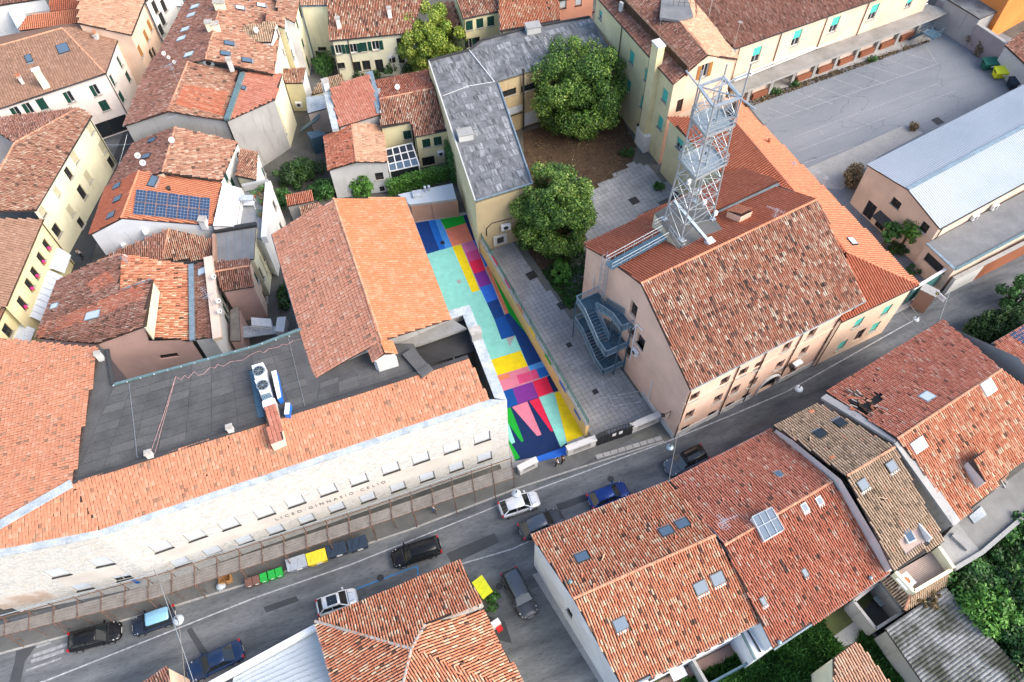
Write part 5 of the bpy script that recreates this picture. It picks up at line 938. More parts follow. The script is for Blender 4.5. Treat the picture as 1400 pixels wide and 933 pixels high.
for k in range(9):
    s0, s1 = fl_*k/9+0.4, fl_*(k+1)/9-0.9
    if k != 2: mb = MB(); mb.abox(f0+fd*s0+fn*0.5, fd*(s1-s0), fn*0.3, Vector((0, 0, 0.95)), 'brick_red'); mb.abox(f0+fd*s0+fn*0.9+Vector((0, 0, 0.95)), fd*(s1-s0), fn*0.2, Vector((0, 0, 1.6)), 'plaster_beige'); mb.out('brick_wall', PO)
    mb = MB(); mb.abox(f0+fd*(s1+0.1)+fn*0.45, fd*0.5, fn*0.4, Vector((0, 0, 2.7)), 'concrete'); mb.out('pillar', PO)
ac_unit(PO, PX(1024, 101, 3.4), 0.4)

# ------------------------------------------------------------------ metal roofed hall, lean-to and gate on the right
WH = house('metal_roof_hall', 'beige hall with a pale corrugated metal roof beside the car park', 'hall', {'a': (1185, 225, 6.3), 'r': (1241, 259, 7.75), 'e': (1285, 313, 6.3), 's': (1470, 136, None), 'b': (1470, 80, 6.3), 'f': (1470, 212, None)},
 [('absr', 'sheet_white'), ('refs', 'sheet_white')], ['are', 'ef', 'fsb', 'ba'], 'plaster_beige', ov=0.15, gutters=['ef'], fascia='dark_wood', wins=[(0, [(1225, 278, 1.3, 1.0, 'D'), (1187, 291, 1.4, 2.4, 'd'), (1203, 308, 1.3, 2.4, 'd'), (1264, 311, 1.0, 1.2, 'D')])])
def ribs(H, key, sp, m, h=0.05, wd=0.05, name='roof_rib'):
    P = face_of(H, key); n, d, e = frame(P); o = P[0]; Q = [((p-o).dot(e), (p-o).dot(d)) for p in P]; u = min(x for x, y in Q)+sp/2; mb = MB()
    while u < max(x for x, y in Q):
        xs = []
        for (xa, ya), (xb, yb) in zip(Q, Q[1:]+Q[:1]):
            if (xa > u) != (xb > u): xs.append(ya+(yb-ya)*(u-xa)/(xb-xa))
        if len(xs) >= 2:
            a = o+e*u+d*min(xs)+n*h*0.5; b = o+e*u+d*max(xs)+n*h*0.5; mb.bar(a, b, wd, m, h)
        u += sp
    ob = mb.out(name, H['roof']); ob['kind'] = 'stuff'
for k in WH['faces']: ribs(WH, k, 0.28, 'sheet_white')
mb = MB(); mb.bar(WH['pts']['r']+Vector((0, 0, 0.08)), WH['pts']['s']+Vector((0, 0, 0.08)), 0.45, 'gutter_zinc', 0.06); mb.out('ridge_cap', WH['roof'])
p = on_wall(WH, 0, 1211, 299, 0.5); mb = MB(); dd, nn = WH['dirs'][0]; mb.prism([p-dd*1.1+nn*0.5+Vector((0, 0, 0.4)), p+dd*1.1+nn*0.5+Vector((0, 0, 0.4)), p+dd*1.1-nn*0.6, p-dd*1.1-nn*0.6], 0.1, 'asphalt_dark'); mb.out('door_canopy', WH['root'])
LT = house('lean_to', 'flat grey roofed lean-to against the beige hall', 'building', {'a': (1267, 333, 4.2), 'b': (1306, 369, 4.2), 'c': (1470, 282, 4.2), 'd': (1470, 225, 4.2)}, [('abcd', 'felt_mid')], ['ab', 'bc'], 'plaster_beige', ov=0.15, fascia='rust', wins=[(0, [(1276, 360, 2.4, 1.3, 'd'), (1262, 348, 0.9, 0.7, 'D')])])
mb = MB(); mb.bar(PX(1267, 333, 4.3), PX(1306, 369, 4.3), 0.3, 'gutter_zinc', 0.12); mb.bar(PX(1306, 369, 4.3), PX(1470, 282, 4.3), 0.25, 'gutter_green', 0.12); mb.out('roof_edging', LT['root'])
for x, y in ((1333, 297), (1360, 283)): ac_unit(LT['root'], PX(x, y, 4.6), 0.5)
TW_ = root('street_wall', 'grey boundary wall with a patch of bare red brick along the bending street', 'wall', PX(1350, 360, 0))
wp = [(1291, 404), (1330, 384), (1400, 348), (1480, 305)]
for (a, b), m in zip(zip(wp[:-1], wp[1:]), ('plaster_greywhite', 'brick_red', 'brick_red')):
    A_, B_ = PX(*a, 0), PX(*b, 0); dd = (B_-A_); nn = Vector((-dd.y, dd.x, 0)).normalized()*0.4; mb = MB(); mb.abox(A_, dd, nn, Vector((0, 0, 2.7)), m); mb.abox(A_+Vector((0, 0, 2.702)), dd, nn*1.1, Vector((0, 0, 0.12)), 'concrete'); mb.out('wall_section', TW_)
GT = root('sliding_gate', 'steel gate with a white top beam between pillars by the archway corner', 'gate', PX(1262, 405, 0))
a, b = PX(1232, 420, 0), PX(1305, 375, 0)
mb = MB(); mb.bar(a+Vector((0, 0, 3.3)), b+Vector((0, 0, 3.3)), 0.25, 'white_paint', 0.3); mb.out('top_beam', GT); mb = MB(); mb.bar(a+Vector((0, 0, 2.6)), b+Vector((0, 0, 2.6)), 0.15, 'mesh_green', 0.5); mb.bar(a+Vector((0, 0, 1.2)), b+Vector((0, 0, 1.2)), 0.06, 'mesh_green', 1.6); mb.out('gate_leaf', GT)
p = PX(1255, 420, 0); mb = MB(); mb.box((p.x, p.y, 1.5), (1.0, 1.6, 3.0), 'brick_pink', 0.9); mb.box((p.x, p.y, 3.05), (1.15, 1.75, 0.12), 'concrete', 0.9); mb.out('pillar', GT)
# retaining wall, orange house and outbuilding in the far right corner
RWL = root('lilac_wall', 'weathered lilac grey wall behind the containers at the car park edge', 'wall', PX(1340, 70, 0)); A_, B_ = PX(1268, 28, 0), PX(1415, 130, 0); dd = B_-A_; nn = Vector((-dd.y, dd.x, 0)).normalized()
mb = MB(); mb.abox(A_+nn*0.0, dd, nn*0.5, Vector((0, 0, 3.4)), 'wall_lilac'); mb.abox(A_+Vector((0, 0, 3.402)), dd, nn*0.55, Vector((0, 0, 0.15)), 'plaster_grey'); mb.out('wall_section', RWL)
house('orange_house', 'bright orange house in the far right corner', 'house', {'a': (1330, -60, 9), 'b': (1392, -22, 9), 'c': (1480, -70, 9), 'd': (1400, -110, 9)}, [('abcd', 'tile_dusky')], ['ab', 'bc'], 'plaster_orange', ov=0.0, zb=0)
house('outbuilding', 'low outbuilding with a bluish felt roof before the orange house', 'outbuilding', {'a': (1294, -2, 4.5), 'b': (1340, 26, 4.5), 'c': (1368, 14, 4.5), 'd': (1320, -14, 4.5)}, [('abcd', 'felt_grey')], ['ab', 'bc', 'cd'], 'plaster_grey', ov=0.1)
house('tiled_shed', 'shed with dusky red tiles at the right edge of the car park', 'shed', {'a': (1374, 62, 3.6), 'b': (1420, 105, 3.6), 'c': (1440, 60, 4.6), 'd': (1402, 40, None)}, [('abcd', 'dusky')], ['ab', 'da'], 'plaster_greywhite', ov=0.1)

# ------------------------------------------------------------------ tiled houses on the near side of the street
H1 = house('tiled_house', 'white walled house with cream and orange tiles and five roof windows beside the driveway', 'house', {'a': (726, 732.5, 7.6), 'b': (914, 659, 7.6), 'r': (783.7, 818.7, 10.2), 's': (977.5, 732.5, None), 'd': (852, 942, 7.0), 'c': (1046, 846, None)},
 [('absr', 'house'), ('rscd', 'house')], ['ab', 'bsc', 'cd', 'dra'], 'plaster_bluewhite', ridges=['rs'], gutters=['ab', 'cd'], gm='gutter_zinc', ov=0.22, wins=[(3, [(779, 837, 0.8, 1.0, 'D'), (783, 848, 0.9, 0.7, 'W')])])
for x, y in ((796, 763.5), (911, 728), (933, 718)): skylight(H1, 'absr', x, y, 1.15, 0.9)
for x, y in ((847.5, 853), (957, 803), (980, 791)): skylight(H1, 'rscd', x, y, 1.15, 1.0)
vent(H1, 'absr', 779, 798, 0.5, 0.13, 'gutter_green'); mb = MB(); p = PX(986, 722, 10.6)
antenna(H1['root'], p, 1.8, ((0.4, 1.7), (2.2, 1.3), (1.2, 0.9)))
H2 = house('tiled_house', 'house with a worn red roof and a large glazed lantern on its ridge', 'house', {'a': (914.5, 659.5, 7.2), 'b': (1055, 587, 7.2), 'r': (990, 746, 9.9), 's': (1137.5, 659, None), 'd': (1057.5, 887, 6.6), 'c': (1215.5, 782.5, None)},
 [('absr', 'salmon'), ('rscd', 'red')], ['ab', 'bsc', 'cd', 'dra'], 'plaster_bluewhite', ridges=['rs'], gutters=['ab', 'cd'], gm='gutter_zinc', ov=0.22)
for x, y in ((1065, 650), (1119, 685), (1099, 694)): skylight(H2, 'absr' if y < 660 else 'rscd', x, y, 0.55, 0.7, 'glass_blue', 'gutter_zinc')
for x, y in ((1042, 822), (1099, 783)): skylight(H2, 'rscd', x, y, 0.5, 0.7, 'glass_blue', 'gutter_dark')
Lp = [PX(1028, 707, 10.4), PX(1055, 694, 10.4), PX(1072, 724, 9.9), PX(1045, 740, 9.9)]; mb = MB(); mb.prism(Lp, 0.9, 'glass_blue', 'white_paint'); ln = mb.out('roof_lantern', H2['root'])
for i in range(4): mb = MB(); t = i/3; mb.bar(Lp[0].lerp(Lp[1], t)+Vector((0, 0, 0.04)), Lp[3].lerp(Lp[2], t)+Vector((0, 0, 0.04)), 0.06, 'coping_metal'); mb.out('glazing_bar', ln)
for t in (0, 0.45, 1): mb = MB(); mb.bar(Lp[0].lerp(Lp[3], t)+Vector((0, 0, 0.05)), Lp[1].lerp(Lp[2], t)+Vector((0, 0, 0.05)), 0.06, 'coping_metal'); mb.out('glazing_bar', ln)
vent(H2, 'rscd', 1188, 792, 0.4, 0.12, 'gutter_zinc'); vent(H2, 'rscd', 1064, 880, 0.4, 0.14, 'gutter_zinc')
H3 = house('tiled_house', 'house with pale tan tiles, a roof terrace and dark roof windows', 'house', {'a': (1058, 583.5, 8.4), 'b': (1119, 552.5, 8.4), 'r': (1157.5, 651, 10.9), 's': (1222.5, 612, None), 'd': (1221, 780, 8.2), 'c': (1290, 738, None)},
 [('absr', 'tan'), ('rscd', 'tan')], ['ab', 'bsc', 'cd', 'dra'], 'plaster_greywhite', ridges=['rs'], gutters=['ab', 'cd'], ov=0.2, holes={'rscd': [[(1226, 738), (1256, 717), (1268, 742), (1239, 762)]]}, ridgem='ridge_clay')
for k, x, y in (('absr', 1149, 580), ('absr', 1121, 595), ('rscd', 1178, 663), ('rscd', 1217, 638)): skylight(H3, k, x, y, 0.95, 0.9, 'glass_dark' if k == 'absr' else 'glass_blue', 'gutter_dark', 0.25)
mb = MB(); T4 = [on_face(H3, 'rscd', x, y)[0]+Vector((0, 0, 0.02)) for x, y in ((1226, 738), (1256, 717), (1268, 742), (1239, 762))]; mb.poly(T4, 'deck_wood'); mb.bar(T4[0], T4[3], 0.1, 'iron_dark', 0.2); mb.bar(T4[1], T4[2], 0.15, 'steel_blue', 0.5); mb.bar(T4[3], T4[2], 0.2, 'gutter_dark', 0.15); mb.out('roof_terrace', H3['root'])
mb = MB(); c = on_face(H3, 'rscd', 1246, 733)[0]; mb.abox(c+Vector((-0.5, -0.7, 0.05)), (0.7, 0.3, 0), (-0.3, 1.1, 0), (0, 0, 0.2), 'white_paint'); mb.abox(c+Vector((-0.42, -0.6, 0.253)), (0.56, 0.24, 0), (-0.25, 0.95, 0), (0, 0, 0.03), 'glass_blue'); a_, b_ = T4[1], T4[2]; mb.hexa([a_, b_, b_+Vector((-0.12, 0, 0)), a_+Vector((-0.12, 0, 0)), a_+Vector((0, 0, 0.2)), b_+Vector((0, 0, 1.0)), b_+Vector((-0.12, 0, 1.0)), a_+Vector((-0.12, 0, 0.2))], 'white_paint'); mb.out('rooflight_box', H3['root'])
for i, (x, y) in enumerate(((1110, 564.5), (1138, 628))):
    p = on_face(H3, 'absr', x, y)[0]; mb = MB(); mb.box(p+Vector((0, 0, 0.1)), (0.5, 0.45, 0.06), 'clay_pot', 0.4); mb.out('replaced_tile', H3['root'])
HOLE = [(1159, 543), (1165, 549), (1170, 546), (1178, 552), (1186, 545), (1192, 547), (1197, 538), (1205, 538), (1207, 546), (1200, 556), (1190, 566), (1181, 567), (1170, 559), (1160, 551)]
H4 = house('tiled_house', 'large house with a dark hole broken through its faded red roof', 'house', {'a': (1130, 536.5, 8.2), 'b': (1290, 438.5, 8.2), 'r': (1226, 600.5, 11.2), 's': (1369, 505.5, None), 'd': (1337, 684, 8.4), 'c': (1400, 627, None), 'e': (1310, 712, 7.6), 't': (1440, 560, None)},
 [('absr', 'salmon'), ('rstce', 'house')], ['ab', 'bst', 'era'], 'plaster_grey', ridges=['rs'], gutters=['ab'], ov=0.25, holes={'absr': [HOLE]})
skylight(H4, 'absr', 1267.5, 544, 1.1, 1.0, 'glass_pale', 'gutter_zinc'); 
for x, y, w_, l in ((1254, 609, 1.4, 1.0), (1349, 530, 1.3, 1.2)): skylight(H4, 'rstce', x, y, w_, l, 'glass_pale', 'white_paint', 0.3, False)
# broken roof: flat black sheet paints the unlit inside, snapped rafters over it
vo = [on_face(H4, 'absr', x, y)[0] for x, y in HOLE]
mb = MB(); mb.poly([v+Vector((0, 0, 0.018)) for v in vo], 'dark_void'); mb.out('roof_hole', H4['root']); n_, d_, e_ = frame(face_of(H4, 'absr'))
for i in range(22):
    p = random.choice(vo).lerp(random.choice(vo), random.random()); mb = MB(); l = random.uniform(0.5, 1.5); v = (d_*random.choice([1, -1])+e_*random.uniform(-0.5, 0.5)+n_*random.uniform(-0.1, 0.25)).normalized()*l; mb.bar(p+n_*0.05, p+v+n_*0.08, 0.09, random.choice(['dark_wood', 'mortar', 'dark_wood'])); mb.out('broken_rafter', H4['root'])
for i in range(14): p = random.choice(vo)+e_*random.uniform(-0.5, 0.5)+d_*random.uniform(-0.3, 0.3)+n_*0.08; mb = MB(); mb.abox(p, e_*0.18+n_*random.uniform(0, 0.08), d_*0.4+e_*random.uniform(-0.15, 0.15), n_*0.05, random.choice(['clay_pot', 'ridge_clay', 'dark_wood'])); mb.out('loose_tile', H4['root'])
mb = MB(); mb.bar(PX(1126, 543, 8.3), PX(1226, 603, 10.9), 0.7, 'plaster_grey', 0.3); mb.bar(PX(1226, 603, 10.9), PX(1307, 716, 7.7), 0.9, 'plaster_grey', 0.3); mb.out('gable_verge', H4['root'])
p, n_, d_, e_ = on_face(H4, 'rstce', 1333, 640); mb = MB(); o = p-e_*1.0-d_*0.7; mb.prism([o+Vector((0, 0, 0.9)), o+e_*2+Vector((0, 0, 0.9)), o+e_*2+d_*2.2+Vector((0, 0, 1.5)), o+d_*2.2+Vector((0, 0, 1.5))], 2.0, 'deck_clay', 'plaster_greywhite'); dm = mb.out('dormer', H4['root']); tile_object([([o+d_*2.2+Vector((0, 0, 1.52)), o+e_*2+d_*2.2+Vector((0, 0, 1.52)), o+e_*2+Vector((0, 0, 1.6)), o+Vector((0, 0, 1.6))], ())], 'house', dm)
H5 = house('red_roof_shed', 'shed with an even dark red tiled roof and solar panels at the right edge', 'shed', {'a': (1357, 471, 6.0), 'b': (1430, 428, 6.0), 'c': (1480, 520, 7.2), 'd': (1400, 548, None)}, [('abcd', 'salmon')], ['ab', 'da'], 'plaster_greywhite', ov=0.1, gutters=['ab'], gm='gutter_green')
mb = MB(); p, n_, d_, e_ = on_face(H5, 'abcd', 1402, 460); mb.abox(p-e_*1.2-d_*0.9+n_*0.12, e_*2.4, d_*1.8, n_*0.05, 'solar_cell'); mb.out('solar_panel', H5['root'])
# flat concrete roof with rubble, terrace, court, corrugated shed, small tiled house
CR = house('concrete_annex', 'flat grey concrete roof with rubble behind the house with the roof hole', 'outbuilding', {'a': (1305, 716, 5.0), 'b': (1340, 686, 5.0), 'c': (1400, 640, 5.0), 'd': (1440, 670, 5.0), 'e': (1342, 756, 5.0)}, [('abcde', 'lean_slab')], ['ea', 'de'], 'plaster_grey', ov=0.05)
mb = MB(); mb.bar(PX(1342, 756, 5.15), PX(1440, 672, 5.15), 0.35, 'concrete', 0.35); mb.bar(PX(1305, 778, 5.15), PX(1342, 756, 5.15), 0.35, 'concrete', 0.35); mb.out('roof_kerb', CR['root'])
mb = MB(); mb.prism(zpoly([(1284, 742), (1308, 714), (1343, 757), (1306, 777)], 5.05), 0.3, 'concrete'); mb.out('lower_slab', CR['root'])
mb = MB(); p = PX(1312, 742, 5.05)
mb.bar(PX(1303, 731, 5.2), PX(1324, 751, 5.2), 0.5, 'plaster_grey', 0.3); mb.out('trough', CR['root'])
for i in range(26):
    x, y = random.gauss(1360, 9), random.gauss(663, 6); p = PX(x, y, 5.05); mb = MB(); a_ = random.uniform(0, 3.14); mb.bar(p, p+Vector((math.cos(a_), math.sin(a_), random.uniform(0, 0.5)))*random.uniform(0.3, 0.9), 0.1, random.choice(['mortar', 'clay_pot', 'plaster_grey', 'ridge_clay'])); mb.out('rubble', CR['root'])
mb = MB(); mb.prism(zpoly([(1325, 706), (1342, 692), (1349, 704), (1332, 716)], 5.12), 0.08, 'coping_metal'); mb.out('sheet_panel', CR['root'])
TR = root('roof_terrace_house', 'small tiled house with a white walled plank terrace behind the tan roof', 'house', PX(1250, 800, 0))
zt_ = 4.6; tq = zpoly([(1219, 786), (1275, 754), (1295, 783), (1244, 813)], zt_); mb = MB(); mb.prism([p for p in tq], 4.6, 'plaster_white', 'plaster_cream'); mb.out('wall', TR); cT = sum(tq, Vector())/4
for i in range(14):
    a_ = tq[0].lerp(tq[3], i/14+0.004); b_ = tq[1].lerp(tq[2], i/14+0.004); c_ = tq[1].lerp(tq[2], (i+1)/14-0.004); d_ = tq[0].lerp(tq[3], (i+1)/14-0.004); mb = MB(); mb.prism([p+Vector((0, 0, 0.05)) for p in (a_, b_, c_, d_)], 0.05, 'deck_wood'); mb.out('deck_board', TR)
for a_, b_, h in ((tq[0], tq[3], 0.9), (tq[3], tq[2], 0.9), (tq[2], tq[1], 1.3)): mb = MB(); mb.bar(a_+Vector((0, 0, h/2)), b_+Vector((0, 0, h/2)), 0.28, 'plaster_cream', h); mb.out('parapet', TR)
sk = [PX(1200, 790, 3.0), PX(1238, 836, 2.6), PX(1297, 794, 2.6)]; mb = MB(); q1 = [tq[3]+Vector((0, 0, 0.1)), tq[2]+Vector((0, 0, 0.1)), PX(1298, 794, 3.4), PX(1237, 834, 3.4)]; q0 = [tq[0]+Vector((0, 0, 0.1)), tq[3]+Vector((0, 0, 0.1)), PX(1237, 834, 3.4), PX(1204, 791, 3.4)]
mb.prism(q1, 0.15, 'deck_clay'); mb.prism(q0, 0.15, 'deck_clay'); rr = mb.out('roof', TR); tile_object([([q1[3], q1[2], q1[1], q1[0]], ())], 'tan', rr); tile_object([([q0[3], q0[2], q0[1], q0[0]], ())], 'tan', rr); mb = MB(); ridge_caps(mb, q0[2], q0[1]); mb.out('ridge_tiles', rr)
mb = MB(); mb.bar(PX(1237, 836, 3.3), PX(1298, 796, 3.3), 0.15, 'gutter_dark'); mb.out('gutter', TR)
tb = root('table', 'square white table with a red top on the plank terrace', 'table', PX(1239, 795, zt_)); p = PX(1239, 794.5, zt_+0.7); mb = MB(); mb.box(p, (1.2, 1.1, 0.07), 'white_paint', 0.55); mb.out('table_top', tb); mb = MB(); mb.tube(p+Vector((0, 0, 0.036)), p+Vector((0, 0, 0.06)), 0.32, 'clay_pot', 14); mb.out('tray', tb)
for sx in (-0.45, 0.45):
    for sy in (-0.4, 0.4): mb = MB(); mb.box(p+Vector((sx, sy, -0.35)), (0.08, 0.08, 0.68), 'white_paint', 0.55); mb.out('leg', tb)
ct = root('court_wall', 'low grey wall with a steel frame round the dark little court', 'wall', PX(1200, 830, 0)); cp = zpoly([(1168, 822), (1202, 795), (1235, 836), (1198, 860)], 2.4)
for a_, b_ in zip(cp, cp[1:]+cp[:1]): mb = MB(); mb.bar(a_-Vector((0, 0, 1.2)), b_-Vector((0, 0, 1.2)), 0.25, 'plaster_grey', 2.4); mb.out('wall_section', ct)
sheet('court_floor', [(1168, 845), (1205, 812), (1240, 850), (1200, 882)], 0.006, 'asphalt_dark', label='dark floor of the little walled court')
p = PX(1208, 817, 1.0); bn = root('garden_table', 'blue table in the dark little court', 'table', Vector((p.x, p.y, 0))); mb = MB(); mb.box((p.x, p.y, 0.75), (1.4, 0.9, 0.06), 'gutter_zinc', 0.55); mb.out('table_top', bn)
for sx, sy in ((-.6, -.35), (.6, -.35), (.6, .35), (-.6, .35)): mb = MB(); mb.box((p.x+sx*0.85-sy*.52, p.y+sx*.52+sy*.85, 0.36), (0.06, 0.06, 0.72), 'iron_dark'); mb.out('leg', bn)
CS = house('corrugated_shed', 'shed with a mossy grey corrugated roof by the green trees', 'shed', {'a': (1210, 860, 3.6), 'b': (1292, 803, 3.6), 'c': (1420, 945, 3.2), 'd': (1290, 975, None)}, [('abcd', 'asbestos')], ['da', 'ab', 'bc'], 'plaster_grey', ov=0.2)
def corrug(H, key, w_, m, name='corrugated_sheet'):
    P = face_of(H, key); n = newell(P); e = (P[1]-P[0]).normalized(); d = n.cross(e).normalized()
    if d.dot(P[2]-P[1]) < 0: d = -d
    o = P[0]; Q = [((p-o).dot(e), (p-o).dot(d)) for p in P]; v0, v1 = min(y for x, y in Q), max(y for x, y in Q); mb = MB(); v = v0+0.02
    def span(v):
        xs = []
        for (xa, ya), (xb, yb) in zip(Q, Q[1:]+Q[:1]):
            if (ya > v) != (yb > v): xs.append(xa+(xb-xa)*(v-ya)/(yb-ya))
        return (min(xs), max(xs)) if len(xs) > 1 else None
    while v < v1-w_:
        s = [span(v+w_*k/4) for k in range(5)]
        if all(s):
            for k in range(4):
                h0, h1 = (0.01+0.11*math.sin(math.pi*k/4), 0.01+0.11*math.sin(math.pi*(k+1)/4)); a = v+w_*k/4; b = v+w_*(k+1)/4
                mb.poly([o+e*s[k][0]+d*a+n*h0, o+e*s[k][1]+d*a+n*h0, o+e*s[k+1][1]+d*b+n*h1, o+e*s[k+1][0]+d*b+n*h1], m)
        v += w_*1.0
    ob = mb.out(name, H['roof']); ob['kind'] = 'stuff'
corrug(CS, 'abcd', 0.30, 'asbestos')
H6 = house('small_tiled_house', 'small house with coarse pink tiles at the bottom right edge', 'house', {'r': (1170.5, 876.5, 6.4), 's': (1139, 899.5, 6.4), 'a': (1222, 940, 4.6), 'b': (1140, 990, None), 'c': (1080, 945, 4.6)}, [('srab', 'peach')], ['ra', 'ab', 'bs', 'sr'], 'plaster_cream', ov=0.15)
H7 = house('hipped_house', 'house with a hipped tile roof of pale pink canal tiles at the bottom middle', 'house', {'a': (431, 850, 6.6), 'b': (629, 767.5, 6.6), 'v': (659, 824, None), 'w': (581, 855, None), 'p': (562.5, 887.5, 9.3), 'd': (460, 950, 6.6), 'e': (545, 960, None), 'f': (722, 950, 6.5), 'g': (660, 834, None)},
 [('abvwp', 'house'), ('aped', 'house'), ('fgwp', 'house'), ('pef', 'house')], ['ab', 'bv', 'vg', 'gf', 'fed', 'da'], 'plaster_cream', ridges=['ap', 'pw', 'pe'], gutters=['ab'], ov=0.2, ridgem='mortar')
mb = MB(); mb.bar(PX(659, 826, 6.9), PX(582, 857, 8.1), 0.55, 'mortar', 0.35); mb.out('verge', H7['root'])
H8 = house('metal_roof_shed', 'long shed with a white standing seam metal roof at the bottom edge', 'shed', {'a': (320, 925, 4.2), 'b': (434, 862, 4.2), 'c': (462, 952, 4.6), 'd': (300, 1000, None)}, [('abcd', 'sheet_white')], ['ab'], 'plaster_white', ov=0.0)
P8 = face_of(H8, 'abcd')
for i in range(11):
    t = (i+0.5)/11; mb = MB(); mb.bar(P8[0].lerp(P8[3], t)+Vector((0, 0, 0.04)), P8[1].lerp(P8[2], t)+Vector((0, 0, 0.04)), 0.05, 'coping_metal', 0.07); mb.out('roof_seam', H8['roof'])
mb = MB(); mb.bar(PX(200, 985, 4.6), PX(432, 858, 4.6), 0.45, 'white_paint', 0.5); mb.out('parapet', H8['root'])
H9 = house('corner_house', 'small house with an orange wall and brown tiles at the bottom left edge', 'house', {'a': (160, 960, 5.5), 'b': (229, 911.5, 5.5), 'c': (236, 960, 6.2), 'd': (190, 990, None)}, [('abcd', 'dusky')], ['bc', 'ab'], 'plaster_peach', ov=0.05)
# garden behind the white house
sheet('garden_ground', [(850, 952), (1060, 860), (1215, 800), (1300, 790), (1420, 690), (1900, 500), (2100, 1100), (850, 1250)], 0.003, 'grass_soil', label='weedy green garden ground behind the near houses')
sheet('patio', [(870, 948), (1000, 880), (1030, 920), (930, 975)], 0.010, 'terrace_tile', label='reddish tiled patio behind the white house')
grass_patch('grass', 'long green weeds behind the white house patio', [(880, 960), (1030, 885), (1122, 845), (1135, 868), (1150, 888), (1070, 965)], 26000, 0.45, 'leaf_green')
grass_patch('grass', 'green weeds between the small tiled house and the court wall', [(1178, 862), (1212, 890), (1240, 945), (1210, 960), (1170, 880)], 9000, 0.45, 'leaf_green')
grass_patch('grass', 'tall green weeds beside the corrugated shed', [(1290, 800), (1420, 700), (1420, 930), (1400, 900)], 12000, 0.5, 'leaf_green')
sheet('concrete_path', [(1140, 870), (1175, 845), (1200, 870), (1150, 885)], 0.012, 'concrete', label='broken concrete path in the weedy garden')
AW = root('garden_annex', 'small white annex with a notched top behind the white house', 'annex', PX(1040, 880, 0)); mb = MB(); mb.prism(zpoly([(1010, 860), (1044, 848), (1056, 886), (1032, 902)], 4.0), 4.0, 'plaster_bluewhite'); mb.out('wall', AW); mb = MB(); mb.bar(PX(1012, 862, 4.1), PX(1033, 902, 4.1), 0.2, 'gutter_green', 0.15); mb.bar(PX(1022, 862, 4.1), PX(1040, 892, 4.1), 0.12, 'gutter_dark', 0.1); mb.out('roof_edging', AW)
bf = root('balcony', 'white balcony rail along the back of the white house', 'balcony', PX(960, 890, 3.5)); mb = MB(); mb.bar(PX(878, 933, 5.2), PX(1010, 864, 5.2), 0.5, 'white_paint', 0.12); mb.out('ledge', bf)
for k in range(7): mb = MB(); p = PX(890+k*19, 926.5-k*9.9, 5.35); mb.box(p, (0.5, 0.4, 0.2), 'gutter_dark', 0.45); mb.out('shutter_box', bf)
gwl = root('garden_wall', 'dark fence with a pale post between the patios', 'fence', PX(950, 920, 0)); mb = MB(); mb.bar(PX(945, 905, 1.0), PX(965, 940, 1.0), 0.25, 'plaster_grey', 2.0); mb.bar(PX(966, 938, 1.0), PX(1030, 903, 1.0), 0.15, 'steel_blue', 1.8); mb.out('fence_panel', gwl)
# ------------------------------------------------------------------ the old town on the left and at the top
N1 = house('corner_house', 'white pink house with a brown flat tiled hip roof at the top left', 'house', {'a': (-60, 168, 8.9), 'b': (143.8, 100.5, 8.9), 'c': (168, 33, 8.9), 'r': (85, 39, 11.0), 's': (-60, 80, None), 'e': (84, 34.5, 10.9), 'f': (-60, 70, 10.6)},
 [('abrs', 'brown'), ('bcr', 'brown')], ['ab', 'bc'], 'plaster_whitepink', ridges=['rb', 'sr'], gutters=['ab', 'bc'], ov=0.25, wins=[
  (0, [(22.5, 154.5, 0.95, 1.6, 'h'), (38.7, 149, 0.95, 1.6, 'h'), (57.5, 142.5, 0.95, 1.6, 'G'), (94.5, 133, 0.95, 1.6, 'h'), (130, 123.7, 0.95, 1.6, 'h'), (142.5, 144.5, 1.0, 1.5, 'G'), (33, 170, 0.9, 1.4, 'D'), (50, 165, 0.9, 1.4, 'D'), (67, 160, 0.9, 1.4, 'D'), (152, 176, 5.0, 2.4, 'd')]),
  (1, [(170.7, 66, 0.95, 1.6, 'G'), (163.7, 84, 0.95, 1.6, 'h'), (183, 90.5, 0.95, 1.8, 'h'), (154, 109, 0.95, 1.6, 'h'), (175, 105, 0.95, 1.4, 'G'), (166, 132.5, 0.95, 1.5, 'G')])])
skylight(N1, 'abrs', 86.7, 67.5, 1.4, 1.5); skylight(N1, 'abrs', 40, 81, 0.8, 1.2); chimney(N1, 'abrs', 64, 120, 2.6, 0.8, 0.5, 'plaster_cream', 'plaster_white'); chimney(N1, 'abrs', 32, 115, 1.0, 0.4, 0.3, 'plaster_greywhite', 'mortar', 2); chimney(N1, 'bcr', 133, 53, 0.6, 0.7, 0.4, 'plaster_greywhite', 'mortar', 2)
mb = MB(); mb.prism([PX(-60, 80, 10.9), PX(85, 39, 11.0), PX(167, 32, 8.95), PX(84, 33.5, 9.6), PX(-60, 62, 9.6)], 0.2, 'tile_brownflat'); mb.out('rear_slope', N1['root'])
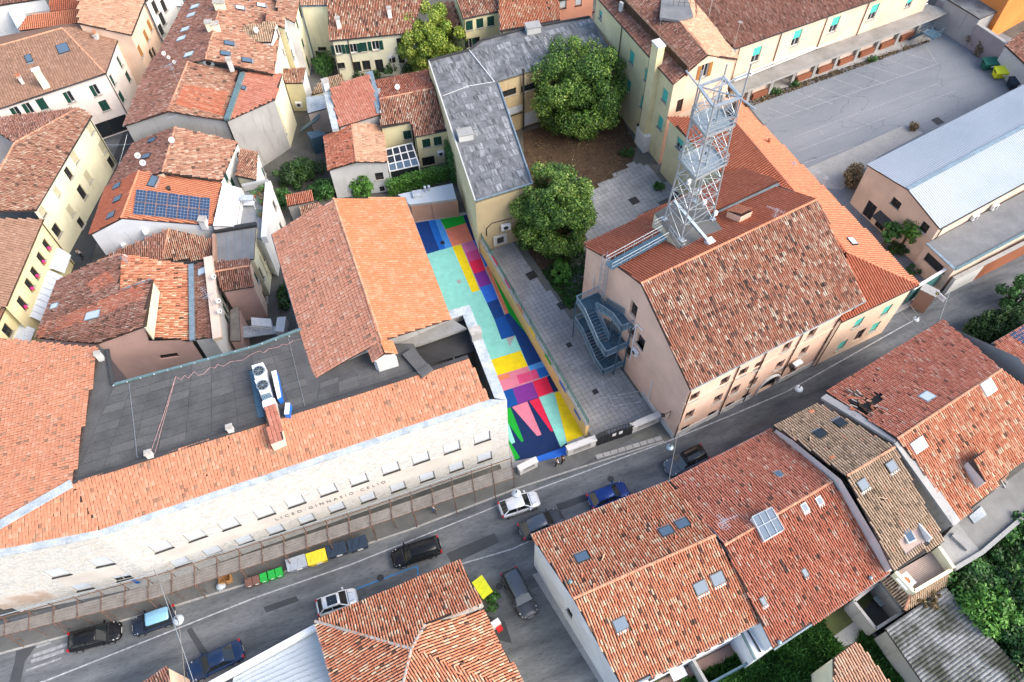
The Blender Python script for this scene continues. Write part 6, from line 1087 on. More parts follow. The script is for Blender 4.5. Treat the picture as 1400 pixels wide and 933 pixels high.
N2 = house('cream_house', 'cream plaster house with mottled old tiles above the dark alley', 'house', {'a': (125, 158, 7.8), 'b': (48, 288, 7.8), 'r': (108, 147.5, 8.3), 's': (20, 196, 9.6), 't': (-30, 290, None), 'n': (-30, 165, 7.8)},
 [('abtsr', 'old'), ('srn', 'dusky')], ['ab', 'ra'], 'plaster_cream', ridges=['rs', 'st'], gutters=['ab'], ov=0.2, wins=[(0, [(122.5, 175, 1.0, 1.6, 'M'), (140, 201, 1.0, 1.6, 'M'), (152, 222, 1.0, 1.6, 'D'), (102, 216, 1.0, 1.5, 'M'), (120, 242, 1.0, 1.6, 'M'), (93.7, 237, 0.9, 1.6, 'D'), (77.5, 262, 0.8, 1.2, 'M'), (112, 263, 1.0, 1.9, 'D'), (96, 288, 0.9, 1.4, 'M'), (77.5, 315, 1.1, 1.6, 'D'), (113, 308, 0.9, 1.4, 'D'), (58, 290, 0.9, 1.2, 'M')])])
N3 = house('cream_house', 'yellow cream house with flower boxes and pale awnings over the alley', 'house', {'a': (58.5, 300, 7.6), 'b': (8, 418, 7.6), 'c': (-60, 440, 9.0), 'd': (-20, 299, None)}, [('abcd', 'brown')], ['ab'], 'plaster_yellow', gutters=['ab'], ov=0.2, gm='dark_wood', wins=[(0, [(63.7, 335, 0.85, 1.5, 'D'), (56, 353, 0.85, 1.5, 'D'), (47.5, 373, 0.85, 1.5, 'D'), (40, 389, 0.85, 1.5, 'D'), (30, 414, 0.85, 1.6, 'D')])])
mplain('flower', (0.55, 0.03, 0.22), 0.7, var=0.4)
for x, y in ((65.5, 341), (58, 359.5), (49.5, 379), (42.5, 396), (33.5, 421)): p = on_wall(N3, 0, x, y, 0.2); mb = MB(); mb.box(p, (0.3, 0.3, 0.25), 'clay_pot', 0.8); mb.dome(p+Vector((0, 0, 0.2)), 0.2, 'flower', 7, 2); mb.out('flower_box', N3['root'])
for i, pp in enumerate(([(76, 341), (97, 349), (88, 374), (66, 372)], [(66, 374), (86, 378), (56, 440), (38, 437)], [(28, 448), (48, 450), (40, 470), (22, 470)])):
    a, b, c, d = zpoly(pp, 3.0); a.z = d.z = 3.7; A_ = root('awning', ('upper pale ribbed awning over the alley', 'long pale ribbed awning over the alley', 'small pale awning at the foot of the alley')[i], 'awning', (a+c)/2-Vector((0, 0, 0.5)))
    n = 8
    for k in range(n): mb = MB(); t0, t1 = k/n, (k+0.94)/n; P = [a.lerp(d, t0), b.lerp(c, t0), b.lerp(c, t1), a.lerp(d, t1)]; M_ = [P[0].lerp(P[1], 0.5)+Vector((0, 0, 0.25)), P[3].lerp(P[2], 0.5)+Vector((0, 0, 0.25))]; mb.prism([P[0], M_[0], M_[1], P[3]], 0.06, 'blind'); mb.prism([M_[0], P[1], P[2], M_[1]], 0.06, 'blind'); mb.out('awning_panel', A_)
N4 = house('cream_house', 'yellow house with one grilled window at the left edge', 'house', {'a': (8, 419, 6.6), 'b': (-20, 480, 6.6), 'c': (-70, 470, 7.5), 'd': (-50, 420, None)}, [('abcd', 'old')], ['ab'], 'plaster_yellow', ov=0.1, wins=[(0, [(10, 452, 1.0, 1.5, 'D')])])
# big old roof with the grey gable (two stepped sections)
N5 = house('old_house', 'big old house with a grey plaster gable and brown orange tiles', 'house', {'a': (197.5, 102, 9.0), 'b': (169, 172.5, 9.0), 'r': (257, 85, 10.9), 's': (230, 152.5, None), 'c': (326, 98, 9.0), 'd': (309, 165, None)},
 [('absr', 'dusky'), ('rsdc', 'old')], ['ab', 'bsd', 'dc', 'cra'], 'plaster_grey', ridges=['rs'], gutters=['ab'], gm='gutter_green', ov=0.15, wmats={0: 'plaster_whitepink', 2: 'plaster_cream'})
tile_object([([on_face(N5, 'rsdc', x, y)[0]+Vector((0, 0, 0.05)) for x, y in ((251, 117), (311, 127), (305, 159), (240, 144))], ())], 'newred', N5['roof'], 'replaced_tiles')
N5b = house('old_house', 'old house with a stepped red roof strip above the grey gable wall', 'house', {'a': (331, 99, 9.2), 'b': (311, 165, 9.0), 'c': (376, 136, 7.9), 'd': (386, 101, None)}, [('abcd', 'rosered')], ['bc', 'cd', 'da'], 'plaster_grey', ov=0.1, wmats={1: 'plaster_cream'}, wins=[(1, [(383, 175, 0.35, 4.5, 'M'), (389, 185, 0.35, 4.5, 'M'), (395, 196, 0.35, 4.5, 'M')])])
mb = MB(); mb.bar(PX(332, 100, 9.3), PX(310, 164, 9.3), 0.6, 'gutter_green', 0.3); mb.out('valley_gutter', N5b['root']); skylight(N5b, 'abcd', 333, 121.5, 0.7, 0.5)
N5c = house('old_house', 'long old house with pale roof windows on both slopes and twin chimneys', 'house', {'a': (262, -14, 8.4), 'b': (220, 65, 8.4), 'r': (312, -30, 10.4), 's': (281, 82, None), 'c': (388, 8, 8.0), 'd': (374, 102, None), 'e': (199, 101, None)},
 [('abesr', 'dusky'), ('rsdc', 'old')], ['ab', 'be', 'dc'], 'plaster_cream', ridges=['rs'], ov=0.15)
for x, y in ((267, 10.5), (262, 22), (254, 41.5), (249, 54), (259, 76)): skylight(N5c, 'abesr', x, y, 0.9, 1.3, 'glass_pale', 'gutter_zinc')
for x, y in ((328, 12.5), (313, 61), (308, 75), (337, 84), (334, -1), (357, 9)): skylight(N5c, 'rsdc', x, y, 0.9, 1.2, 'glass_blue' if y > 20 else 'glass_pale', 'gutter_dark', 0.25)
for x, y in ((299, 12), (305, 13), (288, 40), (297, 42)): chimney(N5c, 'rsdc', x, y, 1.0, 0.7, 0.8, 'plaster_cream', 'mortar')
chimney(N5c, 'rsdc', 316, 92, 1.2, 0.5, 0.5, 'plaster_greywhite', 'mortar')
p = on_face(N5c, 'abesr', 234, 84)[0]
for a_, r_ in ((0.3, 0.26), (1.2, 0.22), (2.2, 0.22)): dish(N5c['root'], p+Vector((a_*0.9-1.0, -a_*0.9+0.6, 0.2)), -0.7, r_)
ac_unit(N5c['root'], PX(285, 85, 10.4), 0.2, 1.2, 0.9); antenna(N5['root'], PX(243, 112, 11.0), 2.6, ((0.8, 1.6), (2.0, 1.2)))
N6 = house('old_house', 'house with weathered tiles and satellite dishes under the grey gable', 'house', {'a': (182.5, 196.5, 7.6), 'b': (146, 258, 7.6), 'r': (240, 174, 9.4), 's': (222, 236, None), 'c': (325, 194.5, 7.4), 'd': (303, 247, None)},
 [('absr', 'dusky'), ('rsdc', 'old')], ['ab', 'bs', 'dc'], 'plaster_cream', ridges=['rs'], ov=0.15, wmats={2: 'plaster_white'}, wins=[(2, [(308, 240, 0.8, 1.3, 'G'), (318, 250, 0.8, 1.3, 'G'), (327, 215, 0.8, 1.4, 'D'), (331, 225, 0.8, 1.3, 'D')])])
skylight(N6, 'absr', 208.7, 193, 0.8, 1.1); skylight(N6, 'absr', 201, 215, 0.8, 1.1)
for x, y in ((191, 219), (198, 229), (237, 198)): p = on_face(N6, 'absr', x, y)[0]; dish(N6['root'], p, -0.8, 0.34)
antenna(N6['root'], PX(243, 180, 9.4), 2.2, ((0.5, 1.2),))
N6b = house('old_house', 'narrow white house with a small tiled roof behind the roof terrace', 'house', {'a': (322, 240, 7.0), 'b': (350, 246, 7.0), 'c': (352, 207, 7.2), 'd': (328, 205, None)}, [('abcd', 'old')], ['ab', 'bc'], 'plaster_cream', ov=0.1, wmats={1: 'plaster_white'}, wins=[(1, [(360, 232, 0.7, 1.4, 'G'), (365, 245, 0.7, 1.3, 'G')])], gutters=['ab'])
N7 = house('solar_house', 'white gabled house with an orange red roof carrying solar panels', 'house', {'a': (145, 257.5, 7.8), 'b': (122.5, 321, 7.8), 'r': (190, 234, 9.8), 's': (166, 298.5, None), 'c': (304, 250.5, 7.6), 'd': (290, 308, None)},
 [('absr', 'newred'), ('rsdc', 'new')], ['ab', 'bsd', 'dc', 'cra'], 'plaster_bluewhite', ridges=['rs'], ridgem='ridge_new', gutters=['ab'], ov=0.12, wmats={2: 'plaster_white'})
P7 = [on_face(N7, 'rsdc', *rE(x, y))[0] for x, y in ((747, 110), (1153, 160), (1142, 292), (728, 248))]; n7 = newell(P7)
for i in range(7):
    for j in range(2):
        u0, u1, v0, v1 = i/7+0.006, (i+1)/7-0.006, j/2+0.015, (j+1)/2-0.015; W = lambda u, v: P7[0].lerp(P7[1], u).lerp(P7[3].lerp(P7[2], u), v)+n7*0.25
        mb = MB(); mb.prism([W(u0, v0), W(u1, v0), W(u1, v1), W(u0, v1)], 0.06, 'aluminium'); sp = mb.out('solar_panel', N7['root']); mb = MB()
        for k in range(3):
            for l in range(4): a0, a1, b0, b1 = u0+(u1-u0)*(k+0.04)/3, u0+(u1-u0)*(k+0.96)/3, v0+(v1-v0)*(l+0.05)/4, v0+(v1-v0)*(l+0.95)/4; mb.poly([W(a0, b0)+n7*0.006, W(a1, b0)+n7*0.006, W(a1, b1)+n7*0.006, W(a0, b1)+n7*0.006], 'solar_cell')
        c_ = mb.out('solar_cell', sp); c_['kind'] = 'stuff'
for x, y in ((645, 90), (648, 160), (612, 250)): skylight(N7, 'absr', *rE(x, y), 0.9, 1.1)
skylight(N7, 'rsdc', *rE(837, 65), 1.6, 0.8, 'glass_blue'); vent(N7, 'rsdc', *rE(930, 112), 0.5, 0.16, 'gutter_dark'); chimney(N7, 'rsdc', *rE(1118, 296), 0.8, 0.7, 0.7, 'plaster_white', 'mortar')
for x, y in ((680, 405), (797, 330)): p = on_wall(N7, 1, *rE(x, y), 0.2); mb = MB(); mb.box(p, (0.5, 0.4, 0.5), 'white_paint', 0.5); mb.out('vent_box', N7['root'])
N7b = house('white_house', 'narrow bright white house beside the solar panels', 'house', {'a': (291, 309, 7.9), 'b': (323, 310, 7.2), 'c': (331, 258, 7.2), 'd': (304, 251, 7.9)}, [('abcd', 'plaster_white')], ['ab', 'bc', 'cd'], 'plaster_white', ov=0.0)
N8 = house('roof_terrace_house', 'white house with a planted roof terrace and a long parapet', 'house', {'a': (325, 312, 6.2), 'b': (360, 330, 6.2), 'c': (372, 255, 6.2), 'd': (332, 262, 6.2)}, [('abcd', 'slab2')], ['ab', 'bc', 'cd', 'da'], 'plaster_white', ov=0.0, wins=[(1, [(375, 280, 0.8, 1.3, 'D'), (384, 309, 0.7, 1.2, 'D')])])
mb = MB(); mb.bar(PX(368, 252, 6.7), PX(362, 328, 6.7), 0.6, 'plaster_white', 1.0); mb.out('parapet', N8['root']); mb = MB(); mb.bar(PX(332, 257, 6.9), PX(368, 250, 6.9), 0.35, 'plaster_grey', 0.9); mb.out('parapet', N8['root'])
ch = root('garden_swing', 'white framed bench swing on the planted roof terrace', 'bench', PX(342, 282, 6.2)); c = PX(342, 282, 6.2)
for sx in (-0.7, 0.7):
    for sy in (-0.5, 0.5): mb = MB(); mb.bar(c+Vector((sx, sy, 0)), c+Vector((sx*0.9, sy*0.3, 1.3)), 0.06, 'white_paint'); mb.out('leg', ch)
mb = MB(); mb.box(c+Vector((0, 0, 0.45)), (1.2, 0.6, 0.08), 'white_paint'); mb.out('seat', ch); mb = MB(); mb.box(c+Vector((0, 0, 1.33)), (1.4, 0.8, 0.05), 'coping_metal'); mb.out('canopy', ch)
for i, (x, y, m) in enumerate(((348, 270, 'leaf_bright'), (355, 267, 'leaf_green'), (359, 262, 'leaf_bright'), (360, 274, 'leaf_dry'), (359, 280, 'leaf_green'), (357, 296, 'leaf_green'), (362, 256, 'leaf_bright'))):
    b = PX(x, y, 6.25); R_ = plant('potted_plant', ('low green potted plant nearest the bench swing', 'dark potted plant by the terrace back wall', 'pale leafy potted plant in the terrace corner', 'dry brown potted plant at the terrace parapet', 'round green potted plant at the terrace parapet', 'potted plant at the front end of the terrace parapet', 'topmost potted plant in the terrace corner')[i], 'plant', b, crown_clumps(b+Vector((0, 0, 0.6)), 0.4, 0.4, 0.35, 6, 0.25), 160, 0.14, m); mb = MB(); mb.tube(b, b+Vector((0, 0, 0.35)), 0.16, 'clay_pot', 8, 0.22); mb.out('pot', R_)
N9 = house('grey_roof_house', 'house with a flat grey slab roof between the terrace and the pink block', 'house', {'a': (293, 318, 6.9), 'b': (350, 309, 6.9), 'c': (347, 354, 6.4), 'd': (296, 359, None)}, [('abcd', 'felt_mid')], ['bc', 'cd'], 'plaster_cream', ov=0.05, wins=[(0, [(357, 345, 0.5, 3.0, 'M'), (360, 362, 0.5, 3.0, 'M'), (357, 375, 0.5, 2.0, 'D')])])
mb = MB(); mb.bar(PX(293, 316, 7.1), PX(351, 307, 7.1), 0.5, 'gutter_dark', 0.35); mb.bar(PX(293, 322, 7.0), PX(294, 360, 6.8), 0.3, 'brick_pink', 0.6); mb.out('roof_kerb', N9['root'])
for i in range(5): mb = MB(); t = (i+0.5)/5; a, b, c, d = [N9['pts'][k] for k in 'abcd']; mb.bar(a.lerp(b, t)+Vector((0, 0, 0.02)), d.lerp(c, t)+Vector((0, 0, 0.02)), 0.04, 'gutter_zinc', 0.03); mb.out('roof_seam', N9['root'])
N10 = house('pink_block', 'rose pink narrow house with a small double tiled roof and green shutters', 'house', {'a': (293.5, 372, 7.0), 'b': (341, 364, 7.0), 'c': (342, 354.5, 6.6), 'd': (295, 358.5, None), 'e': (303, 398, 5.8), 'f': (347, 391, 5.8)},
 [('dcba', 'dusky'), ('efba', 'dusky')], ['ef', 'fbc'], 'plaster_rose', ridges=['ab'], gutters=['ef'], ov=0.1, wins=[(1, [(350, 378, 0.8, 1.6, 'G'), (363, 407, 0.8, 1.8, 'D'), (375, 431, 0.7, 1.4, 'D')])], wmats={1: 'plaster_peach'})
mb = MB(); pp = [PX(343, 434, 2.8), PX(370, 436, 2.8), PX(372, 447, 2.8), PX(344, 445, 2.8)]; mb.prism(pp, 0.6, 'white_paint'); mb.out('bay_roof', N10['root']); mb = MB(); pp = [PX(329, 446, 2.4), PX(376, 446, 2.4), PX(378, 456, 2.4), PX(330, 462, 2.4)]; mb.prism(pp, 0.15, 'coping_metal'); mb.out('balcony_slab', N10['root']); mb = MB()
rail(mb, PX(345, 452, 2.4), PX(374, 456, 2.4), 0.8, 8, 'white_paint'); mb.out('balustrade', N10['root'])
mb = MB(); mb.prism(zpoly([(379, 434), (391, 433), (388, 454), (376, 453)], 2.6), 1.2, 'white_paint'); mb.out('bay_roof', N10['root'])
WS = house('wood_stair_roof', 'narrow shed with a weathered plank roof by the green shutters', 'shed', {'a': (315, 424, 4.0), 'b': (326, 419, 4.0), 'c': (329, 466, 3.6), 'd': (315, 466, None)}, [('abcd', 'plank')], ['bc', 'cd'], 'plaster_rose', ov=0.05)
N11 = house('old_house', 'pink walled house with a raised dormer and a patchwork of brown tiles', 'house', {'a': (79, 383, 7.2), 'b': (50, 462, 7.2), 'r': (166, 348, 9.5), 'c': (261, 362, 8.0), 's': (160, 440, 9.4), 'd': (261, 466, None), 'e': (132, 470, None), 'k': (135, 357, None), 'g': (196, 447, None), 'D': (206, 383, None), 't': (162, 399, None), 'S': (204, 461, None)},
 [('abegDtrk', 'dusky'), ('rsSdc', 'house')], ['ab', 'be', 'egSd'], 'plaster_rose', ov=0.12, ridges=['kr'], gutters=['ab'], wins=[(2, [(231, 487, 1.8, 0.7, 'd')])])
# cream cheek wall where the raised slope ends
a, b = N11['pts']['D'], N11['pts']['g']; mb = MB(); n = Vector((0.12, 0, 0)); hz_ = lambda p: Vector((0, 0, p.z-9.0)); mb.hexa([a-hz_(a), b-hz_(b), b-hz_(b)+n, a-hz_(a)+n, a-Vector((0, 0, .05)), b-Vector((0, 0, .05)), b+n-Vector((0, 0, .05)), a+n-Vector((0, 0, .05))], 'plaster_cream'); mb.out('cheek_wall', N11['root']); mb = MB(); mb.bar(a+n, b+n, 0.35, 'dark_wood', 0.1); mb.bar(N11['pts']['t'], a, 0.3, 'gutter_zinc', 0.1); mb.out('barge_board', N11['root'])
for bp_ in ([(56, 446), (201, 386), (198, 410), (52, 464)], [(120, 388), (150, 372), (158, 384), (128, 402)]): tile_object([([on_face(N11, 'abegDtrk', x, y)[0]+Vector((0, 0, 0.03)) for x, y in bp_], ())], 'red', N11['roof'], 'replaced_tiles')
skylight(N11, 'abegDtrk', *rE(512, 797), 1.0, 1.7, 'glass_pale', 'gutter_zinc'); skylight(N11, 'abegDtrk', *rE(303, 747), 0.7, 0.9, 'glass_pale', 'gutter_zinc')
mb = MB(); mb.bar(PX(261.5, 362, 8.3), PX(263, 466, 8.3), 0.5, 'gutter_zinc', 0.25); mb.out('valley_gutter', N11['root'])
p = PX(174, 358, 9.8); dish(N11['root'], p, 0.9, 0.27); antenna(N11['root'], PX(182, 372, 9.7), 2.2, ((2.6, 1.0),)); antenna(N11['root'], PX(192, 348, 9.2), 2.8, ((2.4, 1.6),))
N12 = house('old_house', 'house with dark red tiles, one pale roof window and a long parapet', 'house', {'a': (267, 362, 7.7), 'b': (267, 464, 7.7), 'c': (291, 461, 8.3), 'd': (284, 357, None)}, [('abcd', 'dusky')], ['bc', 'cd'], 'plaster_white', ov=0.0, wins=[(1, [(307, 417, 0.9, 1.5, 'g'), (310, 436, 0.8, 1.4, 'G')])])
skylight(N12, 'abcd', *rE(1115, 555), 0.9, 1.2, 'glass_pale', 'gutter_zinc'); mb = MB(); mb.bar(PX(285, 353, 8.5), PX(298, 464, 8.5), 0.85, 'plaster_beige', 0.5); mb.out('parapet', N12['root'])
for x, y in ((300, 417), (302, 431), (294, 384)): dish(N12['root'], PX(x, y, 8.5), -0.5, 0.27)
antenna(N12['root'], PX(292, 420, 8.6), 2.4, ((2.3, 1.6), (0.6, 1.2)))
N13 = house('old_house', 'low house with two small old tiled slopes beside the solar roof', 'house', {'a': (139, 352, 6.6), 'b': (160, 352, 6.6), 'r': (231, 313, 8.3), 's': (222, 355, None), 'c': (293, 328, 7.0), 'd': (290, 356, None)}, [('absr', 'dusky'), ('rsdc', 'old')], ['cd'], 'plaster_rose', ridges=['rs'], ov=0.1)
# pink gable facing the school roof
# behind the corner house
house('old_house', 'orange regular tiled roof at the top left behind the brown hip roof', 'house', {'a': (26, 42, 7.0), 'b': (107, 32, 7.0), 'c': (108, 12, 8.0), 'd': (36, 22, None)}, [('abcd', 'new')], ['ab'], 'plaster_greywhite', ov=0.1)
house('old_house', 'dark red tiled roof at the top edge left of the balconies', 'house', {'a': (68, 16, 8.0), 'b': (107, 12, 8.0), 'c': (107, -20, 9.0), 'd': (68, -16, None)}, [('abcd', 'newred')], ['ab'], 'plaster_bluewhite', ov=0.1)
house('white_house', 'bluish white block with laundry at the top left corner', 'house', {'a': (8, 9, 6.0), 'b': (27, 5, 6.0), 'c': (36, 24, 6.0), 'd': (24, 40, 6.0)}, [('abcd', 'plaster_bluewhite')], ['ab', 'cd', 'da', 'bc'], 'plaster_bluewhite', ov=0.0)
house('old_house', 'dusky tiled roof at the far top left corner', 'house', {'a': (-30, 12, 7.0), 'b': (60, -2, 7.0), 'c': (55, -50, 8.4), 'd': (-30, -40, None)}, [('abcd', 'dusky')], ['ab'], 'plaster_white', ov=0.1)
house('low_block', 'low grey concrete block between the top left roofs', 'building', {'a': (34, 38, 5.2), 'b': (70, 22, 5.2), 'c': (66, 6, 5.2), 'd': (30, 20, 5.2)}, [('abcd', 'concrete')], ['ab'], 'plaster_grey', ov=0.0)
N14 = house('ochre_house', 'tall peach house with brown shutters and mottled pink tiles', 'house', {'a': (198, 0, 9.8), 'b': (179, 48, 9.8), 'c': (107, 32, 11.5), 'd': (108, -30, None)}, [('abcd', 'peach')], ['ab', 'bc'], 'plaster_peach', ov=0.15, gutters=['ab'], wins=[(0, [(204.5, 35, 0.9, 1.6, 'B'), (199.5, 49, 0.9, 1.6, 'B'), (190.5, 74, 0.9, 1.6, 'B'), (207, 75, 0.9, 1.5, 'D'), (211, 72, 0.8, 1.5, 'D')])])
house('white_house', 'white house with green framed balconies high on the narrow street', 'house', {'a': (228, -30, 10), 'b': (200, 2, 10), 'c': (190, -30, 11), 'd': (205, -60, None)}, [('abcd', 'dusky')], ['ab'], 'plaster_white', ov=0.1, wins=[(0, [(212, 10, 0.9, 1.8, 'D'), (219, 12, 0.9, 1.8, 'g'), (207, 24, 0.9, 1.6, 'D'), (216, 30, 0.9, 1.8, 'D'), (222, 26, 0.9, 1.8, 'D'), (224, 8, 0.9, 1.8, 'D'), (217, 45, 0.9, 1.6, 'D'), (213, 58, 0.9, 1.6, 'D')])])
house('white_house', 'small white stepped block at the top of the narrow street', 'house', {'a': (233, 7, 6), 'b': (248, 9, 6), 'c': (246, -8, 6), 'd': (236, -10, 6)}, [('abcd', 'plaster_white')], ['ab', 'bc'], 'plaster_white', ov=0.0)
# yellow cream courtyard houses at the top middle
M1 = house('courtyard_house', 'cream yellow courtyard house with dark green shutters and red tiles', 'house', {'a': (450, 56, 6.6), 'b': (562, 45, 6.6), 'r': (447, -6, 9.4), 's': (585, -20, None)}, [('absr', 'pinkroof')], ['ab', 'ra'], 'plaster_cream', gutters=['ab'], ov=0.2, wins=[(0, [(462.5, 68, 0.9, 1.4, 'g'), (483, 66.5, 1.0, 1.4, 'g'), (497, 64.5, 0.9, 1.4, 'G'), (513.5, 62.5, 1.0, 1.4, 'g'), (547.5, 58.5, 1.0, 1.4, 'D'), (466, 90, 1.0, 0.9, 'D'), (488, 91.5, 1.1, 1.6, 'D'), (501, 89.5, 1.1, 1.5, 'D'), (519, 91, 1.1, 2.2, 'd'), (549, 81, 0.8, 1.4, 'D')])])
chimney(M1, 'absr', 464, 38, 1.4, 0.5, 0.5, 'plaster_white', 'mortar'); chimney(M1, 'absr', 533.5, 24, 1.4, 0.5, 0.5, 'plaster_white', 'mortar'); downpipe(M1, 0, 2.2); mb = MB(); p = on_wall(M1, 0, 537.5, 81, 0.03); mb.tube(p, p+Vector((0.03, -0.06, 0)), 0.55, 'dark_void', 16); mb.out('round_window', M1['root'])
M2 = house('courtyard_house', 'cream house with a broad blank wall and trailing ivy at the courtyard head', 'house', {'a': (410, 8, 8.4), 'b': (447.5, 7, 8.4), 'c': (470, -14, 9.4), 'd': (410, -14, None)}, [('abcd', 'peach')], ['ab'], 'plaster_cream', ov=0.05, gutters=['ab'], gm='steel_blue', wins=[(0, [(440.5, 67, 1.2, 0.6, 'D'), (428, 69, 1.0, 0.8, 'D'), (441, 81, 1.6, 1.2, 'd')])])
M3 = house('courtyard_house', 'tall cream house wall with green shutters on the left of the courtyard', 'house', {'a': (409, 2, 8.6), 'b': (403, 31, 8.6), 'c': (380, 20, 9.2), 'd': (376, -20, None)}, [('abcd', 'old')], ['ab', 'bc'], 'plaster_white', ov=0.1, wins=[(0, [(411, 14, 0.8, 1.4, 'G'), (406, 32, 0.8, 1.4, 'G'), (414, 59, 0.8, 1.4, 'G'), (421, 86, 0.8, 2.0, 'G')])], wmats={0: 'plaster_cream'})
M3b = house('courtyard_house', 'pale yellow tower like house with bright white buttress walls', 'house', {'a': (390, 20, 9.2), 'b': (389, 39, 9.2), 'c': (362, 29, 10.0), 'd': (362, 12, None)}, [('abcd', 'old')], ['ab', 'bc'], 'plaster_yellow', ov=0.05, wmats={0: 'plaster_white'}, wins=[(0, [(392, 60, 0.8, 1.4, 'G'), (399, 88, 0.8, 1.5, 'G')])])
M3c = house('courtyard_house', 'white house with small tiles, a dish and many little windows', 'house', {'a': (330, 58, 9.4), 'b': (371, 58, 9.4), 'c': (378, 30, 10.2), 'd': (335, 35, None)}, [('abcd', 'tan')], ['ab', 'bc'], 'plaster_white', ov=0.05, wins=[(1, [(380, 45, 0.6, 1.2, 'D'), (377, 68, 0.6, 1.2, 'D'), (388, 72, 0.6, 1.2, 'D'), (381, 77, 0.6, 1.2, 'D'), (386, 92, 0.6, 1.2, 'D'), (393, 63, 0.7, 1.4, 'G')])]); dish(M3c['root'], on_face(M3c, 'abcd', 351, 48)[0], -0.6, 0.37)
M4 = house('tiled_shed', 'small cream annex with a tiny brown tiled roof at the courtyard foot', 'annex', {'a': (390, 114, 4.6), 'b': (414, 113.5, 4.6), 'c': (417.5, 93, 5.2), 'd': (378, 95, None)}, [('abcd', 'old')], ['ab', 'bc'], 'plaster_yellow', ov=0.05, wmats={1: 'plaster_white'}); ac_unit(M4['root'], on_wall(M4, 0, 409, 141, 0.3), 0.0)
M5 = house('courtyard_house', 'red tiled house with pale parapets between the courtyard gardens', 'house', {'a': (464, 174, 6.4), 'b': (520, 156.5, 6.4), 'c': (504, 101, 7.6), 'd': (451, 121, None)}, [('abcd', 'rosered')], ['ab', 'bc', 'da'], 'plaster_grey', ov=0.1)
for a_, b_, m in (((444, 114), (459, 178), 'coping_metal'), ((505.5, 100), (520, 156), 'gutter_zinc')): mb = MB(); mb.bar(PX(*a_, 7.2 if a_[1] < 110 else 6.9), PX(*b_, 6.4), 0.8, m, 0.5); mb.out('parapet', M5['root'])
chimney(M5, 'abcd', 446, 118, 0.8, 0.7, 0.7, 'plaster_greywhite', 'mortar'); p = PX(516, 128, 6.5); mb = MB(); mb.box(p, (0.8, 1.0, 0.8), 'plaster_grey'); mb.out('chimney', M5['root'])
M6 = house('courtyard_house', 'yellow cream house with mottled double tiled roof beside the grey flat roof', 'house', {'a': (512, 112, 5.6), 'b': (585, 96, 5.6), 'r': (519, 136, 7.2), 's': (593, 121, None), 'c': (520, 174.5, 5.8), 'e': (561, 167, None), 'f': (566.5, 187, 5.3), 'd': (610.5, 178, None)},
 [('absr', 'red'), ('rsdfec', 'pinkroof')], ['ce', 'fd', 'sb', 'rc'], 'plaster_yellow', ridges=['rs'], gutters=['fd', 'ce'], ov=0.12, wins=[(0, [(557, 184.5, 1.0, 1.3, 'G')]), (1, [(583, 196, 1.0, 1.3, 'G'), (598.5, 193, 1.0, 1.3, 'G'), (586, 221, 1.6, 1.5, 'd'), (603, 218, 1.6, 1.5, 'd')])])
antenna(M6['root'], PX(540, 110, 6.6), 4.0, ((1.2, 1.4), (0.4, 1.2))); dish(M6['root'], on_face(M6, 'absr', 544, 125)[0], -1.2, 0.34); ac_unit(M6['root'], on_wall(M6, 1, 602, 208, 0.25), 0.2)
CO = root('conservatory', 'white framed glass conservatory on the yellow cream house', 'conservatory', PX(550, 215, 0)); G4 = [PX(527, 205, 3.6), PX(563, 196, 3.6), PX(573, 226, 2.6), PX(533, 235, 2.6)]
for i in range(4):
    for j in range(3):
        W = lambda u, v: G4[0].lerp(G4[1], u).lerp(G4[3].lerp(G4[2], u), v); mb = MB(); mb.prism([W(i/4+.01, j/3+.01), W((i+1)/4-.01, j/3+.01), W((i+1)/4-.01, (j+1)/3-.01), W(i/4+.01, (j+1)/3-.01)], 0.03, 'glass_dark' if j < 2 else 'glass_blue'); mb.out('pane', CO)
for i in range(5): mb = MB(); mb.bar(G4[0].lerp(G4[1], i/4)+Vector((0, 0, .03)), G4[3].lerp(G4[2], i/4)+Vector((0, 0, .03)), 0.12, 'white_paint'); mb.out('glazing_bar', CO)
for j in range(4): mb = MB(); mb.bar(G4[0].lerp(G4[3], j/3)+Vector((0, 0, .035)), G4[1].lerp(G4[2], j/3)+Vector((0, 0, .035)), 0.1, 'white_paint'); mb.out('glazing_bar', CO)
for p in G4[2:]: mb = MB(); mb.bar(Vector((p.x, p.y, 0)), p, 0.14, 'white_paint'); mb.out('post', CO)
mb = MB(); a, b = G4[3], G4[2]; mb.hexa([Vector((a.x, a.y, 0)), Vector((b.x, b.y, 0)), Vector((b.x, b.y+0.05, 0)), Vector((a.x, a.y+0.05, 0)), a, b, b+Vector((0, 0.05, 0)), a+Vector((0, 0.05, 0))], 'glass_dark'); mb.out('front_glazing', CO)
M7 = house('courtyard_house', 'small gabled house with pink tiles and a rough grey white gable', 'house', {'a': (443, 187, 4.9), 'b': (449, 233, 4.9), 'r': (480, 166, 6.2), 's': (487, 221.5, None), 'c': (522.5, 172.5, 4.9), 'd': (529.5, 222, None)},
 [('absr', 'red'), ('rsdc', 'peach')], ['ab', 'bsd', 'dc', 'cra'], 'plaster_greywhite', ridges=['rs'], ov=0.12, wins=[(1, [(518.5, 241, 1.0, 1.1, 'D'), (523, 261, 0.6, 0.9, 'd')])])
M8 = house('stair_block', 'grey lean-to block with an outside stair below the red tiled house', 'outbuilding', {'a': (421, 155, 3.8), 'b': (446, 148, 3.8), 'c': (443, 130, 4.2), 'd': (418, 133, None)}, [('abcd', 'coping_metal')], ['ab', 'da'], 'plaster_beige', ov=0.05)
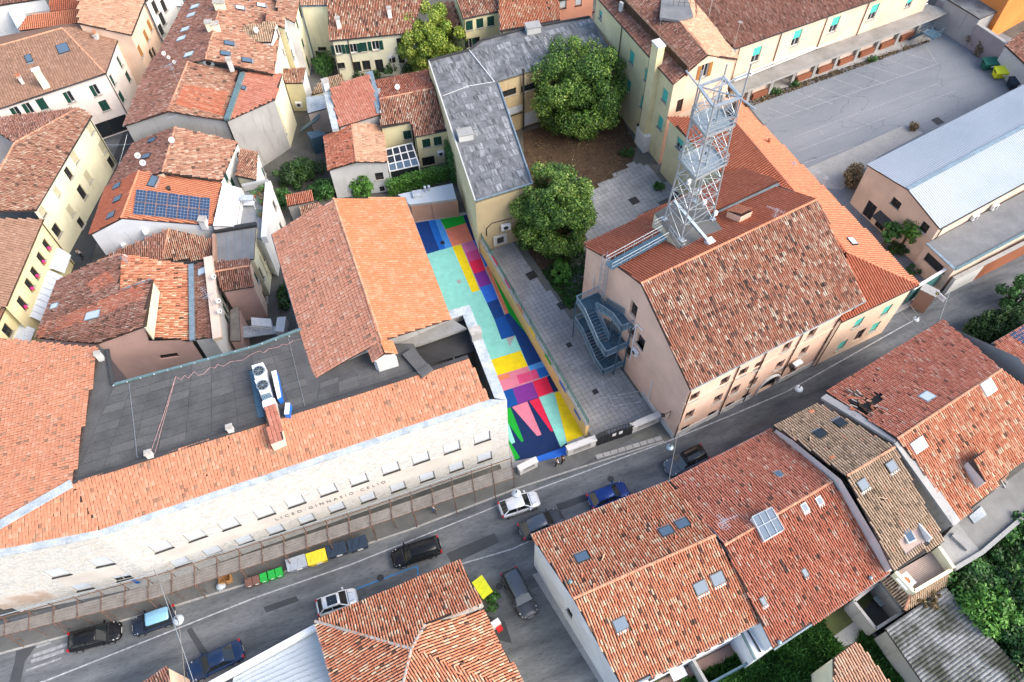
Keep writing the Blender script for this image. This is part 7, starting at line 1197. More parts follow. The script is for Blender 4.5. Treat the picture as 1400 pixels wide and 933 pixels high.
mb = MB(); mb.prism(zpoly([(419, 181), (437, 178), (446, 184), (425, 190)], 2.6), 2.6, 'steel_blue'); mb.out('porch', M8['root']); mb = MB(); mb.bar(PX(412, 178, 1.0), PX(436, 160, 3.4), 1.0, 'steel_blue', 0.15); mb.out('stair', M8['root'])
house('tiled_shed', 'small shed with two pale old tiled slopes behind the red roof', 'shed', {'a': (425, 130, 3.4), 'b': (473, 117, 3.4), 'c': (468, 102, 4.4), 'd': (440, 108, None)}, [('abcd', 'tan')], ['ab'], 'plaster_cream', ov=0.05)
house('tiled_shed', 'low garden shed with red canal tiles by the dark shrubs', 'shed', {'a': (393, 282, 2.8), 'b': (428, 275, 2.8), 'c': (426, 260, 3.4), 'd': (391, 267, None)}, [('abcd', 'red')], ['ab', 'da'], 'plaster_grey', ov=0.05)
house('tiled_shed', 'lower garden shed roof tucked under the hall eave', 'shed', {'a': (412, 296, 2.2), 'b': (440, 290, 2.2), 'c': (436, 276, 2.8), 'd': (409, 282, None)}, [('abcd', 'old')], ['ab'], 'plaster_grey', ov=0.05)
M9 = house('courtyard_house', 'cream house with three green shuttered windows behind the grey flat roof', 'house', {'a': (633, 26, 8.0), 'b': (682.5, 15.5, 8.0), 'r': (620, -12, 9.6), 's': (676, -24, None)}, [('absr', 'pinkroof')], ['ab', 'bs', 'ra'], 'plaster_yellow', gutters=['ab'], ov=0.1, wins=[(0, [(641.5, 35, 1.0, 1.4, 'G'), (656, 32, 1.0, 1.4, 'G'), (671, 29, 1.0, 1.4, 'G'), (641.5, 60, 0.9, 1.6, 'g'), (652, 58, 0.9, 1.6, 'D')])])
house('courtyard_house', 'house with a dark mottled roof strip behind the yellow green tree', 'house', {'a': (600, 20, 5.6), 'b': (634, 54, 5.6), 'c': (620, 2, 7.6), 'd': (584, 8, None)}, [('abcd', 'pinkroof')], ['ab'], 'plaster_yellow', ov=0.1)
house('courtyard_house', 'house with orange mottled tiles along the back of the grey flat roof', 'house', {'a': (684, 42, 7.6), 'b': (766, 27, 7.6), 'c': (760, -30, 10), 'd': (680, -20, None)}, [('abcd', 'house')], ['ab'], 'plaster_yellow', ov=0.1, gutters=['ab'])
house('salmon_house', 'salmon pink house wall at the top edge beside the yellow building', 'house', {'a': (758, 2, 7.0), 'b': (812, -8, 7.0), 'c': (810, -30, 8.0), 'd': (755, -20, None)}, [('abcd', 'dusky')], ['ab', 'da'], 'plaster_salmon', ov=0.05, wins=[(0, [(770, 1, 1.0, 1.2, 'W'), (791, 2, 1.0, 1.2, 'W')])])
# grey flat roofed block
FG = house('flat_roof_block', 'tan block with an L shaped weathered grey felt roof', 'building', {'a': (585, 82, 8.6), 'b': (641.7, 67.7, 8.6), 'c': (659, 54, 8.6), 'd': (723, 37, 8.6), 'e': (807, 22, 8.6), 'f': (832, 64, 8.6), 'g': (680, 112, 8.6), 'h': (728, 252, 8.6), 'i': (650, 276, 8.6)}, [('abcdefghi', 'felt_grey')], ['ia', 'hi', 'gh', 'fg'], 'plaster_tan', ov=0.0, thick=0.25, fascia='gutter_dark', wmats={0: 'plaster_yellow'}, depth=0.25,
 wins=[(3, [(695, 127, 2.2, 0.9, 'D'), (706, 124, 1.6, 0.9, 'D'), (724, 119, 2.4, 0.9, 'D'), (705, 151, 2.4, 1.3, 'W'), (727, 145, 3.0, 1.3, 'W'), (730, 171, 3.2, 2.3, 'W'), (709, 173, 1.6, 1.6, 'W')])])
mground('felt_a', (0.07, 0.075, 0.08), (0.40, 0.41, 0.42), 3.2, 0.4, 8, third=(0.12, 0.125, 0.13), streak=(0.36, 8.0)); mground('felt_b', (0.06, 0.065, 0.07), (0.27, 0.275, 0.28), 3.0, 0.4, 8, third=(0.36, 0.37, 0.38), streak=(0.36, 7.0))
strips([(590, 84), (676, 62), (690, 108), (606, 130)], 8.61, 9, 5, ['felt_a', 'felt_b', 'felt_grey'], 'felt_sheet', FG['roof'], th=0.015); strips([(607, 131), (679, 116), (722, 250), (653, 271)], 8.61, 10, 15, ['felt_a', 'felt_b', 'felt_grey'], 'felt_sheet', FG['roof'], th=0.015); strips([(678, 62), (806, 26), (826, 62), (694, 106)], 8.61, 14, 6, ['felt_a', 'felt_b', 'felt_grey'], 'felt_sheet', FG['roof'], th=0.015)
mb = MB(); e = zpoly([(586, 83), (641.7, 68.5), (659, 55), (723, 38), (806, 23)], 8.72)
for a, b in zip(e[:-1], e[1:]): mb.bar(a, b, 0.25, 'felt_dark3', 0.2)
e = zpoly([(681, 113), (728, 251), (650.5, 275)], 8.7)
for a, b in zip(e[:-1], e[1:]): mb.bar(a, b, 0.16, 'gutter_zinc', 0.14)
mb.bar(PX(650, 275, 8.7), PX(586, 83, 8.7), 0.14, 'plaster_greywhite', 0.14); mb.out('roof_edging', FG['root'])
mb = MB(); mb.path(zpoly([(641, 68), (676, 112)], 8.78), 0.05, 'white_paint', 5); mb.path(zpoly([(606, 131), (640, 118), (676, 112)], 8.76), 0.03, 'white_paint', 5); mb.out('roof_cable', FG['root'])
for x, y, s in ((728.5, 39, 1.3), (636, 185, 1.2)): p = PX(x, y, 9.0); mb = MB(); mb.box(p, (s*1.4, s, 0.9), 'plaster_greywhite', 0.25); mb.box(p+Vector((0, 0, 0.5)), (s*1.5, s*1.1, 0.12), 'concrete', 0.25); mb.out('chimney', FG['root'])
ac_unit(FG['root'], on_wall(FG, 1, 690, 308, 0.3), 0.3, 1.1, 0.8); p = on_wall(FG, 1, 684, 333, 0.05); mb = MB(); dd = FG['dirs'][1][0]; mb.abox(p-dd*0.8, dd*1.7, FG['dirs'][1][1]*-0.15, Vector((0, 0, 1.6)), 'plaster_greywhite'); mb.abox(p-dd*0.35-FG['dirs'][1][1]*0.17+Vector((0, 0, 0.4)), dd*0.8, FG['dirs'][1][1]*-0.05, Vector((0, 0, 0.9)), 'gutter_dark'); mb.out('vent_box', FG['root'])
wallpipe(FG, 1, [(665, 322), (665, 312), (672, 305), (700, 298)], 0.05, 'gutter_dark', 'pipe'); p = PX(714, 182, 0); mb = MB(); q0_ = on_wall(FG, 3, 714, 112, 0.35); mb.tube(Vector((q0_.x, q0_.y, 0)), Vector((q0_.x, q0_.y, 9.4)), 0.13, 'gutter_dark', 8); mb.dome((q0_.x, q0_.y, 9.4), 0.22, 'gutter_dark', 8, 3); mb.out('flue_pipe', FG['root'])
# brick garage at the head of the court
GA = house('garage', 'low pink brick garage with a pale metal roof at the head of the court', 'garage', {'a': (560, 280, 3.0), 'b': (624, 272, 3.0), 'c': (618.5, 251, 3.0), 'd': (544, 266, 3.0)}, [('abcd', 'sheet_white')], ['ab', 'bc', 'da'], 'brick_pink', ov=0.05, thick=0.35, fascia='concrete')
for s in (0.02, 0.47, 0.95):
    A, B = GA['ends'][0]; dd, nn = GA['dirs'][0]; L = (B-A).length; mb = MB(); mb.abox(Vector((A.x, A.y, 0))+dd*(L*s)-nn*0.14, dd*0.45, nn*0.13, Vector((0, 0, 2.7)), 'brick_pink'); mb.out('pilaster', GA['root'])
p = PX(570.5, 266, 3.15); mb = MB(); mb.box(p, (1.1, 1.0, 0.45), 'coping_metal', 0.2); mb.out('roof_vent', GA['root'])
for x, y in ((581.5, 262), (587, 261)): p = PX(x, y, 3.0); mb = MB(); mb.tube(p, p+Vector((0, 0, 0.7)), 0.13, 'aluminium', 8); mb.dome(p+Vector((0, 0, 0.75)), 0.2, 'aluminium', 8, 3, 0.6); mb.out('vent_pipe', GA['root'])
# court wall, fence and gate posts
MW = root('mural_wall', 'ochre court wall with small coloured slots under a green mesh fence', 'wall', PX(735, 470, 0)); wa, wb = PX(657, 346, 0), PX(799, 597, 0); dd = (wb-wa); Lw = dd.length; dd.normalize(); nn = Vector((-dd.y, dd.x, 0)); nn = nn if nn.x > 0 else -nn
mb = MB(); mb.abox(wa, dd*Lw, nn*0.35, Vector((0, 0, 2.2)), 'wall_mural'); mb.out('wall_section', MW); mb = MB(); mb.abox(wa+Vector((0, 0, 2.202)), dd*Lw, nn*0.36, Vector((0, 0, 0.08)), 'concrete'); mb.out('wall_coping', MW)
for (x, y), c in zip((c1(545, 450), c1(625, 598), c1(705, 755), c2(410, 65), c2(510, 240), c2(603, 412), c2(697, 592)), ('red', 'hot', 'salmon', 'yellow', 'green', 'blue', 'blue')):
    h = hit(x, y, wa, nn); mb = MB(); mb.abox(Vector((h.x, h.y, h.z-0.3))-dd*0.7-nn*0.02, dd*1.4, nn*0.015, Vector((0, 0, 0.55)), 'paint_'+c); mb.out('paint_panel', MW)
fe = root('mesh_fence', 'green mesh fence on posts along the top of the court wall', 'fence', PX(735, 460, 2.3)); f0 = wa+nn*0.25+Vector((0, 0, 2.29))
for k in range(int(Lw/2.2)+1): p = f0+dd*(k*2.2); mb = MB(); mb.tube(p-Vector((0, 0, 0.0)), p+Vector((0, 0, 1.15)), 0.035, 'mesh_green', 6); mb.out('post', fe)
mb = MB(); 
for k in range(7): mb.bar(f0+Vector((0, 0, 0.1+0.16*k)), f0+dd*Lw+Vector((0, 0, 0.1+0.16*k)), 0.022, 'mesh_green')
for k in range(int(Lw/0.16)): p = f0+dd*(k*0.16); mb.bar(p+Vector((0, 0, 0.05)), p+Vector((0, 0, 1.1)), 0.02, 'mesh_green')
o = mb.out('mesh', fe); o['kind'] = 'stuff'
for i, (tp, bs) in enumerate((([(706, 629), (733, 621)], [(711, 651), (735, 639)]), ([(774, 614), (814, 598)], [(776, 625), (814, 611)]), ([(862, 577), (902, 566)], [(863, 594), (901, 578)]))):
    a, b = PX(*bs[0], 0), PX(*bs[1], 0); d_ = (b-a); n_ = Vector((-d_.y, d_.x, 0)).normalized(); n_ = n_ if n_.y > 0 else -n_; gp_ = root('gate_pier', ('white stone gate pier beside the scaffold canopy', 'wide white stone gate pier between the court and the dark gate', 'white stone gate pier touching the pink building')[i], 'gate pier', (a+b)/2); mb = MB(); mb.abox(a, d_, n_*0.5, Vector((0, 0, 1.35 if i else 1.2)), 'stone_white'); mb.out('body', gp_); mb = MB(); u = d_.normalized(); mb.abox(a-u*0.06-n_*0.06+Vector((0, 0, 1.352 if i else 1.202)), d_+u*0.12, n_*0.62, Vector((0, 0, 0.16)), 'stone_white'); mb.out('cap', gp_); mb = MB(); mb.abox(a+d_*0.18-n_*0.02+Vector((0, 0, 0.5)), d_*0.64, n_*0.015, Vector((0, 0, 0.3)), 'plaster_grey'); mb.abox(a+d_*0.2-n_*0.05+Vector((0, 0, 1.0)), d_*0.6, n_*0.03, Vector((0, 0, 0.08)), 'gutter_dark'); mb.out('slot', gp_)
dg = root('dark_gate', 'dark steel double gate with two small notices', 'gate', PX(840, 604, 0)); a, b = PX(815, 611, 0), PX(864, 594, 0); d_ = (b-a); 
for k in range(6): mb = MB(); p = a+d_*(k/6+0.008); mb.abox(p, d_*(1/6-0.016), Vector((0.02, 0.05, 0)), Vector((0, 0, 1.9)), 'iron_dark'); mb.bar(p+Vector((0, 0, 1.9)), p+Vector((0, 0, 2.9)), 0.05, 'gutter_dark'); mb.bar(p+d_*0.08+Vector((0, 0, 1.9)), p+d_*0.08+Vector((0, 0, 2.9)), 0.03, 'gutter_dark'); mb.out('gate_panel', dg)
mb = MB(); mb.bar(a+Vector((0, 0, 2.9)), b+Vector((0, 0, 2.9)), 0.06, 'gutter_dark'); mb.out('top_rail', dg)
for t in (0.42, 0.6): mb = MB(); p = a+d_*t-Vector((0.01, 0.03, -1.1)); mb.abox(p, d_*0.1, Vector((0.0, 0.01, 0)), Vector((0, 0, 0.55)), 'white_paint'); mb.out('notice', dg)
sheet('courtyard_ground', [(380, 40), (560, 60), (600, 90), (520, 110), (380, 130)], 0.004, 'pavement_dark', label='grey paving of the cream courtyard')
# ------------------------------------------------------------------ scaffold canopy along the school
CA = root('scaffold_canopy', 'timber boarded scaffold canopy over the pavement along the school', 'scaffold', PX(450, 740, 0))
outer = zpoly([(-60, 882), (0, 870), (212, 818), (350, 772), (567, 699), (703, 653)], 3.0); inner = zpoly([(-60, 862), (0, 849), (225, 787), (350, 747), (500, 699), (699, 630)], 3.0)
def along(P, t):
    L = [(b-a).length for a, b in zip(P[:-1], P[1:])]; s = t*sum(L)
    for (a, b), l in zip(zip(P[:-1], P[1:]), L):
        if s <= l: return a.lerp(b, s/l)
        s -= l
    return P[-1].copy()
NB = 25
for k in range(NB):
    t0, t1 = k/NB, (k+1)/NB; a, b, c, d = along(outer, t0), along(outer, t1), along(inner, t1), along(inner, t0)
    for j in range(5):
        u0, u1 = (j/5+0.008)*0.72, ((j+1)/5-0.008)*0.72; e = random.uniform(0, 0.03); z = Vector((0, 0, e)); ov_ = random.uniform(-0.06, 0.06); x = (b-a).normalized()*ov_
        mb = MB(); mb.prism([a.lerp(d, u0)+z+x, b.lerp(c, u0)+z+x*0.5, b.lerp(c, u1)+z+x*0.5, a.lerp(d, u1)+z+x], 0.05, 'plank'); mb.out('plank', CA)
up_ = Vector((0, 0, 1))
for k in range(NB+1):
    a, d = along(outer, k/NB), along(inner, k/NB); g = lambda p, z: Vector((p.x, p.y, z)); mid = a.lerp(d, 0.12)
    mb = MB(); mb.tube(g(mid, 0.1), g(mid, 3.2), 0.035, 'rust', 6); mb.out('standard', CA); mb = MB(); mb.tube(g(d, 0.1), g(d, 4.0), 0.035, 'rust', 6); mb.out('standard', CA)
    mb = MB(); mb.tube(g(a, 2.9)+(a-d)*0.12, g(d, 2.9), 0.045, 'rust', 6); mb.tube(g(a, 3.1)+(a-d)*0.10, g(d, 3.1)+(d-a)*0.05, 0.03, 'rust', 6); mb.out('transom', CA)
    if k % 2 == 0: mb = MB(); mb.tube(g(a, 0.15)+(a-d)*0.25, g(a, 2.95)+(a-d)*0.02, 0.045, 'rust', 6); mb.out('standard', CA)
for z, P in ((3.55, inner), (4.05, inner), (2.95, outer)):
    for a, b in zip(P[:-1], P[1:]): mb = MB(); mb.tube(Vector((a.x, a.y, z)), Vector((b.x, b.y, z)), 0.045, 'rust' if z < 3.7 else 'galvanised', 6); mb.out('ledger', CA)

# ------------------------------------------------------------------ vehicles
def mcar(name, c, rough=0.25, metal=0.3):
    m, t, b = _base('car_'+name, rough, metal, 0.25); b.inputs['Coat Weight'].default_value = 0.15; b.inputs['Coat Roughness'].default_value = 0.08; n = _noise(t, 6, 4, _pos(t)); col = _mix(t, c, tuple(v*0.85+0.01 for v in c), _scale01(t, n.outputs[0], 0.45, 0.75)); t.links.new(col, b.inputs['Base Color'])
for nm, c in (('black', (0.012, 0.012, 0.014)), ('white', (0.78, 0.79, 0.80)), ('navy', (0.02, 0.045, 0.11)), ('blue', (0.015, 0.05, 0.22)), ('grey', (0.07, 0.075, 0.085)), ('skyblue', (0.30, 0.58, 0.78)), ('darkblue', (0.025, 0.035, 0.06)), ('maroon', (0.07, 0.02, 0.02)), ('slate', (0.10, 0.12, 0.15))): mcar(nm, c)
mplain('lamp_white', (0.75, 0.77, 0.78), 0.1, 0, 0.8); mplain('lamp_red', (0.45, 0.01, 0.015), 0.15, 0, 0.8); mplain('car_glass', (0.012, 0.016, 0.018), 0.05, 0, 0.9); mplain('tyre', (0.015, 0.015, 0.016), 0.85); mplain('rim', (0.45, 0.46, 0.48), 0.3, 0.8); mplain('plate', (0.7, 0.7, 0.68), 0.5)
def car(label, rear, front, L, W, H, kind, body, roofm=None, sunroof=False, z0=0.02):
    a, b = PX(*rear, 0.55), PX(*front, 0.55); c = (a+b)/2; dr = Vector((b.x-a.x, b.y-a.y, 0)).normalized(); rz = math.atan2(dr.y, dr.x)
    R = root('parked_car', label, 'car', (c.x, c.y, z0), None, rz); h = L/2; w_ = W/2; bm_ = 'car_'+body; rm = 'car_'+(roofm or body); I = Matrix.Identity(4)
    def ch(name, mb, par=None, smooth=False): o = link(name, mb.mesh(name, smooth=smooth), par or R); return o
    belt = H*0.60; hood = H*0.55
    if kind == 'wagon': xs, rf0, rf1, ws, rw = 0.0, -h*0.80, h*0.20, h*0.46, -h*0.93
    elif kind == 'sedan': xs, rf0, rf1, ws, rw = 0.0, -h*0.36, h*0.14, h*0.42, -h*0.68
    elif kind == 'mini': xs, rf0, rf1, ws, rw = 0.0, -h*0.78, h*0.22, h*0.42, -h*0.90
    else: xs, rf0, rf1, ws, rw = 0.0, -h*0.62, h*0.18, h*0.50, -h*0.90
    # lower body, lofted along its length
    st = [(-h, 0.80, 0.42, 0.30, 0.66), (-h*0.97, 0.90, 0.30, 0.36, belt*0.92), (-h*0.86, 0.98, 0.22, 0.5, belt), (-h*0.5, 1.0, 0.2, 0.5, belt), (0, 1.0, 0.2, 0.5, belt), (ws, 1.0, 0.2, 0.5, belt*0.98), (ws+0.12, 0.99, 0.2, 0.5, hood*1.02), (h*0.80, 0.95, 0.22, 0.48, hood*0.93), (h*0.93, 0.86, 0.30, 0.44, hood*0.80), (h, 0.70, 0.38, 0.42, hood*0.62)]
    mb = MB(); RR = []
    for x, k, zl, zm_, zt2 in st:
        k *= w_; RR.append([(x, -k*0.92, zl), (x, -k, (zl+zt2)/2), (x, -k*0.97, zt2*0.93), (x, -k*0.86, zt2), (x, -k*0.4, zt2+0.025), (x, k*0.4, zt2+0.025), (x, k*0.86, zt2), (x, k*0.97, zt2*0.93), (x, k, (zl+zt2)/2), (x, k*0.92, zl)])
    mb.rings(RR, bm_); ch('body', mb, smooth=True)
    # greenhouse
    def sec(x, z, k): return [(x, -k*w_, z), (x, k*w_, z)]
    g = MB(); bl = belt+0.01; t = H
    B4 = [(rw, -0.84*w_, bl), (ws, -0.86*w_, bl), (ws, 0.86*w_, bl), (rw, 0.84*w_, bl)]; T4_ = [(rf0, -0.66*w_, t-0.05), (rf1, -0.68*w_, t-0.05), (rf1, 0.68*w_, t-0.05), (rf0, 0.66*w_, t-0.05)]; g.hexa(B4+T4_, 'car_glass'); ch('windows', g)
    p = MB()
    for i in range(4): p.bar(B4[i], T4_[i], 0.09, bm_, 0.07)
    for s in (-1, 1):
        u = 0.47 if kind != 'sedan' else 0.5
        p.bar((rw+(ws-rw)*u, s*0.855*w_, bl), (rf0+(rf1-rf0)*0.5, s*0.675*w_, t-0.05), 0.08, bm_, 0.06); p.bar((rw, s*0.85*w_, bl), (ws, s*0.87*w_, bl), 0.05, bm_)
    ch('pillars', p); r_ = MB(); rx0, rx1 = rf0-0.06, rf1+0.05; RR = []
    for x, k, dz in ((rx0, 0.60, -0.03), (rx0+0.12, 0.70, 0.0), ((rx0+rx1)/2, 0.73, 0.035), (rx1-0.12, 0.71, 0.01), (rx1, 0.64, -0.03)): k *= w_; RR.append([(x, -k, t-0.075+dz), (x, -k*0.9, t-0.02+dz), (x, 0, t+0.012+dz), (x, k*0.9, t-0.02+dz), (x, k, t-0.075+dz)])
    r_.rings(RR, rm); ch('roof_panel', r_, smooth=True)
    if sunroof: s_ = MB(); s_.box(((rf0+rf1)/2+0.1, 0, t+0.036), ((rf1-rf0)*0.62, W*0.5, 0.02), 'car_glass'); ch('sunroof', s_)
    f = MB(); f.bar((ws+0.16, -w_*0.5, hood*1.02+0.03), (h*0.85, -w_*0.42, hood*0.90+0.035), 0.02, 'gutter_dark', 0.012); f.bar((ws+0.16, w_*0.5, hood*1.02+0.03), (h*0.85, w_*0.42, hood*0.90+0.035), 0.02, 'gutter_dark', 0.012); f.bar((ws+0.13, -w_*0.8, hood*1.02+0.028), (ws+0.13, w_*0.8, hood*1.02+0.028), 0.05, 'gutter_dark', 0.02); ch('bonnet_seam', f)
    for s in (-1, 1):
        l = MB(); l.hexa([(h*0.80, s*w_*0.60, hood*0.74), (h*0.965, s*w_*0.52, hood*0.66), (h*0.90, s*w_*0.86, hood*0.68), (h*0.74, s*w_*0.95, hood*0.76), (h*0.78, s*w_*0.58, hood*0.945), (h*0.945, s*w_*0.50, hood*0.80), (h*0.90, s*w_*0.80, hood*0.82), (h*0.72, s*w_*0.90, hood*0.96)], 'lamp_white'); ch('headlight', l)
        l = MB(); l.box((-h*0.955, s*w_*0.80, belt*0.84), (0.16, 0.22, 0.26), 'lamp_red'); ch('tail_light', l)
        l = MB(); l.box((ws-0.18, s*(w_*1.0+0.08), belt+0.03), (0.14, 0.22, 0.15), bm_); ch('wing_mirror', l)
        for x in (-h*0.60, h*0.62):
            y = s*(w_-0.10); l = MB(); l.tube((x, y-s*0.11, 0.31), (x, y+s*0.115, 0.31), 0.315, 'tyre', 16); wh = ch('wheel', l); l = MB(); l.tube((x, y+s*0.112, 0.31), (x, y+s*0.125, 0.31), 0.2, 'rim', 12); ch('rim', l, wh)
    l = MB(); l.box((h*0.995, 0, 0.46), (0.03, 0.5, 0.12), 'plate'); ch('number_plate', l); l = MB(); l.box((-h*1.0, 0, 0.58), (0.03, 0.5, 0.12), 'plate'); ch('number_plate', l)
    l = MB(); l.box((h*0.985, 0, 0.36), (0.06, W*0.55, 0.14), 'gutter_dark'); ch('grille', l)
    return R
car('glossy black hatchback parked at the bottom left by the worn crossing', (97, 879), (163, 862), 4.4, 1.78, 1.50, 'hatch', 'black')
car('small dark car with a light blue roof under the round lamp', (240, 839), (181, 859), 3.7, 1.68, 1.42, 'mini', 'darkblue', 'skyblue')
car('navy saloon parked beside the white metal roof at the bottom', (331, 887), (258, 922), 4.8, 1.80, 1.44, 'sedan', 'navy')
car('small white hatchback with a dark glass sunroof by the blue bay line', (433, 833), (489, 814), 3.6, 1.62, 1.50, 'hatch', 'white', None, True)
car('black estate car driving in the middle of the street', (601, 745), (537, 766), 4.6, 1.80, 1.52, 'wagon', 'black')
car('white hatchback with red tail lights beside a pale globe lamp', (683, 699), (737, 681), 3.9, 1.70, 1.46, 'hatch', 'white')
car('dark slate hatchback half hidden by the white house eave', (709, 730), (771, 703), 4.3, 1.78, 1.48, 'hatch', 'grey', 'slate')
car('bright blue car half hidden by the cream and orange roof', (803, 689), (860, 666), 4.0, 1.72, 1.46, 'hatch', 'blue')
car('dark grey off road car with a black roof in front of the pink building', (966, 617), (908, 645), 4.5, 1.85, 1.62, 'wagon', 'slate', 'black', True)
car('dark grey car parked in the driveway beside the white house', (695, 781), (726, 843), 4.5, 1.82, 1.58, 'wagon', 'grey', 'slate')
car('maroon car glimpsed behind the grey flat roof at the top', (782, 20), (806, 13), 4.2, 1.75, 1.45, 'hatch', 'maroon')

# ------------------------------------------------------------------ bins and street things
SD_ = (PX(500, 745, 0)-PX(340, 798, 0)); BRZ = math.atan2(SD_.y, SD_.x)
mplain('bin_green', (0.02, 0.36, 0.05), 0.45, var=0.12); mplain('bin_brown', (0.16, 0.085, 0.065), 0.5, var=0.15); mplain('bin_grey', (0.33, 0.37, 0.42), 0.45, var=0.12); mplain('bin_yellow', (0.74, 0.55, 0.03), 0.45, var=0.1); mplain('bin_navy', (0.02, 0.035, 0.06), 0.45, var=0.15); mplain('bin_lemon', (0.78, 0.80, 0.03), 0.45, var=0.08); mplain('bin_dkgreen', (0.015, 0.14, 0.10), 0.5, var=0.2); mplain('cardboard', (0.40, 0.22, 0.08), 0.9, var=0.15); mplain('plastic_bag', (0.40, 0.45, 0.50), 0.3, var=0.2)
def wheelie(label, px, py, m, group):
    p = PX(px, py, 0.6); R = root('wheelie_bin', label, 'bin', (p.x, p.y, 0.02), group, BRZ); mb = MB(); mb.hexa([(-.24, -.28, .08), (.24, -.28, .08), (.24, .24, .08), (-.24, .24, .08), (-.30, -.36, .95), (.30, -.36, .95), (.30, .34, .95), (-.30, .34, .95)], m); link('body', mb.mesh('body'), R)
    mb = MB(); mb.hexa([(-.32, -.39, .955), (.32, -.39, .955), (.32, .36, .955), (-.32, .36, .955), (-.29, -.35, 1.0), (.29, -.35, 1.0), (.27, .33, 1.08), (-.27, .33, 1.08)], m); lid = link('lid', mb.mesh('lid'), R); mb = MB(); mb.bar((-.25, .42, 1.0), (.25, .42, 1.0), 0.04, 'gutter_dark'); link('handle', mb.mesh('handle'), lid)
    mb = MB(); mb.box((0, -.365, .75), (.3, .02, .12), 'white_paint'); link('label_plate', mb.mesh('label_plate'), R)
    for s in (-1, 1): mb = MB(); mb.tube((s*.22, .3, .12), (s*.28, .3, .12), 0.12, 'tyre', 10); link('wheel', mb.mesh('wheel'), R)
for l, x, y, m in (('left brown wheelie bin, first in the row of bins', 341.5, 797.5, 'bin_brown'), ('right brown wheelie bin next to the green ones', 351.5, 794.5, 'bin_brown'), ('left green wheelie bin next to the brown bins', 361.5, 791, 'bin_green'), ('middle one of three green wheelie bins', 372.5, 787.2, 'bin_green'), ('right darker green wheelie bin next to the grey container', 382.5, 783.8, 'bin_green')): wheelie(l, x, y, m, 'wheelie bins by the school canopy')
def container(label, px, py, m, rz, group=None, ribs_=True, s=1.0, z0=0.02):
    p = PX(px, py, 0.7); R = root('waste_container', label, 'container', (p.x, p.y, z0), group, rz); mb = MB(); X, Y = .85*s, .50*s; mb.hexa([(-X*.9, -Y*.75, .18), (X*.9, -Y*.75, .18), (X*.9, Y*.75, .18), (-X*.9, Y*.75, .18), (-X, -Y*1.05, 1.05), (X, -Y*1.05, 1.05), (X, Y, 1.2), (-X, Y, 1.2)], m); link('body', mb.mesh('body'), R)
    mb = MB(); A = [Vector((-X*1.04, -Y*1.1, 1.06)), Vector((X*1.04, -Y*1.1, 1.06)), Vector((X*1.04, Y*1.04, 1.30)), Vector((-X*1.04, Y*1.04, 1.30))]; mb.prism([a+Vector((0, 0, .06)) for a in A], 0.07, m); lid = link('lid', mb.mesh('lid'), R)
    if ribs_:
        mb = MB()
        for u, v in ((.15, .32), (.48, .32), (.52, .68), (.85, .68)): a = A[0].lerp(A[1], u)+(A[3]-A[0])*0.12+Vector((0, 0, .08)); b = A[0].lerp(A[1], v)+(A[3]-A[0])*0.82+Vector((0, 0, .08)); mb.bar(a, b, 0.06, m, 0.05)
        link('lid_rib', mb.mesh('lid_rib'), lid)
    mb = MB(); mb.box((0.1, -Y*1.0, .72), (.5, .03, .22), 'white_paint'); link('label_plate', mb.mesh('label_plate'), R)
    for sx in (-1, 1):
        mb = MB(); mb.bar((sx*X*1.05, -Y*.5, 1.0), (sx*X*1.05, Y*.5, 1.05), 0.09, 'gutter_dark'); link('lifting_arm', mb.mesh('lifting_arm'), R)
        for sy in (-1, 1): mb = MB(); mb.tube((sx*X*.75, sy*Y*.6-.03, .1), (sx*X*.75, sy*Y*.6+.03, .1), 0.1, 'tyre', 10); link('wheel', mb.mesh('wheel'), R)
    return R
for l, x, y, m in (('grey waste container between the green bins and the yellow one', 407, 772, 'bin_grey'), ('yellow waste container by the scaffold canopy', 434.5, 764, 'bin_yellow'), ('left dark navy waste container next to the yellow one', 461.5, 753.5, 'bin_navy'), ('right dark navy waste container, last of the street row', 490, 745.5, 'bin_navy')): container(l, x, y, m, BRZ, 'waste containers in the street row')
container('lemon yellow bin with a ribbed lid at the corner of the hipped house', 660, 805, 'bin_lemon', BRZ-0.9-0.4, None)
CRZ = 0.75
container('bright yellow container by the lilac wall of the car park', 1370, 100, 'bin_lemon', CRZ+math.pi*1.5+0.9, 'containers at the car park corner', False, 1.3); container('dark green container by the lilac wall of the car park', 1354, 88, 'bin_dkgreen', CRZ+math.pi*1.5+0.9, 'containers at the car park corner', False, 1.3); container('navy container at the right end by the lilac wall', 1390, 114, 'bin_navy', CRZ+math.pi*1.5+0.9, 'containers at the car park corner', False, 1.3)
p = PX(309, 793, 0.3); R = root('cardboard_box', 'open cardboard box on the pavement under the canopy edge', 'box', (p.x, p.y, 0.13), None, BRZ); mb = MB()
for c, s in (((-.5, 0, .35), (.04, .7, .7)), ((.5, 0, .35), (.04, .7, .7)), ((0, -.35, .35), (1.0, .04, .7)), ((0, .35, .35), (1.0, .04, .7)), ((0, 0, .02), (1, .7, .04))): mb.box(c, s, 'cardboard')
link('body', mb.mesh('body'), R); mb = MB(); mb.hexa([(-.5, .36, .69), (.5, .36, .69), (.5, .62, .58), (-.5, .62, .58), (-.5, .36, .71), (.5, .36, .71), (.5, .62, .60), (-.5, .62, .60)], 'cardboard'); link('flap', mb.mesh('flap'), R)
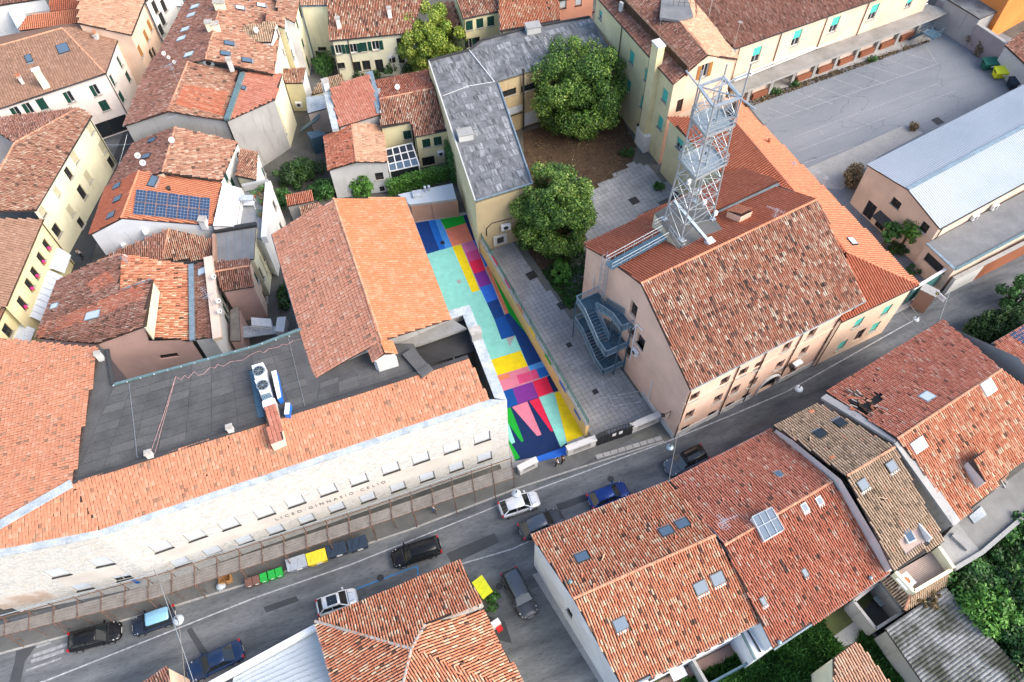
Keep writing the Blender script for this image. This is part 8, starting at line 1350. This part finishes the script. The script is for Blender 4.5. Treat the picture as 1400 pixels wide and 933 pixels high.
p = PX(302, 803, 0.2); R = root('rubbish_bag', 'grey rubbish bag beside the cardboard box', 'bag', (p.x, p.y, 0.13)); mb = MB(); mb.dome((0, 0, 0.25), 0.38, 'plastic_bag', 9, 4, 0.75); mb.dome((0.22, 0.05, 0.22), 0.28, 'plastic_bag', 8, 3, 0.8); link('bag_body', mb.mesh('bag_body', smooth=True), R); mb = MB(); mb.tube((0, 0, .5), (0.03, 0, .62), 0.06, 'plastic_bag', 7, 0.1); link('knot', mb.mesh('knot'), R)
mplain('rose_red', (0.55, 0.02, 0.02), 0.4)
p = PX(678, 853, 1.6); R = root('notice_board', 'white and red board on the wall side of the hipped house', 'sign', (p.x, p.y, 0)); mb = MB(); mb.box((0, 0, 1.5), (0.75, 0.5, 1.0), 'white_paint', 0.6); link('board', mb.mesh('board'), R); mb = MB(); mb.box((0.3, -0.35, 1.3), (0.5, 0.4, 0.6), 'rose_red', 0.6); link('red_panel', mb.mesh('red_panel'), R); mb = MB(); mb.tube((0, 0, 0), (0, 0, 1.0), 0.05, 'iron_dark', 6); link('post', mb.mesh('post'), R)
# hanging street lamps and span wires
def lamp(label, px, py, z, r=0.42, m='coping_metal'):
    p = PX(px, py, z); R = root('street_lamp', label, 'street lamp', p, 'street lamps hung over the street'); mb = MB(); RR = []
    for k in range(5): t = k/4*math.pi/2; RR.append([(math.cos(t)*r*math.cos(a), math.cos(t)*r*math.sin(a), math.sin(t)*r*0.55) for a in [2*math.pi*j/16 for j in range(16)]])
    mb.rings(RR, m); link('lamp_shade', mb.mesh('lamp_shade', smooth=True), R); mb = MB(); mb.dome((0, 0, -0.02), r*0.7, 'glass_pale', 12, 3, 0.5); link('glass_bowl', mb.mesh('glass_bowl', smooth=True), R); mb = MB(); mb.tube((0, 0, r*0.5), (0, 0, r*0.5+0.45), 0.05, 'iron_dark', 6); link('hanger', mb.mesh('hanger'), R); return p
l1 = lamp('round grey lamp hung beside the car with the light blue roof', 244, 848, 6.0, 0.46); l2 = lamp('pale globe lamp hung beside the white hatchback', 706, 675, 6.0, 0.42); l3 = lamp('lamp hung at the corner of the pink building', 916, 612, 5.5, 0.36, 'gutter_zinc'); l4 = lamp('bluish lamp hung over the street before the arched doorway', 1092, 532, 6.0, 0.42); l5 = lamp('small blue lamp hung near the sliding gate', 1252, 437, 6.0, 0.34)
def wire(label, pts, r=0.025, sag=0.25, m='galvanised'):
    mb = MB(); P = []
    for a, b in zip(pts[:-1], pts[1:]):
        for k in range(8): t = k/8; P.append(a.lerp(b, t)-Vector((0, 0, sag*4*t*(1-t))))
    P.append(pts[-1]); mb.path(P, r, m, 4); o = mb.out('span_wire', o=pts[0]); tag(o, label, 'wire', 'wires across the street')
wire('thick pale cable crossing the street at the bottom left', [PX(210, 779, 5.5), PX(244, 850, 6.9), PX(253, 935, 5.5)], 0.028, 0.1, 'plank'); wire('thin cable crossing the street beside the thick one', [PX(212, 779, 5.4), PX(265, 933, 5.6)], 0.025, 0.1)
wire('pale cable from the pink building down to the near roof', [PX(936, 540, 9.4), PX(914, 660, 7.6)], 0.025, 0.1, 'plank'); wire('upper thin wire from the archway corner to the near roof', [PX(1242, 413, 6.5), PX(1270, 449, 7.9)], 0.02, 0.1); wire('middle thin wire near the sliding gate', [PX(1231, 425, 6.0), PX(1260, 454, 7.9)], 0.02, 0.1); wire('right thin wire over the bending street', [PX(1308, 375, 4.2), PX(1285, 437, 7.9)], 0.02, 0.1); wire('thin wire over the dark alley', [PX(145, 198, 6.5), PX(180, 197, 6.8)], 0.02, 0.1); wire('slanting wire over the dark alley', [PX(160, 232, 5.8), PX(174, 183, 7.4)], 0.02, 0.1)
# big sign panel by the gate
p = PX(1285, 405, 3.4); SG = root('sign_panel', 'white sign panel with a small dark emblem over the bending street', 'sign', (p.x, p.y, 0)); o_ = PX(1281.5, 397, 4.0); ex = PX(1293.5, 408.5, 4.0)-o_; ey = PX(1277.3, 402, 3.5)-o_
mb = MB(); nrm = ex.cross(ey).normalized(); nrm = nrm if nrm.z > 0 else -nrm; mb.abox(o_, ex, ey, nrm*-0.06, 'white_paint'); mb.out('panel', SG); mb = MB(); e0 = o_+ex*0.2+ey*0.5+nrm*0.012
u, v = ex.normalized(), ey.normalized()
pr = [e0+u*0.17*math.cos(t*math.pi/6)+v*0.17*math.sin(t*math.pi/6) for t in range(12)]; mb.poly(pr, 'iron_dark'); mb.poly([e0+nrm*0.004+u*0.08*math.cos(t*math.pi/3)+v*0.1*math.sin(t*math.pi/3) for t in range(6)], 'bin_lemon'); mb.out('emblem', SG)
for k in range(3): mb = MB(); mb.abox(o_+ex*0.38+ey*(0.28+0.18*k)+nrm*0.005, ex*(0.5-0.1*(k == 2)), ey*0.05, nrm*0.006, 'bin_grey'); mb.out('text_line', SG)
mb = MB(); mb.tube(o_+ex*0.5+ey*0.5-nrm*0.1, Vector((o_.x+0.3, o_.y+0.2, 0)), 0.06, 'galvanised', 6); mb.out('post', SG)

# pale kerb slabs before the dark gate
KS = root('kerb_row', 'row of pale kerb slabs before the dark gate', 'kerb', PX(862, 616, 0)); a, b = PX(816, 629, 0), PX(906, 602, 0); d_ = (b-a).normalized(); n_ = Vector((d_.y, -d_.x, 0)); L_ = (b-a).length
for k in range(9): mb = MB(); o = a+d_*(L_*k/9)+Vector((0, 0, 0.15+random.uniform(-.01, .015))); mb.prism([o, o+d_*(L_/9-0.05), o+d_*(L_/9-0.05)-n_*0.45, o-n_*0.45], 0.15, 'concrete'); mb.out('kerb_slab', KS)

# ------------------------------------------------------------------ people
mplain('skin', (0.45, 0.24, 0.16), 0.6); mplain('hair', (0.03, 0.02, 0.015), 0.7); mplain('cloth_white', (0.75, 0.75, 0.74), 0.8); mplain('cloth_dark', (0.02, 0.022, 0.03), 0.85); mplain('cloth_blue', (0.06, 0.14, 0.32), 0.85); mplain('cloth_grey', (0.18, 0.18, 0.19), 0.85)
def skin_obj(name, J, E, par, mat, base=0):
    me = bpy.data.meshes.new(name); me.from_pydata([j[0] for j in J], E, []); me.materials.append(MATS[mat]); o = link(name, me, par); md = o.modifiers.new('skin', 'SKIN'); md.use_smooth_shade = True
    sv = me.skin_vertices[0].data if me.skin_vertices else None
    if sv is None:
        bpy.context.view_layer.objects.active = o; sv = me.skin_vertices[0].data
    for v, j in zip(sv, J): v.radius = j[1] if isinstance(j[1], tuple) else (j[1], j[1])
    sv[base].use_root = True; o.modifiers.new('sub', 'SUBSURF').levels = 1; o.modifiers['sub'].render_levels = 1; return o
def person(label, px, py, rz, top, trousers, stride=0.25, armswing=0.25, z0=0.0):
    b = PX(px, py, 0); R = root('person', label, 'person', (b.x, b.y, z0), None, rz); s = stride; a = armswing
    J = [((0, 0, .92), .10), ((0, 0, 1.15), (.11, .085)), ((0, 0, 1.38), (.13, .09)), ((0.01, 0, 1.50), .05), ((0.03, 0, 1.62), (.075, .09)), ((0.03, 0, 1.72), (.065, .08)),
         ((0, .10, .88), .085), ((s*.45, .10, .48), .058), ((s*.5, .10, .08), .04), ((s*.5+.15, .10, .04), .035), ((0, -.10, .88), .085), ((-s*.15, -.10, .48), .058), ((-s*.9, -.10, .10), .04), ((-s*.9+.13, -.10, .04), .035),
         ((0, .19, 1.40), .05), ((-a*.4, .24, 1.12), .04), ((-a*.1+.08, .25, .90), .032), ((0.1-a*.1, .25, .84), (.02, .035)), ((0, -.19, 1.40), .05), ((a*.4, -.24, 1.12), .04), ((a*.9, -.24, .92), .032), ((a*1.1, -.24, .87), (.02, .035))]
    E = [(0, 1), (1, 2), (2, 3), (3, 4), (4, 5), (0, 6), (6, 7), (7, 8), (8, 9), (0, 10), (10, 11), (11, 12), (12, 13), (2, 14), (14, 15), (15, 16), (16, 17), (2, 18), (18, 19), (19, 20), (20, 21)]
    skin_obj('body', J, E, R, 'skin'); f = lambda i, k: (J[i][0], tuple(np.array(J[i][1] if isinstance(J[i][1], tuple) else (J[i][1],)*2)*k+0.012))
    T = [f(0, 1.1), f(1, 1.08), f(2, 1.08), f(14, 1.15), f(15, 1.2), f(18, 1.15), f(19, 1.2)]; skin_obj('shirt', T, [(0, 1), (1, 2), (2, 3), (3, 4), (2, 5), (5, 6)], R, top)
    P = [f(0, 1.15), f(6, 1.1), f(7, 1.15), f(8, 1.25), f(10, 1.1), f(11, 1.15), f(12, 1.25)]; skin_obj('trousers', P, [(0, 1), (1, 2), (2, 3), (0, 4), (4, 5), (5, 6)], R, trousers)
    mb = MB(); mb.dome((0.005, 0, 1.70), 0.105, 'hair', 10, 4, 1.0, -0.2); link('hair', mb.mesh('hair', smooth=True), R)
    mb = MB()
    for y in (-.035, .035): mb.box((.108, y, 1.655), (.012, .022, .012), 'hair')
    mb.box((.118, 0, 1.625), (.03, .022, .04), 'skin'); mb.box((.108, 0, 1.578), (.01, .05, .012), 'rose_red'); link('face', mb.mesh('face'), R)
    for i in (9, 13): mb = MB(); c = J[i][0]; mb.box((c[0]-.04, c[1], .045), (.26, .09, .08), 'iron_dark'); link('shoe', mb.mesh('shoe'), R)
person('person in a white shirt walking past the blue painted entrance', 761, 637, BRZ+3.1, 'cloth_white', 'cloth_dark', 0.34); person('person in dark clothes walking just behind the white shirt', 769, 634, BRZ+3.1, 'cloth_dark', 'cloth_dark', 0.3)
person('person in a white shirt walking down the dark alley', 113.5, 354, 1.2, 'cloth_white', 'cloth_dark', 0.3); person('person in a white and blue top at the edge of the canopy', 594, 700, BRZ, 'cloth_white', 'cloth_blue', 0.15, z0=0.12)

# ------------------------------------------------------------------ trees and plants
def tree(label, px, py, z, r, rz_, n, mat, size, nc, trunk_h=2.6, cr=1.15, squash=1.0):
    c = PX(px, py, z); b = Vector((c.x, c.y, 0)); return plant('tree', label, 'tree', b, crown_clumps(c, r, r, rz_, nc, cr), n, size, mat, (trunk_h, 0.28), limbs=9)
tree('larger broad magnolia tree between the flat roof and the yellow building', 790, 118, 6.0, 5.8, 6.3, 78000, 'leaf_magnolia', 0.27, 130, 3.0, 1.3)
tree('smaller dark magnolia tree beside the tan wall', 756, 292, 5.2, 4.1, 6.0, 60000, 'leaf_magnolia', 0.26, 100, 2.4, 1.1)
tree('yellow green tree behind the mottled roof at the top middle', 590, 60, 4.0, 4.6, 4.8, 34000, 'leaf_yellow', 0.28, 52, 2.2, 1.15)
for i, (x, y, z, r, n, m) in enumerate(((1310, 790, 2.6, 2.6, 6500, 'leaf_green'), (1345, 745, 2.4, 2.4, 5500, 'leaf_dark'), (1375, 800, 3.0, 3.0, 8000, 'leaf_green'), (1350, 835, 3.4, 2.3, 6000, 'leaf_bright'), (1395, 735, 2.8, 2.8, 6000, 'leaf_green'), (1390, 870, 2.6, 2.3, 5500, 'leaf_green'), (1330, 800, 3.0, 1.8, 4000, 'leaf_dark'), (1400, 905, 2.4, 2.0, 4000, 'leaf_dark'))):
    tree(('leafy tree nearest the walled terrace', 'dark tree against the grey concrete roof', 'broad green tree in the thicket at the right', 'bright green tree sprouting by the corrugated shed', 'tree at the right edge above the thicket', 'lower tree beside the corrugated roof', 'dark tree between the terrace and the thicket', 'lowest dark tree at the right edge')[i], x, y, z, r, r*0.95, n, m, 0.34, 26, 1.6, 0.9)
for i, (x, y, z, r, n) in enumerate(((1378, 440, 2.4, 1.9, 4500), (1352, 446, 1.5, 1.4, 3000), (1400, 405, 2.6, 2.3, 5000), (1335, 452, 1.2, 1.0, 1800), (1392, 462, 1.6, 1.5, 3000))): tree(('round dark tree beside the bending street', 'low bushy tree behind the worn red roof', 'taller tree at the right edge of the bending street', 'leftmost bush like tree by the red roof corner', 'tree before the solar panels at the right edge')[i], x, y, z, r, r, n, 'leaf_dark' if i != 2 else 'leaf_green', 0.3, 20, 1.0, 0.7)
tree('small slender tree with bright leaves before the beige hall', 1246, 314, 3.4, 1.3, 1.3, 1700, 'leaf_bright', 0.3, 12, 2.6, 0.6); tree('small leafy tree under the door canopy of the beige hall', 1218, 318, 2.6, 1.0, 1.1, 1300, 'leaf_green', 0.28, 10, 1.6, 0.5)
bush('shrub', 'rounded clipped green bush in the cream courtyard', 447, 100, 0, 1.7, 1.7, 1.7, 3500, 0.2, 'leaf_green', 20); bush('shrub', 'dark green bush at the foot of the cream house door', 490, 106, 0, 1.3, 1.0, 0.8, 1500, 0.2, 'leaf_dark'); bush('shrub', 'bright bush beside the round window', 534, 101, 0, 1.3, 1.2, 1.3, 2000, 0.22, 'leaf_green'); bush('shrub', 'dark bush under the yellow green tree', 560, 100, 0, 2.2, 1.3, 1.3, 2500, 0.24, 'leaf_dark'); bush('shrub', 'low dark shrub between the door and the red roof', 512, 107, 0, 1.2, 0.8, 0.8, 1200, 0.2, 'leaf_dark')
bush('shrub', 'leafy green shrub against the rough white gable', 496, 266, 0, 1.9, 1.3, 1.8, 2600, 0.32, 'leaf_bright'); bush('shrub', 'dark creeping shrub beside the little garden shed', 446, 268, 0, 2.4, 1.6, 1.4, 3200, 0.26, 'leaf_green'); bush('shrub', 'big dark shrub behind the white terrace house', 402, 250, 0, 3.0, 2.2, 1.7, 4200, 0.28, 'leaf_dark'); bush('shrub', 'dark shrub under the grey gable corner', 424, 240, 0, 2.4, 1.6, 1.5, 3000, 0.26, 'leaf_dark'); bush('shrub', 'green shrub in the gap beside the narrow white house', 388, 280, 0, 1.2, 2.0, 1.3, 2000, 0.25, 'leaf_green'); bush('shrub', 'dark undergrowth in the gap beside the hall', 392, 410, 0, 1.0, 3.0, 0.9, 2200, 0.25, 'leaf_dark')
bush('shrub', 'low yellow green shrub at the base of the smaller magnolia', 768, 378, 0, 1.6, 1.8, 0.9, 2600, 0.24, 'leaf_bright'); bush('shrub', 'weeds growing from the slabs beside the yellow stack', 858, 212, 0, 1.3, 0.9, 0.5, 900, 0.2, 'leaf_green'); bush('shrub', 'small weeds at the far corner of the paved yard', 900, 258, 0, 0.9, 0.8, 0.5, 700, 0.2, 'leaf_green')
bush('shrub', 'shaggy bush with dry leaves beside the beige hall corner', 1165, 250, 0, 1.4, 1.8, 1.5, 2600, 0.26, 'leaf_dry'); bush('shrub', 'dry weeds in the middle of the car park', 1247, 178, 0, 0.8, 0.6, 0.6, 600, 0.2, 'leaf_dry')
for i, (x, y, rx, m) in enumerate(((1301, 42, 1.8, 'leaf_green'), (1318, 50, 1.8, 'leaf_dry'), (1330, 62, 1.8, 'leaf_dry'), (1351, 70, 1.4, 'leaf_green'), (1340, 74, 1.3, 'leaf_dry'))): bush('shrub', ('green weeds at the top end of the lilac wall', 'tall dry bush against the lilac wall', 'broad dry bush in the middle of the lilac wall', 'spiky green plant before the green container', 'low dry bush left of the green container')[i], x, y, 0, rx, rx*0.8, 1.2, 1500, 0.24, m)
for i, (x, y) in enumerate(((1060, 128), (1085, 118), (1108, 97), (1150, 82), (1192, 84), (1218, 57))): bush('shrub', ('weed tuft at the left end of the portico walk', 'second weed tuft along the portico walk', 'weed tuft against the brick band of the portico', 'third weed tuft along the car park verge', 'bright weed tuft on the car park verge', 'dark weed tuft near the far end of the portico')[i], x, y, 0, 1.0, 0.6, 0.5, 500, 0.2, 'leaf_green')
grass_patch('weeds', 'strip of dry weeds between the portico walk and the car park', [(1015, 150), (1010, 143), (1268, 52), (1270, 58)], 3200, 0.16, 'leaf_dry')
grass_patch('weeds', 'weeds along the edge of the leaf bed', [(795, 330), (740, 372), (778, 425), (806, 412), (800, 350)], 2500, 0.3, 'leaf_green')
grass_patch('fallen_leaves', 'loose brown leaves lying under the trees', [(715, 185), (845, 150), (870, 200), (860, 232), (800, 268), (800, 320), (775, 420), (705, 320)], 9000, 0.10, 'leaf_dry')
bush('shrub', 'undergrowth in the narrow yard before the beige hall', 1226, 345, 0, 1.6, 1.2, 0.7, 1200, 0.25, 'leaf_dark'); bush('shrub', 'weeds along the foot of the lean-to', 1252, 372, 0, 1.8, 0.9, 0.5, 900, 0.22, 'leaf_green'); bush('shrub', 'dark weeds between the pavement and the driveway house', 672, 822, 0, 0.8, 1.4, 0.6, 900, 0.22, 'leaf_green'); bush('shrub', 'moss and weeds on the upper edge of the corrugated roof', 1268, 820, 3.5, 1.6, 1.2, 0.4, 1200, 0.2, 'leaf_dry')
# hedge behind the garage and ivy on the flat roofed block
def hedge(label, a, b, h, wd, n, mat, name='hedge', cat='hedge', size=0.2):
    A_, B_ = PX(*a, 0), PX(*b, 0); k = int((B_-A_).length/0.55)+1; cl = []
    for i in range(k):
        for z in np.arange(0.4, h, 0.55): cl.append((tuple(A_.lerp(B_, i/max(1, k-1))+Vector((random.uniform(-.1, .1), random.uniform(-.1, .1), z))), wd*random.uniform(.8, 1.1)))
    plant(name, label, cat, (A_+B_)/2, cl, n, size, mat, fill=0.85)
hedge('long ivy covered hedge behind the brick garage', (536, 266), (610, 246), 2.6, 0.6, 8000, 'leaf_bright'); hedge('ivy climbing the yellow side of the flat roofed block', (622, 196), (648, 290), 2.4, 0.35, 4500, 'leaf_bright', 'ivy', 'climbing plant'); hedge('dense ivy curtain at the back corner of the flat roofed block', (617, 228), (624, 252), 4.6, 0.7, 4500, 'leaf_green', 'ivy', 'climbing plant'); hedge('trailing ivy below the blank cream wall of the courtyard', (423, 86), (447, 84), 0.8, 0.35, 900, 'leaf_green', 'ivy', 'climbing plant')
# outside stair and bicycle at the far end of the portico
p = PX(1262, 45, 0); SS = root('outside_stair', 'dark steel outside stair at the far end of the portico', 'staircase', (p.x, p.y, 0)); a, b = PX(1247, 52, 0.1), PX(1268, 42, 2.2); pd = (b-a); pdn = Vector((pd.y, -pd.x, 0)).normalized()
for k in range(8): mb = MB(); c = a.lerp(b, (k+.5)/8); t = Vector((pd.x, pd.y, 0)).normalized()*.18; mb.prism([c-t-pdn*.8, c+t-pdn*.8, c+t+pdn*.8, c-t+pdn*.8], 0.06, 'gutter_zinc'); mb.out('step', SS)
for s in (-.85, .85): mb = MB(); mb.bar(a+pdn*s, b+pdn*s, 0.07, 'steel_blue', 0.3); rail(mb, a+pdn*s, b+pdn*s, 1.0, 4, 'steel_blue'); mb.out('railing', SS)
mb = MB(); e = b+Vector((pd.x, pd.y, 0)).normalized()*1.8; mb.prism([b-pdn*.9, e-pdn*.9, e+pdn*.9, b+pdn*.9], 0.12, 'steel_blue'); rail(mb, b-pdn*.9, e-pdn*.9, 1.0, 3, 'steel_blue'); rail(mb, e-pdn*.9, e+pdn*.9, 1.0, 3, 'steel_blue'); mb.out('landing', SS)
p = PX(1268, 51, 0); BK = root('bicycle', 'small bicycle parked beside the outside stair', 'bicycle', (p.x, p.y, 0), None, 0.5)
for x in (-.5, .5):
    mb = MB(); pr = None
    for j in range(13): t = 2*math.pi*j/12; c = (x+.32*math.cos(t), 0, .34+.32*math.sin(t)); (mb.bar(pr, c, 0.04, 'tyre') if pr else None); pr = c
    link('wheel', mb.mesh('wheel'), BK)
mb = MB(); P_ = [(-.5, 0, .34), (-.12, 0, .34), (.38, 0, .75), (-.22, 0, .80)]
for i, j in ((0, 1), (1, 2), (2, 3), (3, 1), (0, 3)): mb.bar(P_[i], P_[j], 0.04, 'coping_metal')
mb.bar((.38, 0, .95), (.5, 0, .34), 0.04, 'coping_metal'); link('bicycle_frame', mb.mesh('bicycle_frame'), BK); mb = MB(); mb.box((-.22, 0, .88), (.25, .12, .06), 'rubber'); link('saddle', mb.mesh('saddle'), BK); mb = MB(); mb.bar((.38, -.27, .97), (.38, .27, .97), 0.03, 'iron_dark'); link('handlebar', mb.mesh('handlebar'), BK)
# patio furniture behind the white house
p = PX(926, 918, 0.7); PT = root('patio_table', 'white sheet covered table with an orange edge on the patio', 'table', (p.x, p.y, 0)); mb = MB(); mb.box((0, 0, .72), (1.3, 1.2, .05), 'white_paint', 0.4); link('table_top', mb.mesh('table_top'), PT); mb = MB(); mb.box((-.65, .2, .70), (.35, .7, .05), 'bin_yellow', 0.4); link('cloth_edge', mb.mesh('cloth_edge'), PT)
for sx in (-.5, .5):
    for sy in (-.45, .45): mb = MB(); mb.box((sx, sy, .35), (.05, .05, .68), 'aluminium'); link('leg', mb.mesh('leg'), PT)
print('tiles', NT[0])
